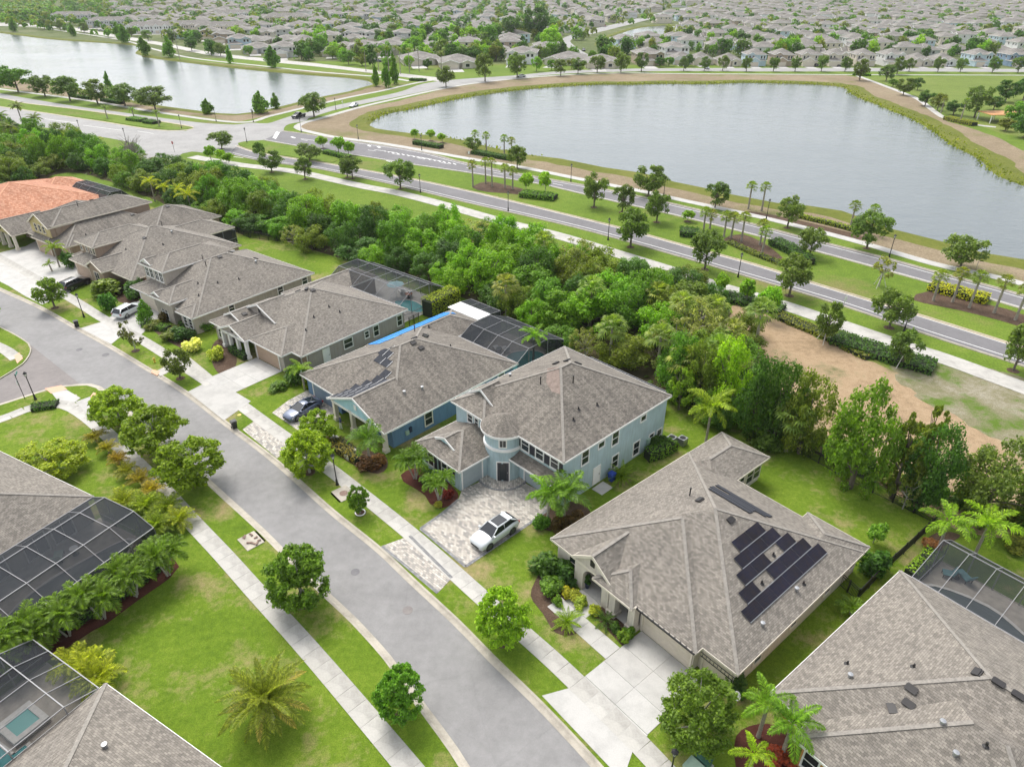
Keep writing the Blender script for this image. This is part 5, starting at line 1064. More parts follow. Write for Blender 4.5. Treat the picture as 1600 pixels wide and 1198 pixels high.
bed(smooth(pw([(1425,468),(1452,455),(1500,466),(1545,476),(1600,492),(1600,512),(1560,500),(1500,485)]), 2, True), z=0); bed(smooth(pw([(1155,334),(1200,343),(1300,366),(1340,378),(1350,370),(1250,345),(1170,330)]), 2, True), z=0)
# reeds standing in the shallows
rr = np.random.default_rng(5); C, N = [], []
SB = resample(shoreB+[shoreB[0]], 1.2)
for k, q in enumerate(SB):
    north = q.y > 250 or q.x > 105
    for _ in range(7 if north else (3 if (math.sin(k*.06)+math.sin(k*.023)) > .5 else 0)):
        t = (SB[(k+1) % len(SB)]-q); s = Vector((-t.y, t.x, 0)); s = s/max(s.length, 1e-6)*(1 if area(SB[:-1]) < 0 else -1)
        p = q+s*rr.uniform(-.8, 3.2)*(1.3 if north else .7); C.append((p.x+rr.uniform(-.6, .6), p.y+rr.uniform(-.6, .6), -.35+rr.uniform(0, .45))); N.append((rr.normal(), rr.normal(), .25))
tag(obj('shore_reeds', leaf_mesh('shore_reeds', C, N, .28+.3*rr.random(len(C)), .5, rng=rr), color=(.10, .115, .02)), kind='stuff')
# ================================================================ the wood behind the houses
WP = smooth(pw(wood), 4, True); wr = random.Random(11); pts = []
xs_, ys_ = [q.x for q in WP], [q.y for q in WP]
keep = [(q[0], q[1]) for q in ()]
for _ in range(9000):
    q = Vector((wr.uniform(min(xs_), 75), wr.uniform(60, 240), 0))
    if not inside(q, WP): continue
    dmin = 3.9 if q.y < 150 else 4.9
    if all((q.x-a.x)**2+(q.y-a.y)**2 > dmin**2 for a in pts): pts.append(q)
KIND = [('broadleaf_tree', 'dark green broadleaf tree massed in the wood behind the houses', 'wood', G_DARK), ('broadleaf_tree', 'mid green leafy tree massed in the wood behind the houses', 'wood', G_MID), ('vine_tree', 'bright green vine-covered tree in the wood behind the houses', 'wood', (.085, .165, .015)), ('oak_tree', 'greyish oak with thin foliage in the wood behind the houses', 'wispy', G_GREY), ('broadleaf_tree', 'olive green tree in the wood behind the houses', 'wood', (.075, .10, .022))]
def pcol(q): d = q.y*_c+(CAMH-q.z)*_s; return 800+FPX*q.x/d
ZN = ((150, 'the tile-roofed house'), (330, 'the tan houses'), (520, 'the pale grey house'), (700, 'the greige house'), (880, 'the dark blue house'), (9999, 'the pale blue house'))
def zone(q): return next(n for a, n in ZN if pcol(q) < a)
byz = {}
for q in pts: byz.setdefault(zone(q), []).append(q)
BAND = {}
for z_, l_ in byz.items():
    l_.sort(key=lambda q: q.length)
    for i, q in enumerate(l_): BAND[id(q)] = ('front', 'middle', 'back')[min(2, i*3//len(l_))]
cn_ = {}
KIND = [('broadleaf_tree', 'dark green', 'wood', G_DARK), ('broadleaf_tree', 'mid green', 'wood', G_MID), ('vine_tree', 'bright vine-covered', 'wood', (.09, .175, .015)), ('oak_tree', 'thin greyish', 'wispy', G_GREY), ('broadleaf_tree', 'olive green', 'wood', (.08, .11, .022))]
for q in sorted(pts, key=pcol):
    wts = [2.4, 2, 5 if q.x < 20 and q.y < 140 else .8, 2.6 if q.x > 8 and q.y < 135 else .3, 2.5]
    nm, lb, sp, c = wr.choices(KIND, wts)[0]; edge = min((q-a).length for a in WP)
    ky = (lb, zone(q), BAND[id(q)]); cn_[ky] = cn_.get(ky, 0)+1
    h = wr.uniform(6.0, 8.8)*(1 if edge > 4 else .62)*(.9 if q.y > 150 else .86)
    tree(nm, '%s tree, %s of wood behind %s, %s from left' % (lb, BAND[id(q)], zone(q), ORD[cn_[ky]-1]), q, h, wr.uniform(6.0, 8.4)*(1 if edge > 3 else .75), sp, c, 'trees of the wood behind the houses')
for k, q in enumerate(sorted(wr.sample([a for a in pts if a.x > 0 and a.y < 130], 14), key=pcol)):
    far_palm('wild sabal palm in the wood, %s of fourteen from the left' % ORD[k], q+Vector((wr.uniform(-2, 2), wr.uniform(-2, 2), 0)), wr.uniform(5.5, 8), 4.2, 'fan', (.11, .15, .05), 'wild sabal palms in the wood')
C, N = [], []
for _ in range(16000):
    q = Vector((wr.uniform(min(xs_), 75), wr.uniform(60, 240), 0))
    if inside(q, WP) and min((q-a).length for a in WP[::3]) > 1.0: C.append((q.x, q.y, wr.uniform(.1, 1.3))); N.append((wr.gauss(0, .5), wr.gauss(0, .5), 1))
tag(obj('undergrowth', leaf_mesh('undergrowth', C, N, .45, .6), color=(.055, .09, .018)), kind='stuff')
def tr(label, b, top, wpx, sp, c, name='broadleaf_tree', z=LZ, hs=1.0):
    q = at(*b, z); h = height(q, top)*hs; return tree(name, label, q, h, wpx/pxm(q+Vector((0, 0, h*.6))), sp, c)
for a in (('lime green tree left of the dark pair behind the rear fence', (1130,648), 530, 68, 'wood', G_LIME), ('dark oak behind the rear fence, left one of a touching pair', (1172,684), 556, 74, 'wood', G_DARK), ('dark oak behind the rear fence, right one of a touching pair', (1207,690), 566, 70, 'wood', G_DARK), ('mid green tree between the dark pair and the bright tree behind the fence', (1248,708), 588, 72, 'wood', G_OLIVE),
        ('bright leafy tree standing tallest behind the rear fence', (1328,762), 604, 104, 'wood', (.085, .15, .025)), ('slim pine leaning beside the bright tree behind the fence', (1392,778), 655, 60, 'pine', G_OLIVE), ('small pale-topped pine at the edge of the bare lot', (1430,745), 635, 44, 'pine', (.09, .12, .03)), ('dark oak right of the pines behind the fence', (1436,790), 668, 80, 'wood', G_DARK), ('spreading dark oak above the foxtail palms', (1532,812), 695, 118, 'wood', G_OAK),
        ('thin grey sapling beside the fence corner', (1410,795), 745, 34, 'thin', G_GREY), ('tree cut by the right edge above the pool cage', (1612,830), 720, 70, 'pine', G_OLIVE), ('dense tree behind the narrow pool cage of the pale blue house', (1052,612), 520, 70, 'wood', G_MID), ('olive tree left of the lime green tree', (1090,632), 535, 62, 'wood', (.07,.10,.025)), ('dark bush-like tree at the left end of the rear fence', (1128,668), 622, 46, 'wood', G_DARK), ('sapling of yellowish green behind the pale blue house', (1060,640), 575, 40, 'pine', (.10, .15, .02))): tr(*a)
# saplings on stakes
for k, (b, t_, w_) in enumerate((((1373,448),400,36), ((1287,534),474,42), ((1408,572),518,46))):
    lb = ('nearly bare sapling propped by stakes on the median', 'oak sapling propped by stakes beside the bare lot', 'leaning oak beside the bare lot hedge')[k]; q = at(*b); h = height(q, t_); o = tree('sapling', lb, q, h, w_/pxm(q), 'thin' if k == 0 else 'oak', G_GREY if k == 0 else G_OAK)
    for a in range(3 if k < 2 else 1): m = MB(MATS['stone_cap']); c, s = math.cos(a*2.1+1), math.sin(a*2.1+1); m.tube([(c*1.1, s*1.1, 0), (c*.05, s*.05, h*.45)], .05, 5); m.build('stake', o)
q = at(212, 262); o = tree('dead_tree', 'leafless grey tree standing beside the side road', q, 8, 7, 'wispy', (.20, .17, .14)); bpy.data.objects.remove([c for c in o.children if c.name.startswith('crown')][0])
for k in range(3): m = MB(MATS['dead_wood']); r_ = random.Random(k); [m.tube([(0, 0, 1.5+r_.random()), (r_.uniform(-1.6, 1.6), r_.uniform(-1.6, 1.6), 4.5), (r_.uniform(-3, 3), r_.uniform(-3, 3), r_.uniform(6, 8.5))], [.12, .06, .02], 4) for _ in range(16)]; m.build('branch', o)
# ================================================================ gardens of the home street
def ring(q, r_=.55):
    m = MB(MATS['mulch_brown']); m.lathe([(r_, 0), (r_*.95, .03), (0, .035)], 14); o = m.build('mulch_ring'); o.location = q; tag(o, kind='structure')
def pxtree(label, base, wpx, h, sp, c, name='street_tree', z=LZ): q = at(*base, z); ring(q); return tree(name, label, q, h, wpx/pxm(q+Vector((0, 0, h*.6))), sp, c)
S1 = (.12, .165, .018)
pxtree('leafy street tree by the corner ramp, farthest of three in a row', (190,663), 76, 4.6, 'street', S1); pxtree('leafy street tree in the middle of three in a row by the corner', (250,707), 92, 5.0, 'street', S1); pxtree('leafy street tree nearest of three in a row by the corner', (305,757), 100, 5.2, 'street', S1)
pxtree('broad bushy street tree beside the broken kerb inlet', (474,944), 100, 5.6, 'street', (.075, .125, .02)); pxtree('small gappy street tree nearest the bottom on the left verge', (629,1118), 80, 4.6, 'street', (.07, .14, .022))
pxtree('street tree on the verge by the lamp in front of the dark blue house', (484,738), 76, 4.9, 'street', S1); pxtree('yellow-green tree in the yard beside the dark blue house driveway', (500,690), 56, 3.6, 'street', (.14, .19, .02))
pxtree('thin young tree ringed with white edging on the verge', (563,801), 32, 3.2, 'street', (.07, .12, .02), 'sapling'); pxtree('bright yellow-green street tree in front of the arched house', (785,1003), 82, 5.2, 'street', (.12, .18, .018)); pxtree('large fine-leaved tree over the white driveway', (1083,1150), 128, 5.4, 'fine', (.07, .11, .025))
pxtree('sparse small-leaved tree on the verge by the white car', (212,548), 36, 4.2, 'thin', (.06, .065, .03)); pxtree('dark sparse tree on the verge by the hydrant', (282,591), 42, 4.0, 'oak', (.05, .07, .022)); pxtree('young oak on the verge by the black car', (86,481), 46, 4.6, 'oak', (.07, .11, .02)); pxtree('small tree at the left edge beyond the side street', (-8,508), 26, 4, 'oak', G_MID)
pxtree('wide feathery yellow-green tree in the lawn left of the pavement', (86,738), 108, 3.2, 'fine', (.15, .18, .014)); pxtree('narrow upright tree beside the white car', (231,505), 24, 3.6, 'conic', G_MID)
m = MB(MATS['white_board']); q = at(563, 801, LZ); m.lathe([(.5, .0), (.5, .1), (.42, .1), (.42, .02)], 18); o = m.build('tree_ring'); o.location = q; tag(o, 'white edging ring around the thin young tree', 'tree ring')
palm('tall foxtail palm behind the dark blue house roof', at(833, 572, LZ), 4.6, 'plume', 2.3, 11, (.12, .21, .025)); palm('palm with bright trunk beside the greige garage', at(477, 609, LZ), 3.1, 'plume', 2.1, 9, (.12, .18, .03))
palm('queen palm in front of the dark blue porch', at(578, 724, LZ), 3.4, 'feather', 2.5, 13, (.07, .13, .025)); palm('clumped palm with three pale stems at the far end of the red bed', at(649, 747, LZ), 2.6, 'adonidia', 1.7, 11, (.06, .11, .014), 3, .8, .13, mat='bark_pale'); palm('clumped palm with three pale stems at the near end of the red bed', at(687, 781, LZ), 2.2, 'adonidia', 1.5, 11, (.07, .125, .014), 3, .7, .12, mat='bark_pale')
palm('foxtail palm at the corner of the paver driveway', at(855, 818, LZ), 3.6, 'plume', 2.8, 12, (.10, .18, .025)); palm('drooping queen palm behind the foxtail at the paver driveway', at(880, 816, LZ), 3.4, 'feather', 3.0, 16, (.07, .125, .03))
palm('foxtail palm left of the lime green tree', at(1103, 690, LZ), 4.3, 'plume', 3.2, 13, (.15, .20, .02)); palm('foxtail palm above the end of the garden fence', at(1466, 858, LZ), 3.6, 'plume', 2.6, 9, (.13, .21, .025)); palm('foxtail palm above the patio cage with bright fronds', at(1522, 868, LZ), 3.4, 'plume', 3.0, 10, (.15, .23, .02))
palm('foxtail palm farthest of three beside the orange stucco house', at(1185, 1150, LZ), 3.6, 'plume', 2.1, 9, (.10, .18, .02)); palm('foxtail palm against the orange stucco house window', at(1222, 1178, LZ), 3.8, 'plume', 2.3, 9, (.09, .17, .022)); palm('low bright foxtail palm nearest the green utility box', at(1168, 1210, LZ), 2.6, 'plume', 1.7, 8, (.17, .24, .02))
palm('old date palm with brown and grey fronds on the lower lawn', at(424, 1122, LZ), 2.0, 'date', 3.3, 54, (.13, .15, .03), r0=.24, old=6)
for k, b in enumerate(((263,898), (213,931), (162,966), (108,992), (55,1022), (8,1048))): palm('clumped palm in the row beside the pool cage, %s from the pavement' % ORD[k], at(*b, LZ), 2.5, 'adonidia', 2.0, 15, (.068, .115, .012), 3, .75, .13, group='clumped palms beside the pool cage', mat='bark_pale')
for k, (b, c, L_) in enumerate((((152,690),(.15,.13,.028),1.6), ((170,708),(.17,.15,.03),1.5), ((186,724),(.17,.12,.028),1.5), ((203,742),(.16,.16,.03),1.6), ((222,757),(.16,.13,.028),1.7), ((240,772),(.20,.16,.03),1.7), ((196,795),(.15,.17,.025),2.2), ((232,800),(.14,.18,.025),2.2), ((262,802),(.13,.17,.025),2.2), ((282,822),(.17,.19,.03),2.0), ((246,828),(.12,.16,.025),2.3))):
    palm('areca palm clump along the left pavement, %s from the corner' % ORD[k], at(*b, LZ), .25, 'areca', L_, 22, c, 1, r0=.12, name='areca_palm', group='areca palms along the left pavement')
for k, b in enumerate(((118,1048), (140,1052), (155,1068))): palm('yellowing areca clump between the two left pool cages, %s from the left' % ORD[k], at(*b, LZ), .25, 'areca', 2.2, 24, (.19, .21, .025), 1, r0=.1, name='areca_palm', group='areca clumps between the pool cages')
for k, (b, L_) in enumerate((((242,314),2.2), ((263,320),2.0), ((283,326),2.0), ((300,334),2.4))): palm('golden yellow palm behind the tan houses, %s from the left' % ORD[k], at(*b, LZ), 4.0, 'plume', L_*1.25, 9, (.22, .23, .015), group='golden palms behind the tan houses')
palm('palm in front of the yellow-gabled house garage', at(93, 417, LZ), 3.6, 'plume', 2.3, 10, (.14, .19, .02)); palm('small palm beside the tan driveway', at(82, 424, LZ), 1.4, 'plume', 1.3, 8, (.12, .17, .02)); palm('palm at the left edge over the orange tile roof', at(-8, 385, LZ), 3.8, 'feather', 2.8, 12, (.06, .10, .025))
for k, (b, t_) in enumerate((((42,212),158), ((18,232),172), ((66,222),176), ((4,226),180), ((30,240),190))): q = at(*b); far_palm('tall palm at the left edge near the crossroads, %s of five' % ORD[k], q, height(q, t_), 5.0, 'feather', (.06, .09, .025), 'tall palms at the left edge')
bed(smooth(pw([(626,742),(630,752),(647,762),(664,774),(672,787),(687,794),(706,788),(717,775),(705,758),(680,738),(655,731),(635,735)], LZ), .6, True), 'mulch_red')
bed(smooth(pw([(840,900),(829,930),(848,958),(868,988),(893,992),(910,985),(916,962),(915,940),(900,920),(870,880),(850,880)], LZ), .6, True)); bed(pw([(919,952),(972,1008),(990,996),(975,972),(950,948),(932,935)], LZ))
bed(smooth(pw([(145,985),(165,975),(215,938),(265,903),(280,885),(270,870),(180,920),(100,960),(0,1010),(-20,1070),(60,1040)], LZ), .8, True), 'mulch_red'); bed(smooth(pw([(560,730),(590,740),(605,730),(600,710),(560,700),(520,680),(500,690),(530,712)], LZ), .6, True)); bed(smooth(pw([(840,820),(870,830),(915,815),(920,795),(880,780),(850,790)], LZ), .6, True))
bed(smooth(pw([(1150,1150),(1165,1230),(1260,1230),(1240,1160),(1200,1130)], LZ), .6, True), 'mulch_red'); bed(smooth(pw([(330,545),(345,530),(370,560),(355,588),(335,575)], LZ), .6, True)); bed(smooth(pw([(230,500),(270,510),(310,535),(300,550),(250,525)], LZ), .6, True)); bed(smooth(pw([(140,440),(200,440),(232,465),(200,475),(165,460)], LZ), .6, True)); bed(smooth(pw([(1452,862),(1490,845),(1500,835),(1470,830),(1445,845)], LZ), .6, True))
for lb, b, w_, h_, c in (('big dark shrub at the left of the arched house bed', (853,897), 2.6, 2.0, G_DARK), ('big dark shrub under the front window of the arched house', (880,905), 2.4, 1.7, G_DARK), ('low dark shrub below the big pair by the arched house', (862,922), 2.0, 1.1, G_MID), ('small yellow-leaved shrub by the arch', (887,930), 1.1, .8, (.18, .17, .02)), ('second yellow-leaved shrub by the arch', (900,937), 1.2, .8, (.16, .17, .03)), ('variegated pale shrub beside the arch step', (908,945), 1.3, .8, (.20, .24, .08)), ('green shrub at the edge of the curved bed', (872,942), 1.0, .7, G_MID),
        ('rounded box shrub nearest the driveway by the entry', (975,1000), 1.0, .8, (.09, .14, .02)), ('second rounded box shrub by the entry', (982,992), 1.0, .8, G_MID), ('yellow-green tufted shrub at the head of the entry bed', (929,958), 1.1, .7, (.20, .24, .04)), ('dark shrub in the middle of the entry bed', (962,984), 1.0, .7, G_DARK),
        ('dark red bush under the queen palm', (575,730), 2.2, 1.2, (.07, .035, .025)), ('reddish bush right of the queen palm', (592,725), 1.6, 1.1, (.09, .05, .025)), ('red leaved cordyline by the blue single garage', (701,776), 1.1, .8, (.10, .012, .016)), ('yellowish low plant in the red bed', (685,790), .8, .4, (.20, .20, .05)), ('dark shrub between the clumped palms', (672,752), 2.0, 1.4, G_DARK),
        ('brown-red bush under the foxtail at the paver driveway', (872,824), 2.0, 1.1, (.06, .04, .025)), ('second brown-red bush under the drooping palm', (898,818), 1.9, 1.1, (.07, .04, .025)), ('green bush beside the paver driveway corner', (846,822), 1.6, 1.2, G_MID),
        ('dark rounded bush by the palm at the greige garage', (464,596), 2.6, 2.2, G_DARK), ('yellow-green bush by the palm at the greige garage', (483,604), 1.8, 1.7, (.15, .20, .02)), ('low oval shrub at the greige driveway edge', (437,608), 2.4, .9, G_MID), ('white flowering shrub in the greige front garden', (301,548), 2.4, 1.6, (.32, .34, .22)), ('yellow flowering shrub in the greige front garden', (340,560), 2.0, 1.7, (.22, .26, .06)),
        ('rounded ball shrub on the lawn by the lamp', (172,484), 2.6, 2.6, (.04, .10, .02)), ('spreading bush in front of the tan arched entry', (166,460), 5.0, 2.4, (.08, .12, .02)), ('dark dense bush beside the tan house corner', (216,463), 3.4, 2.6, G_DARK), ('tall dark shrub beside the tan garage', (112,418), 2.6, 2.6, G_DARK), ('reddish brown shrub by the pale grey arch', (262,500), 2.4, 1.3, (.07, .05, .025)), ('low green shrub below the narrow tree', (240,512), 2.4, 1.0, G_OLIVE), ('dark green clump in the middle of the front gardens', (285,528), 3.0, 1.6, G_DARK), ('green clump left of the greige porch', (318,515), 2.6, 1.5, G_MID), ('olive clump in the front gardens', (268,530), 2.6, 1.3, G_OLIVE),
        ('dark rounded shrub at the rear corner of the cream house', (1362,892), 2.4, 2.2, G_DARK), ('dark ball shrub behind the rear fence', (1185,672), 2.0, 1.5, G_DARK), ('shrub with white flowers at the rear fence', (1195,700), 2.8, 2.0, (.06, .10, .03)), ('dark shrub at the cream garage corner under the big tree', (1150,1075), 2.0, 1.5, G_DARK), ('dark shrub row end by the air conditioner', (1030,700), 2.2, 1.4, G_DARK),
        ('red bromeliad bed plant below the orange house window', (1215,1190), 1.8, .7, (.15, .03, .03)), ('reddish plant at the fence end behind the patio cage', (1455,853), 1.6, .6, (.13, .06, .05)), ('yellowish groundcover shrub behind the patio cage', (1590,855), 2.4, 1.0, G_OLIVE)):
    shrub(lb, at(*b, LZ), w_, h_, c)
for k, (x, y, w_, c_) in enumerate(((1160,668,2.6,G_DARK),(1225,698,2.4,G_MID),(1262,716,2.8,G_OLIVE),(1300,738,3.0,G_MID),(1345,758,2.6,G_DARK),(1378,774,2.6,G_OLIVE),(1418,790,2.6,G_DARK),(1452,800,2.4,G_MID),(1500,812,3.0,G_DARK),(1560,835,3.2,G_OLIVE),(1592,845,3.0,G_MID))): shrub('low understory shrub behind the rear fence, %s from the left' % ORD[k], at(x+8, y-24, .05), w_, w_*.55, c_, group='shrubs behind the rear fence')
tree('clipped_tree', 'small round tree alone on the back lawn', at(1364, 848, LZ), 2.3, 1.9, 'round', (.085, .16, .03))
for lb, b, L_, n_, c in (('bright cycad at the tip of the curved bed', (888,975), 1.5, 22, (.13, .19, .02)), ('dark cycad in the entry bed', (947,972), 1.2, 18, (.05, .09, .03)), ('large cycad beside the blue bin', (968,748), 1.9, 26, (.10, .15, .02)), ('ferny palm clump under the side fence', (1330,960), 1.6, 18, (.07, .12, .02)), ('yellow palmetto by the sand bank of the paver yard', (820,1040), .1, 3, G_MID)):
    if n_ > 5: palm(lb, at(*b, LZ), .3, 'areca' if 'ferny' in lb else 'date', L_, n_, c, r0=.12, name='cycad')
for lb, P, w_, h_, c in (('oval clipped hedge inside the corner of the left pavement', [(50,640),(70,636),(90,634)], 1.6, .5, G_DARK), ('clipped hedge at the end of the pale blue house', [(1010,718),(1030,712),(1052,700)], 1.3, 1.2, G_MID), ('low hedge along the greige porch walk', [(362,548),(386,562)], 1.0, .8, G_DARK), ('clipped hedge in front of the pale grey house', [(225,510),(265,517)], 1.2, .8, G_MID), ('square hedge below the pale grey windows', [(288,508),(310,516)], 1.6, 1.0, G_DARK), ('second square hedge beside the pale grey windows', [(318,506),(332,512)], 1.4, 1.0, G_MID),
        ('dark shrub strip in the raised porch planter', [(529,690),(552,708)], .9, .7, (.05, .05, .02)), ('red and green shrub strip along the dark blue house lawn', [(510,694),(545,712),(562,722)], 1.2, .7, (.12, .10, .03)), ('yellow-leaved hedge along the side of the bottom right house', [(1290,1040),(1330,1000),(1380,950)], .8, 1.2, (.22, .24, .02)), ('bright hedge beside the patio cage', [(1418,905),(1440,885),(1455,868)], 1.1, 1.0, (.11, .18, .02)), ('dark low hedge under the clumped palms', [(90,985),(150,955),(205,918),(255,880)], 1.3, .7, G_DARK), ('leafy hedge at the end of the greige pool cage', [(668,495),(690,484),(712,474)], 2.2, 2.8, (.16, .19, .02))):
    hedge(lb, smooth(pw(P, LZ), .6), w_, h_, c)
# ================================================================ cars
def car_parts(kind):
    suv = kind in ('suv', 'wagon'); m = {}
    L, Wd = (4.8, .94) if suv else (4.75, .93)
    if kind == 'pickup': L, Wd = 5.8, 1.0
    h = L/2
    if kind == 'pickup': st = [(h, .66, .5, .75), (h-.12, .9, .42, 1.02), (h-.7, .98, .36, 1.15), (h-1.5, 1.0, .36, 1.2), (-.7, 1.0, .36, 1.2), (-.75, 1.0, .36, 1.12), (-h+.25, .98, .42, 1.12), (-h, .94, .55, 1.08)]
    elif suv: st = [(h, .60, .40, .62), (h-.14, .84, .27, .84), (h-.55, .94, .23, .97), (h-1.1, Wd, .23, 1.05), (h-1.65, Wd, .23, 1.09), (-1.5, Wd, .25, 1.13), (-h+.28, .93, .32, 1.1), (-h, .80, .48, .88)]
    else: st = [(h, .56, .34, .52), (h-.18, .80, .22, .70), (h-.6, .90, .19, .82), (h-1.2, Wd, .19, .90), (h-1.6, Wd, .19, .93), (-1.5, Wd, .2, .98), (-h+.3, .88, .26, .98), (-h, .74, .42, .80)]
    b = MB(MATS['paint'] if 'paint' in MATS else MATS['paint_white']); rings = []
    for x, hw, zb, zt in st:
        half = [(hw*.86, zb), (hw, zb+(zt-zb)*.22), (hw*.995, zb+(zt-zb)*.68), (hw*.95, zt-.07), (hw*.78, zt), (hw*.35, zt+.025)]
        rings.append([(x, -y, z) for y, z in half]+[(x, y, z) for y, z in half[::-1]])
    for a, c in zip(rings, rings[1:]):
        for k in range(11): b.face([a[k], c[k], c[k+1], a[k+1]])
        b.face([a[11], c[11], c[0], a[0]])
    b.face(rings[0]); b.face(rings[-1][::-1]); m['body'] = b
    if kind == 'suv': B = [(h-1.3, .84, 1.06), (h-2.2, .64, 1.60), (-h+.95, .60, 1.57), (-h+.16, .74, 1.09)]
    elif kind == 'wagon': B = [(h-1.4, .86, 1.05), (h-2.25, .68, 1.56), (-h+.5, .66, 1.54), (-h+.06, .82, 1.06)]
    elif kind == 'pickup': B = [(h-1.5, .90, 1.18), (h-2.3, .72, 1.82), (-.55, .72, 1.82), (-.72, .88, 1.18)]
    else: B = [(h-1.3, .82, .92), (h-2.35, .60, 1.36), (-h+1.75, .58, 1.37), (-h+.35, .74, .97)]
    (xa, ya, za), (xb, yb, zb_), (xc, yc, zc), (xd, yd, zd) = B
    g = MB(MATS['car_glass'])
    for s in (-1, 1):
        q = [(xa, s*ya, za), (xb, s*yb, zb_), (xc, s*yc, zc), (xd, s*yd, zd)]; g.face(q if s < 0 else q[::-1])
    g.face([(xa, ya, za), (xb, yb, zb_), (xb, -yb, zb_), (xa, -ya, za)]); g.face([(xd, -yd, zd), (xc, -yc, zc), (xc, yc, zc), (xd, yd, zd)]); m['window'] = g
    r = MB(b.mats[0]); n = 5; rows = []
    for i in range(n+1):
        t = i/n; x = xb+.06+(xc-xb-.02)*t; y = yb+(yc-yb)*t+.015; z = zb_+(zc-zb_)*t+.03*math.sin(math.pi*t); rows.append([(x, -y, z-.05), (x, -y*.9, z+.005), (x, 0, z+.035), (x, y*.9, z+.005), (x, y, z-.05)])
    for a, c in zip(rows, rows[1:]):
        for k in range(4): r.face([a[k], c[k], c[k+1], a[k+1]])
    for s in (-1, 1):
        r.bar((xa+.05, s*(ya+.0), za-.02), (xb+.04, s*(yb+.01), zb_), .07, .06); r.bar((xd-.02, s*(yd+.01), zd-.02), (xc-.02, s*(yc+.01), zc), .14, .07); xm = (xb+xc)/2+.1; r.bar((xm, s*(yd+.055), zd), (xm, s*(yb+.012), zb_), .03, .06)
    m['roof'] = r
    if kind == 'suv': s_ = MB(MATS['car_glass']); s_.box(xc+.35, xb-.14, -.50, .50, zb_+.01, zb_+.062); m['sunroof'] = s_; sp = MB(b.mats[0]); sp.box(xc-.22, xc+.05, -.6, .6, zc-.02, zc+.03); m['spoiler'] = sp
    if kind == 'pickup': bd = MB(MATS['rubber']); bd.box(-h+.12, -.85, -.8, .8, 1.12, 1.135); m['bed'] = bd
    f = st[1]; hl = MB(MATS['lamp_glass']); tl = MB(MATS['paint_red'])
    for s in (-1, 1): hl.face([(h-.10, s*.50, f[3]-.12), (h-.26, s*.84, f[3]-.10), (h-.62, s*.88, f[3]+.05), (h-.38, s*.60, f[3]+.03)][::s]); tl.box(-h+.02, -h+.2, *sorted((s*.60, s*.86)), st[-2][3]-.32, st[-2][3]-.14)
    m['headlight'], m['taillight'] = hl, tl
    gr = MB(MATS['rubber']); gr.box(h-.05, h+.03, -.5, .5, st[0][2]+.05, st[0][2]+.19); m['grille'] = gr
    mi = MB(b.mats[0]); [mi.box(xa-.25, xa-.1, *sorted((s*(ya+.02), s*(ya+.24))), za+.03, za+.2) for s in (-1, 1)]; m['mirror'] = mi
    wh = h-.92; R_ = .37 if suv else (.42 if kind == 'pickup' else .34)
    ar = MB(MATS['rubber']); [ar.lathe([(R_+.07, -.012), (R_+.07, .012), (0, .012)], 16, 0, (x, s*(Wd-.005), R_), 'y') for x in (wh, -wh+.1) for s in (-1, 1)]; m['wheel_arch'] = ar
    return m, [(x, s*(Wd-.10), R_) for x in (wh, -wh+.1) for s in (-1, 1)], R_
_ty = MB(MATS['rubber']); _ty.lathe([(.55, -.3), (.92, -.3), (1, -.22), (1, .22), (.92, .3), (.55, .3)], 20, axis='y'); TYRE = _ty.mesh('tyre', True)
_ri = MB(MATS['rim']); _ri.lathe([(.66, .22), (.64, .31), (.58, .31), (.56, .1)], 20, axis='y'); _ri.lathe([(.66, -.22), (.64, -.31), (.58, -.31), (.56, -.1)], 20, axis='y')
for k in range(5):
    a = k*2*math.pi/5
    for s in (-1, 1): _ri.bar((0, s*.28, 0), (.6*math.cos(a), s*.28, .6*math.sin(a)), .16, .08)
RIM = _ri.mesh('rim')
CARM = {}
def car(label, pos, heading, kind, paint, cat='car', name='parked_car', group=None):
    """heading: world direction the bonnet points to (x, y)"""
    key = (kind, paint)
    if key not in CARM:
        MATS['paint'] = MATS[paint]; pr, wh, R_ = car_parts(kind); CARM[key] = ({k: v.mesh(k, k in ('body', 'roof')) for k, v in pr.items()}, wh, R_)
    ms, wh, R_ = CARM[key]; root = thing(name, label, cat, pos, math.atan2(heading[1], heading[0]), group)
    for k, me in ms.items(): obj(k, me, root)
    for x, y, z in wh: w = obj('wheel', TYRE, root, (x, y, z), None, (R_, R_*1.05, R_)); obj('rim', RIM, w)
    return root
def hd_(a, b): v = at(*b, LZ)-at(*a, LZ); return (v.x, v.y)
ux1 = lambda H: (H.M.to_3x3() @ Vector((1, 0, 0)), H.M.to_3x3() @ Vector((0, 1, 0)))
PV = LZ+.03
car('white SUV with a dark glass roof on the pale paver driveway', at(773, 838, PV), hd_((803, 815), (748, 853)), 'suv', 'paint_white')
car('slate blue saloon on the paver driveway of the dark blue house', at(474, 645, PV), hd_((500, 628), (450, 655)), 'sedan', 'paint_slate')
car('white SUV in front of the pale grey house', at(203, 490, PV), hd_((188, 494), (222, 476)), 'wagon', 'paint_white')
car('black SUV in front of the tan house', at(119, 448, PV), hd_((100, 455), (142, 437)), 'wagon', 'paint_black')
car('black pickup truck leaving the crossroads by the lake', at(467, 184, .02), hd_((478, 180), (455, 186)), 'pickup', 'paint_black', 'truck', 'pickup_truck')
car('white saloon on the lakeside road near the crossroads', at(553, 167, .02), hd_((560, 164), (545, 169)), 'sedan', 'paint_white', name='car')
car('white saloon on the lakeside road below the large trees', at(814, 121, .02), (-1, -.15), 'sedan', 'paint_white', name='car')
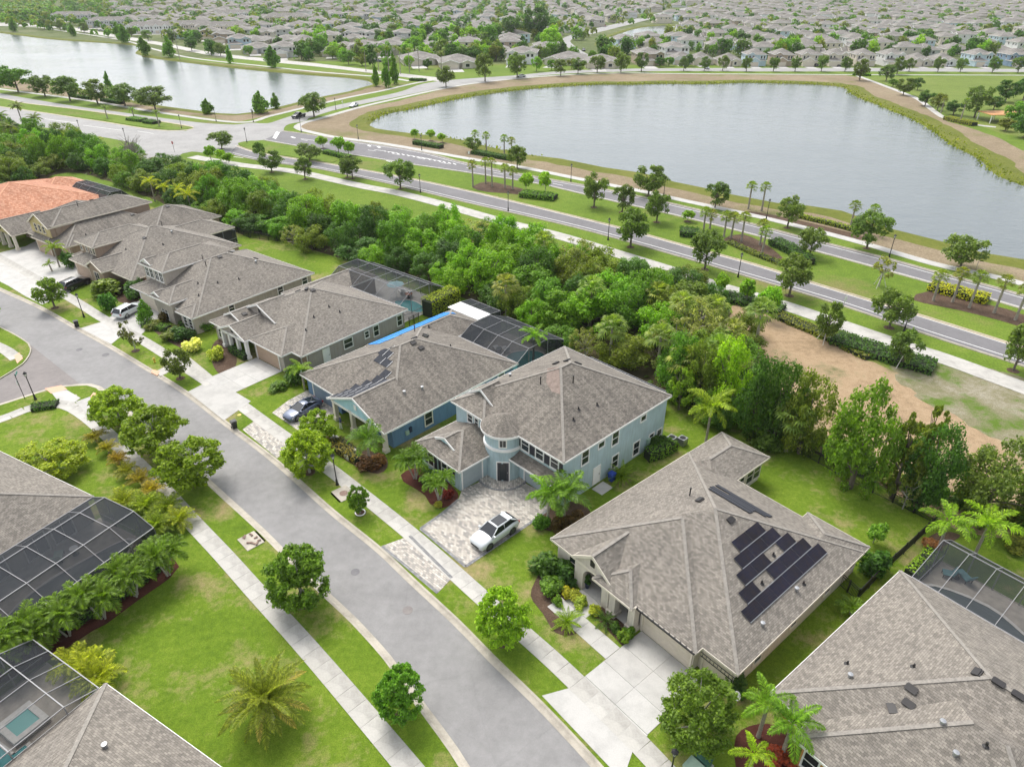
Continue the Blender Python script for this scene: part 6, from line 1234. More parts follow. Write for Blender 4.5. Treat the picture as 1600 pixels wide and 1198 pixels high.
for k, (x, y, p_, kd) in enumerate(((57,38.5,'paint_silver','wagon'), (80,41.5,'paint_black','sedan'), (126,45,'paint_silver','sedan'), (158,49,'paint_silver','wagon'), (172,51,'paint_black','sedan'), (905,51.5,'paint_silver','pickup'), (926,46,'paint_black','wagon'), (944,41.5,'paint_red','sedan'), (912,80,'paint_black','wagon'), (1104,108,'paint_white','wagon'), (1146,102.5,'paint_white','sedan'), (1275,104,'paint_black','sedan'), (1309,104,'paint_black','wagon'), (1480,104,'paint_white','sedan'), (1536,104,'paint_white','wagon'), (348,83,'paint_black','sedan'), (590,97,'paint_slate','wagon'))):
    car('%s car parked in the far suburb, %s of those listed along the far roads' % ({'paint_silver':'silver','paint_black':'black','paint_red':'red','paint_white':'white','paint_slate':'blue'}[p_], ORD[k]) if False else '%s %s parked by the far houses, %s from the left' % ({'paint_silver':'silver','paint_black':'black','paint_red':'red','paint_white':'white','paint_slate':'blue'}[p_], {'wagon':'SUV','sedan':'saloon','pickup':'pickup'}[kd], ORD[[r[0] for r in sorted(((a, i) for i, a in enumerate((57,80,126,158,172,905,926,944,912,1104,1146,1275,1309,1480,1536,348,590))), key=lambda t: t[0])].index(x)]), at(x, y, .03), (1, .3) if x < 800 else ((.8, 1) if y < 60 else (0, -1)), kd, p_, group='cars by the far houses')
# ================================================================ street furniture
def lamp_meshes():
    a = MB(MATS['black_metal']); a.lathe([(.17, 0), (.17, .12), (.13, .2), (.10, .65), (.075, .72)], 8); base = a.mesh('base')
    a = MB(MATS['black_metal']); a.lathe([(.062, .7), (.05, 3.1), (.09, 3.14), (.05, 3.2)], 8); pole = a.mesh('pole')
    a = MB(MATS['lamp_glass']); a.lathe([(.09, 3.2), (.17, 3.58)], 6); gl = a.mesh('glass')
    a = MB(MATS['black_metal']); a.lathe([(.10, 3.17), (.11, 3.22)], 6); a.lathe([(.24, 3.57), (.22, 3.62), (.10, 3.75), (.03, 3.8), (.03, 3.88), (0, 3.9)], 6)
    for k in range(6): c, s = math.cos(k*math.pi/3), math.sin(k*math.pi/3); a.bar((.095*c, .095*s, 3.2), (.175*c, .175*s, 3.58), .02, .02)
    return base, pole, gl, a.mesh('lantern')
LM = lamp_meshes()
def lamp(label, p, s=1.0, group='black street lamps'):
    r = thing('street_lamp', label, 'street lamp', p, 0, group); obj('base', LM[0], r); obj('pole', LM[1], r); l_ = obj('lantern', LM[3], r); obj('glass', LM[2], l_); r.scale = (s, s, s); return r
for lb, b in (('black street lamp beside the sign pole on the corner', (55.6, 624)), ('black street lamp by the white SUV and wheelie bin', (131.5, 495.5)), ('black street lamp beside the kerb inlet and thin sapling', (527, 757)), ('black street lamp cut by the bottom edge by the driveway', (1044, 1226))): lamp(lb, at(*b, LZ))
for k, (x, y) in enumerate(((127,210), (198,223.5), (284,201), (338,190), (386,223), (396,191), (471,206.5), (525,172.5), (560,218), (659,235), (657,301), (794,330), (892,284), (950,375), (1037,306), (1153,433), (1197,343), (1389,402), (1412.5,517))): lamp('black lamp post along the boulevard, %s from the left' % ORD[k], at(x, y), 1.12, 'boulevard lamp posts')
def text_mesh(s, size, mat, depth=.004):
    cu = bpy.data.curves.new('lettering', 'FONT'); cu.body = s; cu.size = size; cu.align_x = 'CENTER'; cu.align_y = 'CENTER'; cu.extrude = depth
    o = bpy.data.objects.new('lettering', cu); COL.objects.link(o); dg = bpy.context.evaluated_depsgraph_get(); me = bpy.data.meshes.new_from_object(o.evaluated_get(dg)); bpy.data.objects.remove(o); me.materials.clear(); me.materials.append(MATS[mat]); return me
def stop_sign(label, p, face, blades=False, h=2.3):
    r = thing('stop_sign', label, 'sign', p, math.atan2(face[1], face[0])+math.pi/2)
    m = MB(MATS['black_metal']); m.tube([(0, 0, 0), (0, 0, h+(1.1 if blades else .5))], .04, 8); m.build('pole', r)
    m = MB(MATS['white_board'], MATS['red_sign']); R8 = [(math.cos(math.pi/8+k*math.pi/4), math.sin(math.pi/8+k*math.pi/4)) for k in range(8)]
    for rad, y, mi in ((.40, -.055, 0), (.365, -.065, 1)):
        m.face([(rad*a, y, h+rad*b) for a, b in R8][::1], mi)
    for k in range(8): a, b = R8[k], R8[(k+1) % 8]; m.face([(.4*a[0], -.055, h+.4*a[1]), (.4*a[0], -.04, h+.4*a[1]), (.4*b[0], -.04, h+.4*b[1]), (.4*b[0], -.055, h+.4*b[1])], 0)
    m.face([(.4*a, -.04, h+.4*b) for a, b in R8][::-1], 0)
    pl = m.build('sign_plate', r); obj('lettering', text_mesh('STOP', .27, 'white_board'), pl, (0, -.072, h), (math.pi/2, 0, 0))
    if blades: m = MB(MATS['green_sign']); m.box(-1.1, -.05, -.015, .015, h+.75, h+.98); m.build('name_plate', r)
    return r
stop_sign('stop sign with a green street name plate on the near corner', at(39, 623, LZ), (-1, -.4), True); stop_sign('red stop sign by the crossroads at the end of the side road', at(273, 238), (-.3, -1), False, 2.6)
def plate_sign(label, b, face, mat, w, h_, z0, name='sign', cat='sign'):
    r = thing(name, label, cat, at(*b), math.atan2(face[1], face[0])+math.pi/2); m = MB(MATS['grey_metal']); m.tube([(0, 0, 0), (0, 0, z0+h_)], .04, 6); m.build('pole', r); m = MB(MATS[mat]); m.box(-w/2, w/2, -.06, -.04, z0, z0+h_); m.build('sign_plate', r)
plate_sign('yellow warning sign by the far carriageway', (1525, 420), (-.4, -1), 'amber_sign', .8, .8, 1.8); plate_sign('white sign plate by the near carriageway', (1317, 482), (.4, -1), 'white_board', .5, .7, 1.3); plate_sign('white sign plate at the lakeside path', (733, 250), (-.3, -1), 'white_board', .5, .7, 1.6); plate_sign('pale sign by the lakeside road corner', (536, 168), (-.5, -1), 'white_board', .5, .6, 1.7)
def bin_(label, p, rz, mat):
    r = thing('wheelie_bin', label, 'bin', p, rz); m = MB(MATS[mat]); t, b = .29, .22
    lo = [(-b, -b, .06), (b, -b, .06), (b, b, .06), (-b, b, .06)]; hi = [(-t, -t, .95), (t, -t, .95), (t, t*1.1, .95), (-t, t*1.1, .95)]
    for i in range(4): m.face([lo[i], lo[(i+1) % 4], hi[(i+1) % 4], hi[i]])
    m.face(lo[::-1]); m.build('body', r); m = MB(MATS[mat]); m.box(-t-.03, t+.03, -t-.04, t*1.1+.03, .95, 1.0); m.box(-t+.05, t-.05, -t+.05, t, 1.0, 1.04); m.build('lid', r)
    m = MB(MATS['rubber'])
    for s in (-1, 1): w = MB(MATS['rubber']); w.lathe([(0, -.03), (.11, -.03), (.11, .03), (0, .03)], 12, 0, (s*.27, .26, .11), 'x'); w.build('wheel', r)
    m.tube([(-t+.05, t*1.1+.08, .93), (t-.05, t*1.1+.08, .93)], .02, 6); m.build('handle', r)
    return r
bin_('black wheelie bin at the kerb by the white SUV', at(121, 511, .05), .7, 'bin_black'); bin_('black wheelie bin at the kerb of the greige house driveway', at(367, 669, .05), .7, 'bin_black'); bin_('blue recycling bin beside the white side door', hb.P(.6, 6.6), -hb.az, 'bin_blue')
q = at(242, 566, LZ); r = thing('fire_hydrant', 'yellow fire hydrant on the verge by the kerb ramp', 'hydrant', q); m = MB(MATS['hydrant_yellow']); m.lathe([(.16, 0), (.16, .06), (.11, .08), (.11, .5), (.15, .52), (.13, .62), (.05, .7), (0, .72)], 10); m.build('barrel', r); m = MB(MATS['hydrant_yellow']); m.lathe([(0, -.2), (.06, -.2), (.06, .2), (0, .2)], 8, 0, (0, 0, .42), 'x'); m.build('outlet', r)
def ubox(label, b, w, d, h, mat, rz): r = thing('utility_box', label, 'utility box', at(*b, LZ), rz); m = MB(MATS[mat]); m.box(-w/2, w/2, -d/2, d/2, 0, h*.8); m.build('cabinet', r); m = MB(MATS[mat]); m.prism([(-w/2-.02, -d/2-.03), (w/2+.02, -d/2-.03), (w/2+.02, d/2+.02), (-w/2-.02, d/2+.02)], h*.8, h); m.build('lid', r); m = MB(MATS['concrete_white']); m.box(-w/2-.12, w/2+.12, -d/2-.12, d/2+.12, 0, .06); m.build('pad', r)
ubox('dark green utility box under the large driveway tree', (1097, 1192), 1.0, .6, .75, 'box_green', -.85); ubox('pale green utility box in front of the darker one', (1083, 1206), 1.1, .9, .7, 'box_pale', -.85)
def cover(label, b, r_, mat, z, name='manhole_cover', cat='manhole'): m = MB(MATS[mat]); m.lathe([(r_, 0), (r_, .012), (0, .012)], 18); o = m.build(name); o.location = at(*b, z); tag(o, label, cat)
cover('dark round manhole cover in the middle of the street', (555, 893), .38, 'asphalt_dark', .014); cover('dark patch cover lower in the street', (637, 953), .42, 'asphalt_warm', .014); cover('manhole cover near the side street mouth', (124, 546), .4, 'asphalt_dark', .02); cover('second manhole cover beside the kerb opposite the corner', (165, 554), .45, 'asphalt_dark', .02)
cover('round meter lid on the small grass triangle', (374, 648), .22, 'hydrant_yellow', LZ+.01, 'meter_lid', 'meter lid'); cover('round meter lid by the arched house verge', (736, 930), .2, 'amber_sign', LZ+.01, 'meter_lid', 'meter lid'); cover('sandy patch lid on the corner verge', (116, 618), .3, 'kerb_yellow', LZ+.01, 'meter_lid', 'meter lid')
def inlet(label, b, rz, broken):
    r = thing('kerb_inlet', label, 'drain inlet', at(*b, LZ), rz); m = MB(MATS['kerb']); m.box(-1.0, 1.0, -.8, .8, -.1, .06); m.build('slab', r); m = MB(MATS['rubber']); m.box(-.9, .9, -.98, -.81, -.08, .0); m.build('opening', r)
    rr_ = random.Random(4); m = MB(MATS['litter'])
    if broken:
        for k in range(9): x, y = rr_.uniform(-.9, .9), rr_.uniform(-.5, .5); m.bar((x, y, .1), (x+rr_.uniform(-.6, .6), y+rr_.uniform(-.4, .4), .16), .14, .07)
        m.build('debris', r)
    else: m.lathe([(.4, .06), (.4, .085), (0, .085)], 14); m.build('lid', r)
inlet('kerb inlet with scattered brown debris on its slab', (392, 845), at(436, 863).angle(at(392, 845))*0+2.35, True); inlet('kerb inlet with a round lid by the lamp post', (537, 771), -.85, False)
ribbon('kerb', resample(pw([(560,1000),(592,1028)], .03), .4), [(-.12, .032), (0, .06), (.12, .032)], 'asphalt_dark')
# fences
def fence(label, P, h=1.25, bay=2.0, mat='black_metal', gate=False):
    P = resample(P, bay); o0 = P[0].copy(); r = thing('metal_fence' if not gate else 'metal_gate', label, 'fence' if not gate else 'gate', o0)
    for p_ in P: m = MB(MATS[mat]); q = p_-o0; m.box(q.x-.045, q.x+.045, q.y-.045, q.y+.045, 0, h+.1); m.build('post', r)
    for a, b in zip(P, P[1:]):
        a, b = a-o0, b-o0
        for z in (.12, h*.82, h): m = MB(MATS[mat]); m.bar(a+Vector((0, 0, z)), b+Vector((0, 0, z)), .035, .045); m.build('rail', r)
        m = MB(MATS[mat]); n = int((b-a).length/.11)
        for k in range(1, n): q = a.lerp(b, k/n); m.bar(q+Vector((0, 0, .05)), q+Vector((0, 0, h)), .024, .024)
        tag(m.build('picket_row', r), kind='stuff')
    return r
fence('black metal fence along the back lawn below the bare lot', pw([(1122,672),(1148,655),(1200,682),(1270,719),(1340,758),(1400,788),(1461,818)], LZ)); fence('black metal fence running up the side lawn to the corner', pw([(1461,818),(1420,857),(1380,894),(1338,938)], LZ)); fence('short black gate fence beside the cream house wall', pw([(1338,938),(1309,912)], LZ), 1.3, 1.2)
fence('black fence behind the pale grey house lawn', pw([(392,372),(440,378),(470,372),(500,360)], LZ)); fence('black fence at the far end of the tan house lawn', pw([(340,350),(390,372)], LZ)); fence('black fence behind the greige pool cage', pw([(655,505),(640,512)], LZ), 1.6, 1)
# condenser units, pots, furniture
def ac(label, p, rz): r = thing('air_conditioner', label, 'air conditioner', p, rz); m = MB(MATS['grey_metal']); m.box(-.42, .42, -.42, .42, .05, .85); m.build('case', r); m = MB(MATS['rubber']); m.lathe([(.33, .855), (.33, .87), (0, .88)], 16); m.build('fan_guard', r)
ac('air conditioner at the rear of the pale blue house', hb.P(1.0, 16.3), -hb.az); ac('air conditioner behind the first one by the hedge', hb.P(1.9, 17.0), -hb.az)
m = MB(MATS['bin_black']); m.lathe([(.4, 0), (.45, .5), (.4, .9), (0, .95)], 14); o = m.build('water_tank'); o.location = hb.P(.7, 15.0); tag(o, 'black round tank at the end of the pale blue wall', 'tank')
def pot(label, p): r = thing('potted_topiary', label, 'potted plant', p); m = MB(MATS['navy']); m.lathe([(.15, 0), (.24, .6), (.27, .62), (.2, .62), (.18, .55)], 12); m.build('pot', r); obj('foliage', SPEC['shrub'][0][1], r, (0, 0, .55), None, (.55, .55, .5), G_DARK); obj('foliage', SPEC['shrub'][1][1], r, (0, 0, 1.05), None, (.45, .45, .45), G_DARK)
pot('navy pot with tiered topiary left of the arched door', h1.P(4.1, .75, LZ+.07)); pot('navy pot with topiary right of the arched door', h1.P(5.95, 1.9, LZ+.07))
def chair(label, p, rz, mat, name='patio_chair', long_=False):
    r = thing(name, label, 'chair', p, rz); m = MB(MATS[mat]); m.box(-.35, .35, -.4, .9 if long_ else .35, .34, .44); m.build('seat', r); m = MB(MATS[mat]); m.bar((0, -.4, .4), (0, -.62, 1.0), .7, .08); m.build('backrest', r)
    for x in (-.32, .32):
        for y in (-.35, .8 if long_ else .3): l_ = MB(MATS['black_metal']); l_.box(x-.025, x+.025, y-.025, y+.025, 0, .34); l_.build('leg', r)
    return r
DZ = LZ+.06
chair('navy blue armchair on the cream house porch', h1.P(8.3, 1.7, LZ+.07), -h1.az, 'navy', 'armchair'); chair('teal patio chair on the left under the right pool cage', r2.P(1.9, 23.4, DZ), 1.2, 'cushion'); chair('teal lounge chair on the right under the right pool cage', r2.P(3.1, 24.1, DZ), .2, 'cushion', 'lounge_chair', True)
chair('pale lounge chair inside the greige pool cage', h4.P(-9.4, 25.4, DZ), .4, 'trim', 'lounge_chair', True); chair('second pale lounge chair inside the greige pool cage', h4.P(-8.0, 25.6, DZ), .4, 'trim', 'lounge_chair', True); chair('white chair inside the dark blue house cage', hd.P(-7.6, 24.2, DZ), .4, 'trim', 'lounge_chair', True); chair('second white chair inside the dark blue house cage', hd.P(-6.6, 24.8, DZ), .4, 'trim', 'lounge_chair', True); chair('pale chair under the left pool cage', l1.P(-5.2, -1.6, DZ), .4, 'box_pale', 'lounge_chair', True)
def ptable(label, p, w, mat): r = thing('patio_table', label, 'table', p); m = MB(MATS[mat]); m.lathe([(w, .70), (w, .74), (0, .745)], 16); m.build('table_top', r); m = MB(MATS['black_metal']); m.lathe([(.3, 0), (.05, .05), (.05, .7)], 8); m.build('leg', r)
ptable('round side table between the teal chairs', r2.P(2.5, 23.9, DZ), .28, 'cushion'); ptable('round terracotta fire table inside the greige pool cage', h4.P(-7.4, 24.9, DZ), .6, 'terracotta'); ptable('small white table under the left pool cage', l1.P(-4.0, -2.1, DZ), .35, 'white_board')
r = thing('parasol', 'pale blue parasol inside the greige pool cage', 'parasol', h4.P(-9.2, 24.0, DZ)); m = MB(MATS['trim']); m.tube([(0, 0, 0), (0, 0, 2.5)], .03, 6); m.build('pole', r); m = MB(MATS['gable_blue']); m.lathe([(1.4, 2.1), (.05, 2.6)], 8); m.build('canopy', r)
m = MB(MATS['black_metal']); lx = h1; L0, L1_ = (15.0, 1.35, 2.55), (17.7, 1.3, 2.55)
r = thing('ladder', 'black ladder hung under the front eave of the cream house', 'ladder', h1.M.translation, -h1.az)
for z in (2.68, 2.3): m = MB(MATS['black_metal']); m.bar((15.0, .95, z), (17.75, .95, z), .05, .05); m.build('rail', r)
for k in range(9): m = MB(MATS['black_metal']); m.bar((15.15+k*.31, .95, 2.3), (15.15+k*.31, .95, 2.68), .035, .035); m.build('rung', r)
m = MB(MATS['stone_cap'], MATS['soil']); o0 = [at(x, y, LZ) for x, y in ((513, 693), (524, 686), (556, 709), (546, 719))]
for a, b in zip(o0, o0[1:]+o0[:1]): m.bar((a.x, a.y, LZ+.28), (b.x, b.y, LZ+.28), .28, .56)
r = thing('raised_planter', 'stone raised planter in front of the dark blue porch', 'planter', (0, 0, 0)); m.build('wall', r)
m = MB(MATS['concrete_white']); m.box(1.5, 2.1, 4.5, 5.7, 0, LZ+.05) if False else m.box(.1, 1.4, 4.2, 5.9, 0, LZ+.04); o = m.build('door_step'); o.matrix_world = hb.M; tag(o, kind='structure')
m = MB(MATS['white_paint']); m.lathe([(.30, 0), (.32, .06), (0, .12)], 14); r = thing('satellite_dish', 'white dish at the front corner of the cream house', 'dish', h1.P(18.2, .9, 1.3)); o = m.build('dish', r); o.rotation_euler = (.6, .5, 0); m = MB(MATS['grey_metal']); m.tube([(0, 0, 0), (-.7, .2, -.2)], .03, 6); m.build('bracket', r)
# people
def person(label, p, rz, top, legs, stride=.22, arms=.25, h=1.72, lean=0.0):
    V = [(0, 0, .95), (0, lean*.5, 1.2), (0, lean, 1.42), (0, lean, 1.52), (0, lean-.02, 1.64), (-.1, 0, .92), (-.11, -stride*.5, .5), (-.11, -stride, .08), (-.11, -stride-.14, .05), (.1, 0, .92), (.11, stride*.4, .5), (.11, stride, .08), (.11, stride-.14, .05), (-.2, lean, 1.40), (-.27, lean+.05, 1.12), (-.26, lean-arms, .92), (.2, lean, 1.40), (.27, lean+.02, 1.12), (.26, lean-arms*.3, .86)]
    E_ = [(0, 1), (1, 2), (2, 3), (3, 4), (0, 5), (5, 6), (6, 7), (7, 8), (0, 9), (9, 10), (10, 11), (11, 12), (2, 13), (13, 14), (14, 15), (2, 16), (16, 17), (17, 18)]
    rad = [.15, .14, .15, .055, .10, .095, .065, .05, .04, .095, .065, .05, .04, .06, .045, .04, .06, .045, .04]
    me = bpy.data.meshes.new('body'); me.from_pydata(V, E_, []); o = bpy.data.objects.new('body', me); COL.objects.link(o)
    sk = o.modifiers.new('skin', 'SKIN'); o.modifiers.new('sub', 'SUBSURF').levels = 2
    if not me.skin_vertices: me.skin_vertices.new()
    for i, d in enumerate(me.skin_vertices[0].data): d.radius = (rad[i]*(1.15 if i < 3 else 1), rad[i]*(.8 if i < 3 else 1)); d.use_root = i == 0
    dg = bpy.context.evaluated_depsgraph_get(); nm = bpy.data.meshes.new_from_object(o.evaluated_get(dg)); bpy.data.objects.remove(o); nm.materials.clear()
    for k in (top, legs, 'skin', 'hair', 'rubber'): nm.materials.append(MATS[k])
    for f in nm.polygons:
        c = f.center; a = abs(c.x) > .2
        f.material_index = 4 if c.z < .1 else (2 if a and c.z < 1.15 else (1 if c.z < .95 else (0 if c.z < 1.5 else (3 if c.z > 1.66 or c.y > lean+.01 else 2)))); f.use_smooth = True
    r = thing('person', label, 'person', p, rz); r.scale = (h/1.72,)*3; nm.name = 'body'; obj('body', nm, r); return r
person('person in a navy and white top and white trousers at the dark blue porch', hd.P(-7.6, -.9, LZ), 2.2, 'cloth_navy', 'cloth_white', .08, .3, lean=-.08)
person('distant person in dark clothes walking on the park path', at(1342, 124, .05), .5, 'cloth_navy', 'hair'); person('distant person in dark clothes standing in the park', at(1545, 147, 0), 2.0, 'hair', 'cloth_navy'); person('distant person in red beside the lakeside driveway', at(1018, 103, .05), 0, 'cloth_red', 'cloth_navy'); person('person in black standing by the left lake path', at(395, 180, .05), 1.0, 'hair', 'hair')
r = thing('pavilion', 'orange canopy shelter in the park beyond the lake', 'shelter', at(1562, 190)); m = MB(MATS['canopy_orange']); m.box(-6, 6, -4, 4, 2.6, 2.8); m.build('roof', r)
for x in (-5.6, 0, 5.6):
    for y in (-3.6, 3.6): m = MB(MATS['white_paint']); m.box(x-.1, x+.1, y-.1, y+.1, 0, 2.6); m.build('post', r)
# ================================================================ the suburb beyond the lakes
FH = {}
def fmesh(kind):
    if kind in FH: return FH[kind]
    w, rf, tr_, gl, gd = MB(MATS['stucco']), MB(MATS['shingle_far']), MB(MATS['trim']), MB(MATS['glass']), MB(MATS['door_cream'])
    def rface(pts):
        a, b, c = map(Vector, pts[:3]); n = (b-a).cross(c-a).normalized()
        if n.z < 0: pts = pts[::-1]; n = -n
        u = Vector((0, 0, 1)).cross(n).normalized(); v = n.cross(u); rf.face(pts, 0, [(Vector(p).dot(u), Vector(p).dot(v)) for p in pts])
    def hip(x0, x1, y0, y1, z, p=.42):
        W_, D_ = x1-x0, y1-y0; h = min(W_, D_)/2; t = z+h*p
        A, B = ((x0+h, y0+h, t), (x1-h, y0+h, t)) if W_ >= D_ else ((x0+h, y0+h, t), (x0+h, y1-h, t)); a, b, c, e = (x0, y0, z), (x1, y0, z), (x1, y1, z), (x0, y1, z)
        if W_ >= D_: [rface(f) for f in ([a, b, B, A], [b, c, B], [c, e, A, B], [e, a, A])]
        else: [rface(f) for f in ([a, b, A], [b, c, B, A], [c, e, B], [e, a, A, B])]
        tr_.box(x0, x1, y0-.04, y0, z-.25, z-.01); tr_.box(x0, x1, y1, y1+.04, z-.25, z-.01); tr_.box(x0-.04, x0, y0, y1, z-.25, z-.01); tr_.box(x1, x1+.04, y0, y1, z-.25, z-.01); tr_.face([(x0, y0, z-.2), (x0, y1, z-.2), (x1, y1, z-.2), (x1, y0, z-.2)])
    def gab(x0, x1, y0, y1, z, p=.5):
        xm, t = (x0+x1)/2, z+(x1-x0)/2*p; rface([(x0, y0, z), (xm, y0, t), (xm, y1, t), (x0, y1, z)]); rface([(x1, y0, z), (x1, y1, z), (xm, y1, t), (xm, y0, t)]); w.face([(x0+.2, y0+.25, z-.2), (x1-.2, y0+.25, z-.2), (xm, y0+.25, t-.15)])
        for xe in (x0, x1): tr_.bar((xe, y0, z-.1), (xm, y0, t-.1), .09, .3)
    def win(x, y, z, a=.9, b=1.4, side='f'):
        if side == 'f': tr_.box(x-a/2-.12, x+a/2+.12, y-.05, y+.02, z-.12, z+b+.12); gl.box(x-a/2, x+a/2, y-.07, y-.04, z, z+b)
        elif side == 'r': tr_.box(y-.02, y+.05, x-a/2-.12, x+a/2+.12, z-.12, z+b+.12); gl.box(y+.04, y+.07, x-a/2, x+a/2, z, z+b)
        elif side == 'l': tr_.box(y-.05, y+.02, x-a/2-.12, x+a/2+.12, z-.12, z+b+.12); gl.box(y-.07, y-.04, x-a/2, x+a/2, z, z+b)
        else: tr_.box(x-a/2-.12, x+a/2+.12, y-.02, y+.05, z-.12, z+b+.12); gl.box(x-a/2, x+a/2, y+.04, y+.07, z, z+b)
    if kind in ('two', 'twob'):
        w.box(-5.5, 5.5, -5, 8, 0, 5.7); hip(-6, 6, -5.5, 8.5, 5.7); gab(-5.4, -1.0, -5.9, -2, 5.72, .55); w.box(-5.4, 1.2, -8, -4.9, 0, 2.8); gab(-5.8, 1.6, -8.4, -5, 2.85, .5) if kind == 'two' else hip(-5.8, 1.6, -8.4, -2, 2.85)
        gd.box(-4.6, .4, -8.06, -8, .05, 2.2); w.box(1.5, 5.3, -6, -4.9, 0, 2.9); gab(1.2, 5.6, -6.4, -4, 5.72, .6) if kind == 'twob' else hip(1.3, 5.8, -6.5, -4, 2.9, .3)
        for x in (-4.2, -2.2, 2.6, 4.2): win(x, -5, 3.6)
        for x in (-1.5, 3, 6): win(x, 5.5, 3.7, .9, 1.2, 'r'); win(x, -5.5, 3.7, .9, 1.2, 'l')
        for x in (-3.5, 0, 3.5): win(x, 8, 3.6, 1, 1.3, 'b'); win(x, 8, .6, 1.2, 1.6, 'b')
    elif kind == 'one':
        w.box(-7, 7, -6, 9, 0, 2.9); hip(-7.5, 7.5, -6.5, 9.5, 2.9); w.box(-6.5, -.4, -8.5, -5.9, 0, 2.9); gab(-6.9, 0, -8.9, -2, 2.92, .45); gd.box(-5.8, -1, -8.56, -8.5, .05, 2.2); gab(.6, 5, -7.6, -3, 2.95, .5); w.box(.9, 4.7, -7.2, -5.9, 0, 2.9); win(2.8, -7.2, .8, 1.4, 1.4)
        for x in (-3, 1, 5): win(x, 7, .9, .9, 1.3, 'r'); win(x, -7, .9, .9, 1.3, 'l'); win(x, 9, .7, 1.4, 1.5, 'b')
    else:                                         # terrace of town houses
        w.box(-21, 21, -6, 6, 0, 5.7); hip(-21.5, 21.5, -6.6, 6.6, 5.7, .45)
        for k in range(6):
            x = -17.5+7*k; w.box(x-2.4, x+1.2, -7.2, -5.9, 0, 5.7); gab(x-2.7, x+1.5, -7.6, -3, 5.72, .65); gd.box(x-1.9, x+.7, -7.26, -7.2, .05, 2.2)
            for d in (-1.4, .2): win(x+d, -7.2, 3.5, .8, 1.4)
            win(x+2.3, -6, 3.5); win(x+2.3, -6, .8); win(x, 6, 3.5, 1.2, 1.3, 'b'); win(x+3, 6, 3.5, .9, 1.3, 'b'); win(x, 6, .4, 1.8, 2, 'b')
        for y in (-2, 2): win(y, 21, 3.6, .9, 1.3, 'r')
    FH[kind] = {'wall': w.mesh('wall'), 'roof': rf.mesh('roof'), 'trim': tr_.mesh('trim'), 'windows': gl.mesh('windows'), 'garage_door': gd.mesh('garage_door'), '_': (w, rf)}
    return FH[kind]
CLR = {'white': (.84, .84, .83), 'cream': (.76, .69, .58), 'pale blue': (.55, .68, .75), 'tan': (.50, .40, .30), 'grey': (.58, .59, .59), 'yellow': (.60, .48, .26), 'blue': (.24, .34, .46), 'sand': (.66, .61, .53)}
placed = []
def fhouse(p, rz, kind, cn, label, sx=1.0, group='houses of the far suburb', lod=0):
    if group[:5] != 'house':
        c_, s_ = math.cos(rz), math.sin(rz); xs = (-4.8, .6) if kind != 'row' else (-19, 19); m = MB(MATS['concrete_white']); q4 = [(x*sx, y*sx) for x, y in ((xs[0], -8.5), (xs[1], -8.5), (xs[1], -17), (xs[0], -17))]; m.sheet([Vector((p.x+a*c_-b*s_, p.y+a*s_+b*c_, 0)) for a, b in q4], .03+.004*(len(placed) % 5)); tag(m.build('driveway'), kind='structure')
    r = thing({'row': 'town_house_terrace'}.get(kind, 'suburban_house'), label, 'house', p, rz, group); placed.append((p.x, p.y, 24 if kind == 'row' else 10))
    for k, me in fmesh(kind).items():
        if k == '_' or (lod and k in ('garage_door',)): continue
        o = obj(k, me, r, scale=(sx, sx, 1), color=CLR[cn])
        if k in ('windows', 'trim'): o['kind'] = 'stuff'
    return r
DIRS = ('beyond the main lake', 'beyond the left lake', 'between the lakes')
def nice(kind, cn): return cn+' '+{'two': 'two-storey house with gabled garage', 'twob': 'two-storey house with gabled bay', 'one': 'one-storey house', 'row': 'town house terrace'}[kind]
FR_ = [(1064,101,'one','white'),(1094,102,'one','cream'),(1137,104,'one','cream'),(1177,104,'two','pale blue'),(1219,104,'two','tan'),(1261,104,'two','cream'),(1302,104,'twob','cream'),(1345,104,'two','cream'),(1389,104,'twob','white'),(1430,104,'one','sand'),(1469,104,'one','white'),(1524,104,'twob','pale blue'),(1580,104,'twob','blue'),(1640,104,'two','cream')]
for k, (x, y, kd, cn) in enumerate(FR_): fhouse(at(x, y-2), rg.uniform(-.04, .04), kd, cn, '%s, %s from left in the row facing the lake' % (nice(kd, cn), ORD[k]), .92 if kd != 'one' else .85, 'front row houses facing the main lake')
R2_ = [(1115,84,'two','cream'),(1165,83,'twob','pale blue'),(1212,82,'two','cream'),(1252,81,'two','cream'),(1292,81,'two','cream'),(1337,80,'two','white'),(1372,80,'two','cream'),(1438,84,'one','grey'),(1484,83,'one','sand'),(1528,78,'two','cream'),(1588,80,'two','white'),(1560,70,'two','pale blue'),(1470,70,'two','cream'),(1420,66,'two','white')]
R2_.sort()
for k, (x, y, kd, cn) in enumerate(R2_): fhouse(at(x, y), math.pi+rg.uniform(-.05, .05), kd, cn, '%s, %s in the second row by the lake' % (nice(kd, cn), ORD[k]), 1, 'second row houses')
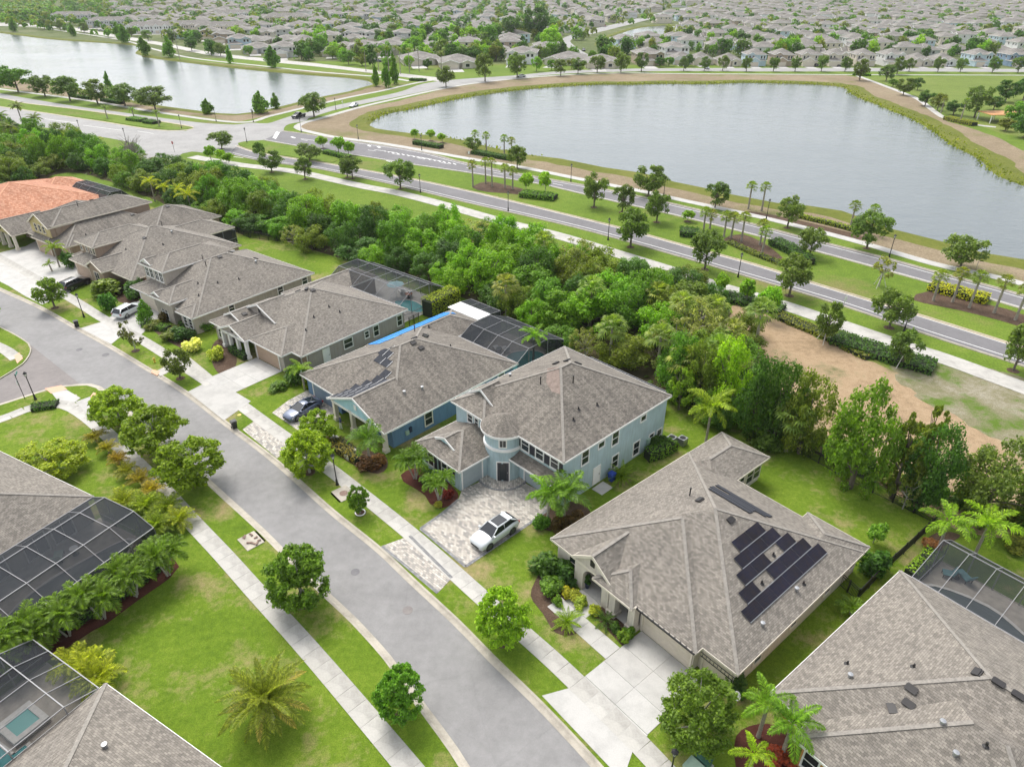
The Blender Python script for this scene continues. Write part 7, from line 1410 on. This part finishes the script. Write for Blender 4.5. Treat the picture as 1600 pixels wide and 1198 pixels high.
LF = [(118,33,'row','grey',.20),(180,43,'row','grey',.25),(243,52,'row','white',.30),(296,50,'row','sand',.4),(350,52,'row','cream',.35),(218,24,'row','white',.3),(368,30,'row','white',.35),(448,36,'row','cream',.4),(332,61,'two','yellow',.3),(352,66,'two','tan',.3),(376,74,'twob','pale blue',.3),(404,82,'one','grey',.3),(446,88,'two','white',.3),(478,76,'twob','white',.4),(528,86,'one','cream',.2),(570,86,'twob','sand',.15),(610,84,'two','sand',.1),(657,99,'one','sand',.2),(716,104,'one','sand',.2),(558,63,'twob','white',.1),(590,64,'two','white',.1),(632,64,'two','white',.1),(412,50,'two','white',.4),(462,52,'two','white',.4),
    (816,98,'twob','white',-.1),(853,89,'two','grey',-.2),(886,99,'one','sand',-.3),(976,75,'two','pale blue',.2),(1013,69,'two','cream',.2),(1012,100,'twob','tan',.1),(1052,89,'twob','white',.1),(770,84,'one','sand',.1),(690,56,'two','cream',0),(640,45,'two','cream',0),(700,38,'two','cream',0),(600,34,'two','cream',.2),(720,26,'two','pale blue',.1),(940,104,'one','cream',0)]
LF.sort(key=lambda t: t[0])
for k, (x, y, kd, cn, rz) in enumerate(LF): fhouse(at(x, y), rz+rg.uniform(-.05, .05), kd, cn, '%s beyond the lakes, %s nearer one from left' % (nice(kd, cn), ORD[k]), 1 if kd == 'row' else (1.45 if 540 < x < 900 else 1.3), 'nearer houses beyond the lakes')
# streets of houses filling the distance
PARKP, POND = smooth(pw(park), 8, True), grow(shoreC, 14); LA, LB = grow(shoreA, 26), grow(shoreB, 30)
road_pts = smooth(pw([(935,112),(900,80),(880,64),(910,53),(970,38.5),(1040,21),(1090,10)]), 10)+smooth(pw([(-100,40),(90,42),(260,70),(420,94),(600,114),(690,125)]), 10)
def free(q, d=15):
    if any((q.x-a)**2+(q.y-b)**2 < (d+c*.6)**2 for a, b, c in placed if abs(q.y-b) < 40): return False
    if any((q-a).length < 15 for a in road_pts): return False
    if inside(q, PARKP) or inside(q, POND) or inside(q, LA) or inside(q, LB): return False
    if q.y < 1.9*abs(q.x)*.0+430 and q.x > 60: return False
    w_ = q.y*.72+60
    if abs(q.x) > w_: return False
    if q.x < -330-(q.y-640)*.5 and q.y > 560: return False
    return True
cand = []
fr = random.Random(21)
for c in range(-2, 40):                            # east: streets running away from the lake
    for side in (0, 1):
        x = 75+c*58+(15 if side == 0 else 43)
        for j in range(70):
            q = Vector((x+fr.uniform(-1.5, 1.5), 455+j*15.5+fr.uniform(-1, 1), 0))
            if q.x > 62+(q.y-450)*.26: cand.append((q, (-math.pi/2 if side == 0 else math.pi/2)+fr.uniform(-.04, .04)))
for j in range(22):                                # west and middle: streets running across
    for side in (0, 1):
        for c in range(-60, 30):
            x = c*26+fr.uniform(-3, 3); q = Vector((x, 462+j*62+(0 if side == 0 else 34)+.10*x+fr.uniform(-2, 2), 0))
            if q.x <= 62+(q.y-450)*.26-16: cand.append((q, (math.pi if side else 0)+.1+fr.uniform(-.3, .3)))
cand.sort(key=lambda t: t[0].length); nind = 0; rest = []
cols = ['white', 'cream', 'cream', 'sand', 'tan', 'grey', 'pale blue', 'white']
cnt = {}
for q, rz in cand:
    if not free(q): continue
    if fr.random() < .07: continue
    kd = fr.choice(['two', 'two', 'twob', 'one'] if q.x > 40 else ['one', 'one', 'two', 'twob']); cn = fr.choice(cols)
    if nind < 225 and q.y < 900:
        ang = math.degrees(math.atan2(q.x, q.y)); blk = 'left' if ang < -12 else ('middle' if ang < 8 else ('right' if ang < 22 else 'far right')); b2 = int((q.y-430)//60)+3
        key = (cn, kd, blk, b2); cnt[key] = cnt.get(key, 0)+1
        fhouse(q, rz, kd, cn, '%s in suburb %s, %s row back, %s along' % (nice(kd, cn), blk, ORD[min(b2, 30)], ORD[cnt[key]-1]), 1.1 if q.x > 62+(q.y-450)*.26 else 1.35, 'houses of the far suburb', 1); nind += 1
    else: rest.append((q, rz, kd)); placed.append((q.x, q.y, 9))
def merged(name, lst, part, mat):
    vs, fs, uvs, n = [], [], [], 0
    for q, rz, kd in lst:
        mb = fmesh(kd)['_'][part]; c, s = math.cos(rz), math.sin(rz); a = np.array(mb.v)*np.array([1.25, 1.25, 1]); b = np.column_stack([a[:, 0]*c-a[:, 1]*s+q.x, a[:, 0]*s+a[:, 1]*c+q.y, a[:, 2]]); vs.append(b); fs += [tuple(i+n for i in f) for f in mb.f]; uvs += mb.uv; n += len(a)
    me = bpy.data.meshes.new(name); me.from_pydata(np.vstack(vs).tolist(), [], fs); me.materials.append(MATS[mat]); u = me.uv_layers.new(name='UVMap'); u.data.foreach_set('uv', [c for p in uvs for c in p]); return me
hs_ = tag(thing('distant_houses', None, None), kind='stuff')
w0, w1, w2 = rest[0::3], rest[1::3], rest[2::3]
for l_, c in ((w0, CLR['white']), (w1, CLR['cream']), (w2, CLR['sand'])):
    tag(obj('walls', merged('walls', l_, 0, 'stucco'), hs_, color=c), kind='stuff'); tag(obj('roofs', merged('roofs', l_, 1, 'shingle_far'), hs_), kind='stuff')
# gardens along the lakeside road
row([(545,101,80,22,G_MID),(566,103,86,20,G_OLIVE),(583,106,84,16,G_DARK),(607,108,90,18,G_MID),(640,108,88,14,G_BRIGHT),(668,108,93,14,G_DARK),(705,99,70,26,G_DARK),(738,100,74,24,G_DARK),(775,96,70,20,G_OLIVE),(800,112,88,14,G_BRIGHT),(838,112,90,16,G_BRIGHT),(862,110,94,14,G_MID),(893,108,92,14,G_OLIVE),(925,100,80,12,G_MID),(760,70,40,34,G_MID),(735,72,44,30,G_BRIGHT),(800,66,28,34,G_DARK),(836,62,14,36,G_DARK),(858,80,46,30,G_BRIGHT),(690,74,48,24,G_MID),(648,80,58,20,G_BRIGHT),(1030,105,90,14,G_DARK),(1045,104,90,14,G_MID),(1075,104,86,18,G_DARK),(330,84,66,20,G_MID),(300,80,60,18,G_DARK),(345,88,68,18,G_OAK),(390,88,72,16,G_MID),(520,92,72,24,G_BRIGHT),(500,88,68,16,G_DARK),(232,64,48,16,G_OAK),(206,58,44,14,G_OAK),(70,46,30,16,G_OAK),(95,48,32,14,G_OAK),(132,52,36,14,G_OAK)], 'garden_tree', 'garden tree by the houses beyond the lakes, {} from the left', 'oak', G_MID, 'garden trees along the far lake roads')
prow([(572,112,72),(592,112,74),(608,114,70),(626,116,72),(690,112,78),(604,104,68)], 'garden palm beyond the corner of the lakes, {} from the left', 'feather', (.07, .10, .025), 'garden palms beyond the lakes', 5.0)
# trees between the houses
ftree = []
for _ in range(14000):
    y = 430+(fr.random()**1.5)*1150; x = fr.uniform(-1, 1)*(y*.74+40); q = Vector((x, y, 0))
    if inside(q, PARKP) or inside(q, POND) or inside(q, LA) or inside(q, LB): continue
    if any(abs(q.x-a) < c*.75 and abs(q.y-b) < c*.75 for a, b, c in placed if abs(q.y-b) < 20): continue
    if any((q-a).length < 8 for a in road_pts if abs(a.y-q.y) < 10): continue
    if q.y < 440 and q.x > 60: continue
    if fr.random() < (.85 if q.y < 560 else (.7 if q.x > 60 else .52)): continue
    ftree.append(q)
for x, y in ((0, 0),): pass
for _ in range(900):                               # the wood in the far left corner
    q = at(fr.uniform(-60, 78), fr.uniform(3, 33)); ftree.append(q)
ftree = ftree[:5200]+ftree[-900:]
near_ = sorted(ftree, key=lambda q: q.length)[:280]; ns = set(id(q) for q in near_); tcols = [G_DARK, G_MID, G_OAK, G_BRIGHT, G_OLIVE]; tn = ['dark green', 'mid green', 'greyish green', 'bright green', 'olive green']; cnt = {}
for q in near_:
    k = fr.choice((0, 0, 1, 1, 2, 3, 4)); ang = int((math.degrees(math.atan2(q.x, q.y))+40)//4); b2 = int(q.length//40)
    blk = 'left' if q.x < -60 else ('middle' if q.x < 70 else 'right'); key = (k, blk); cnt[key] = cnt.get(key, 0)+1
    h = fr.uniform(5.5, 10); tree('suburb_tree', '%s suburb tree on the %s, %s nearest of its colour' % (tn[k], blk, ORD[cnt[key]-1]), q, h, h*fr.uniform(.7, 1.05), 'lowpoly', tcols[k], 'garden trees of the far suburb')
parts = {}
for q in ftree:
    if id(q) not in ns: parts.setdefault(fr.randrange(3), []).append(q)
root = tag(thing('distant_trees', None, None), kind='stuff'); nr = np.random.default_rng(4)
for g, lst in parts.items():
    Cs, Ns = [], []
    for q in lst:
        h = fr.uniform(5, 9.5)*(1.25 if q.x < -500 else 1); n = 46; D = nr.normal(size=(n, 3)); D /= np.linalg.norm(D, axis=1, keepdims=True); D[:, 2] = np.abs(D[:, 2])*1.0-.15; w = h*.42
        Cs.append(np.column_stack([q.x+D[:, 0]*w*(.7+.4*nr.random(n)), q.y+D[:, 1]*w*(.7+.4*nr.random(n)), h*.42+D[:, 2]*h*.55])); Ns.append(D+nr.normal(size=(n, 3))*.35+np.array([0, 0, .3]))
    C, N = np.vstack(Cs), np.vstack(Ns); tag(obj('crowns', leaf_mesh('crowns', C, N, 1.25*(.6+.7*nr.random(len(C))), .7, rng=nr), root, color=(G_DARK, G_MID, G_OLIVE)[g]), kind='stuff')
hz_ = NT('air'); hz_.t.nodes.remove(hz_.b); pv = hz_.n('VolumePrincipled'); pv.inputs['Color'].default_value = (.90, .94, .97, 1); pv.inputs['Density'].default_value = .00008; hz_.l(pv.outputs[0], hz_.out.inputs['Volume'])
m = MB(hz_.mat); m.box(-6700, 6700, -420, 8000, -2.3, 50); tag(m.build('haze'), kind='stuff')
print('FAR', nind, len(rest), len(ftree))
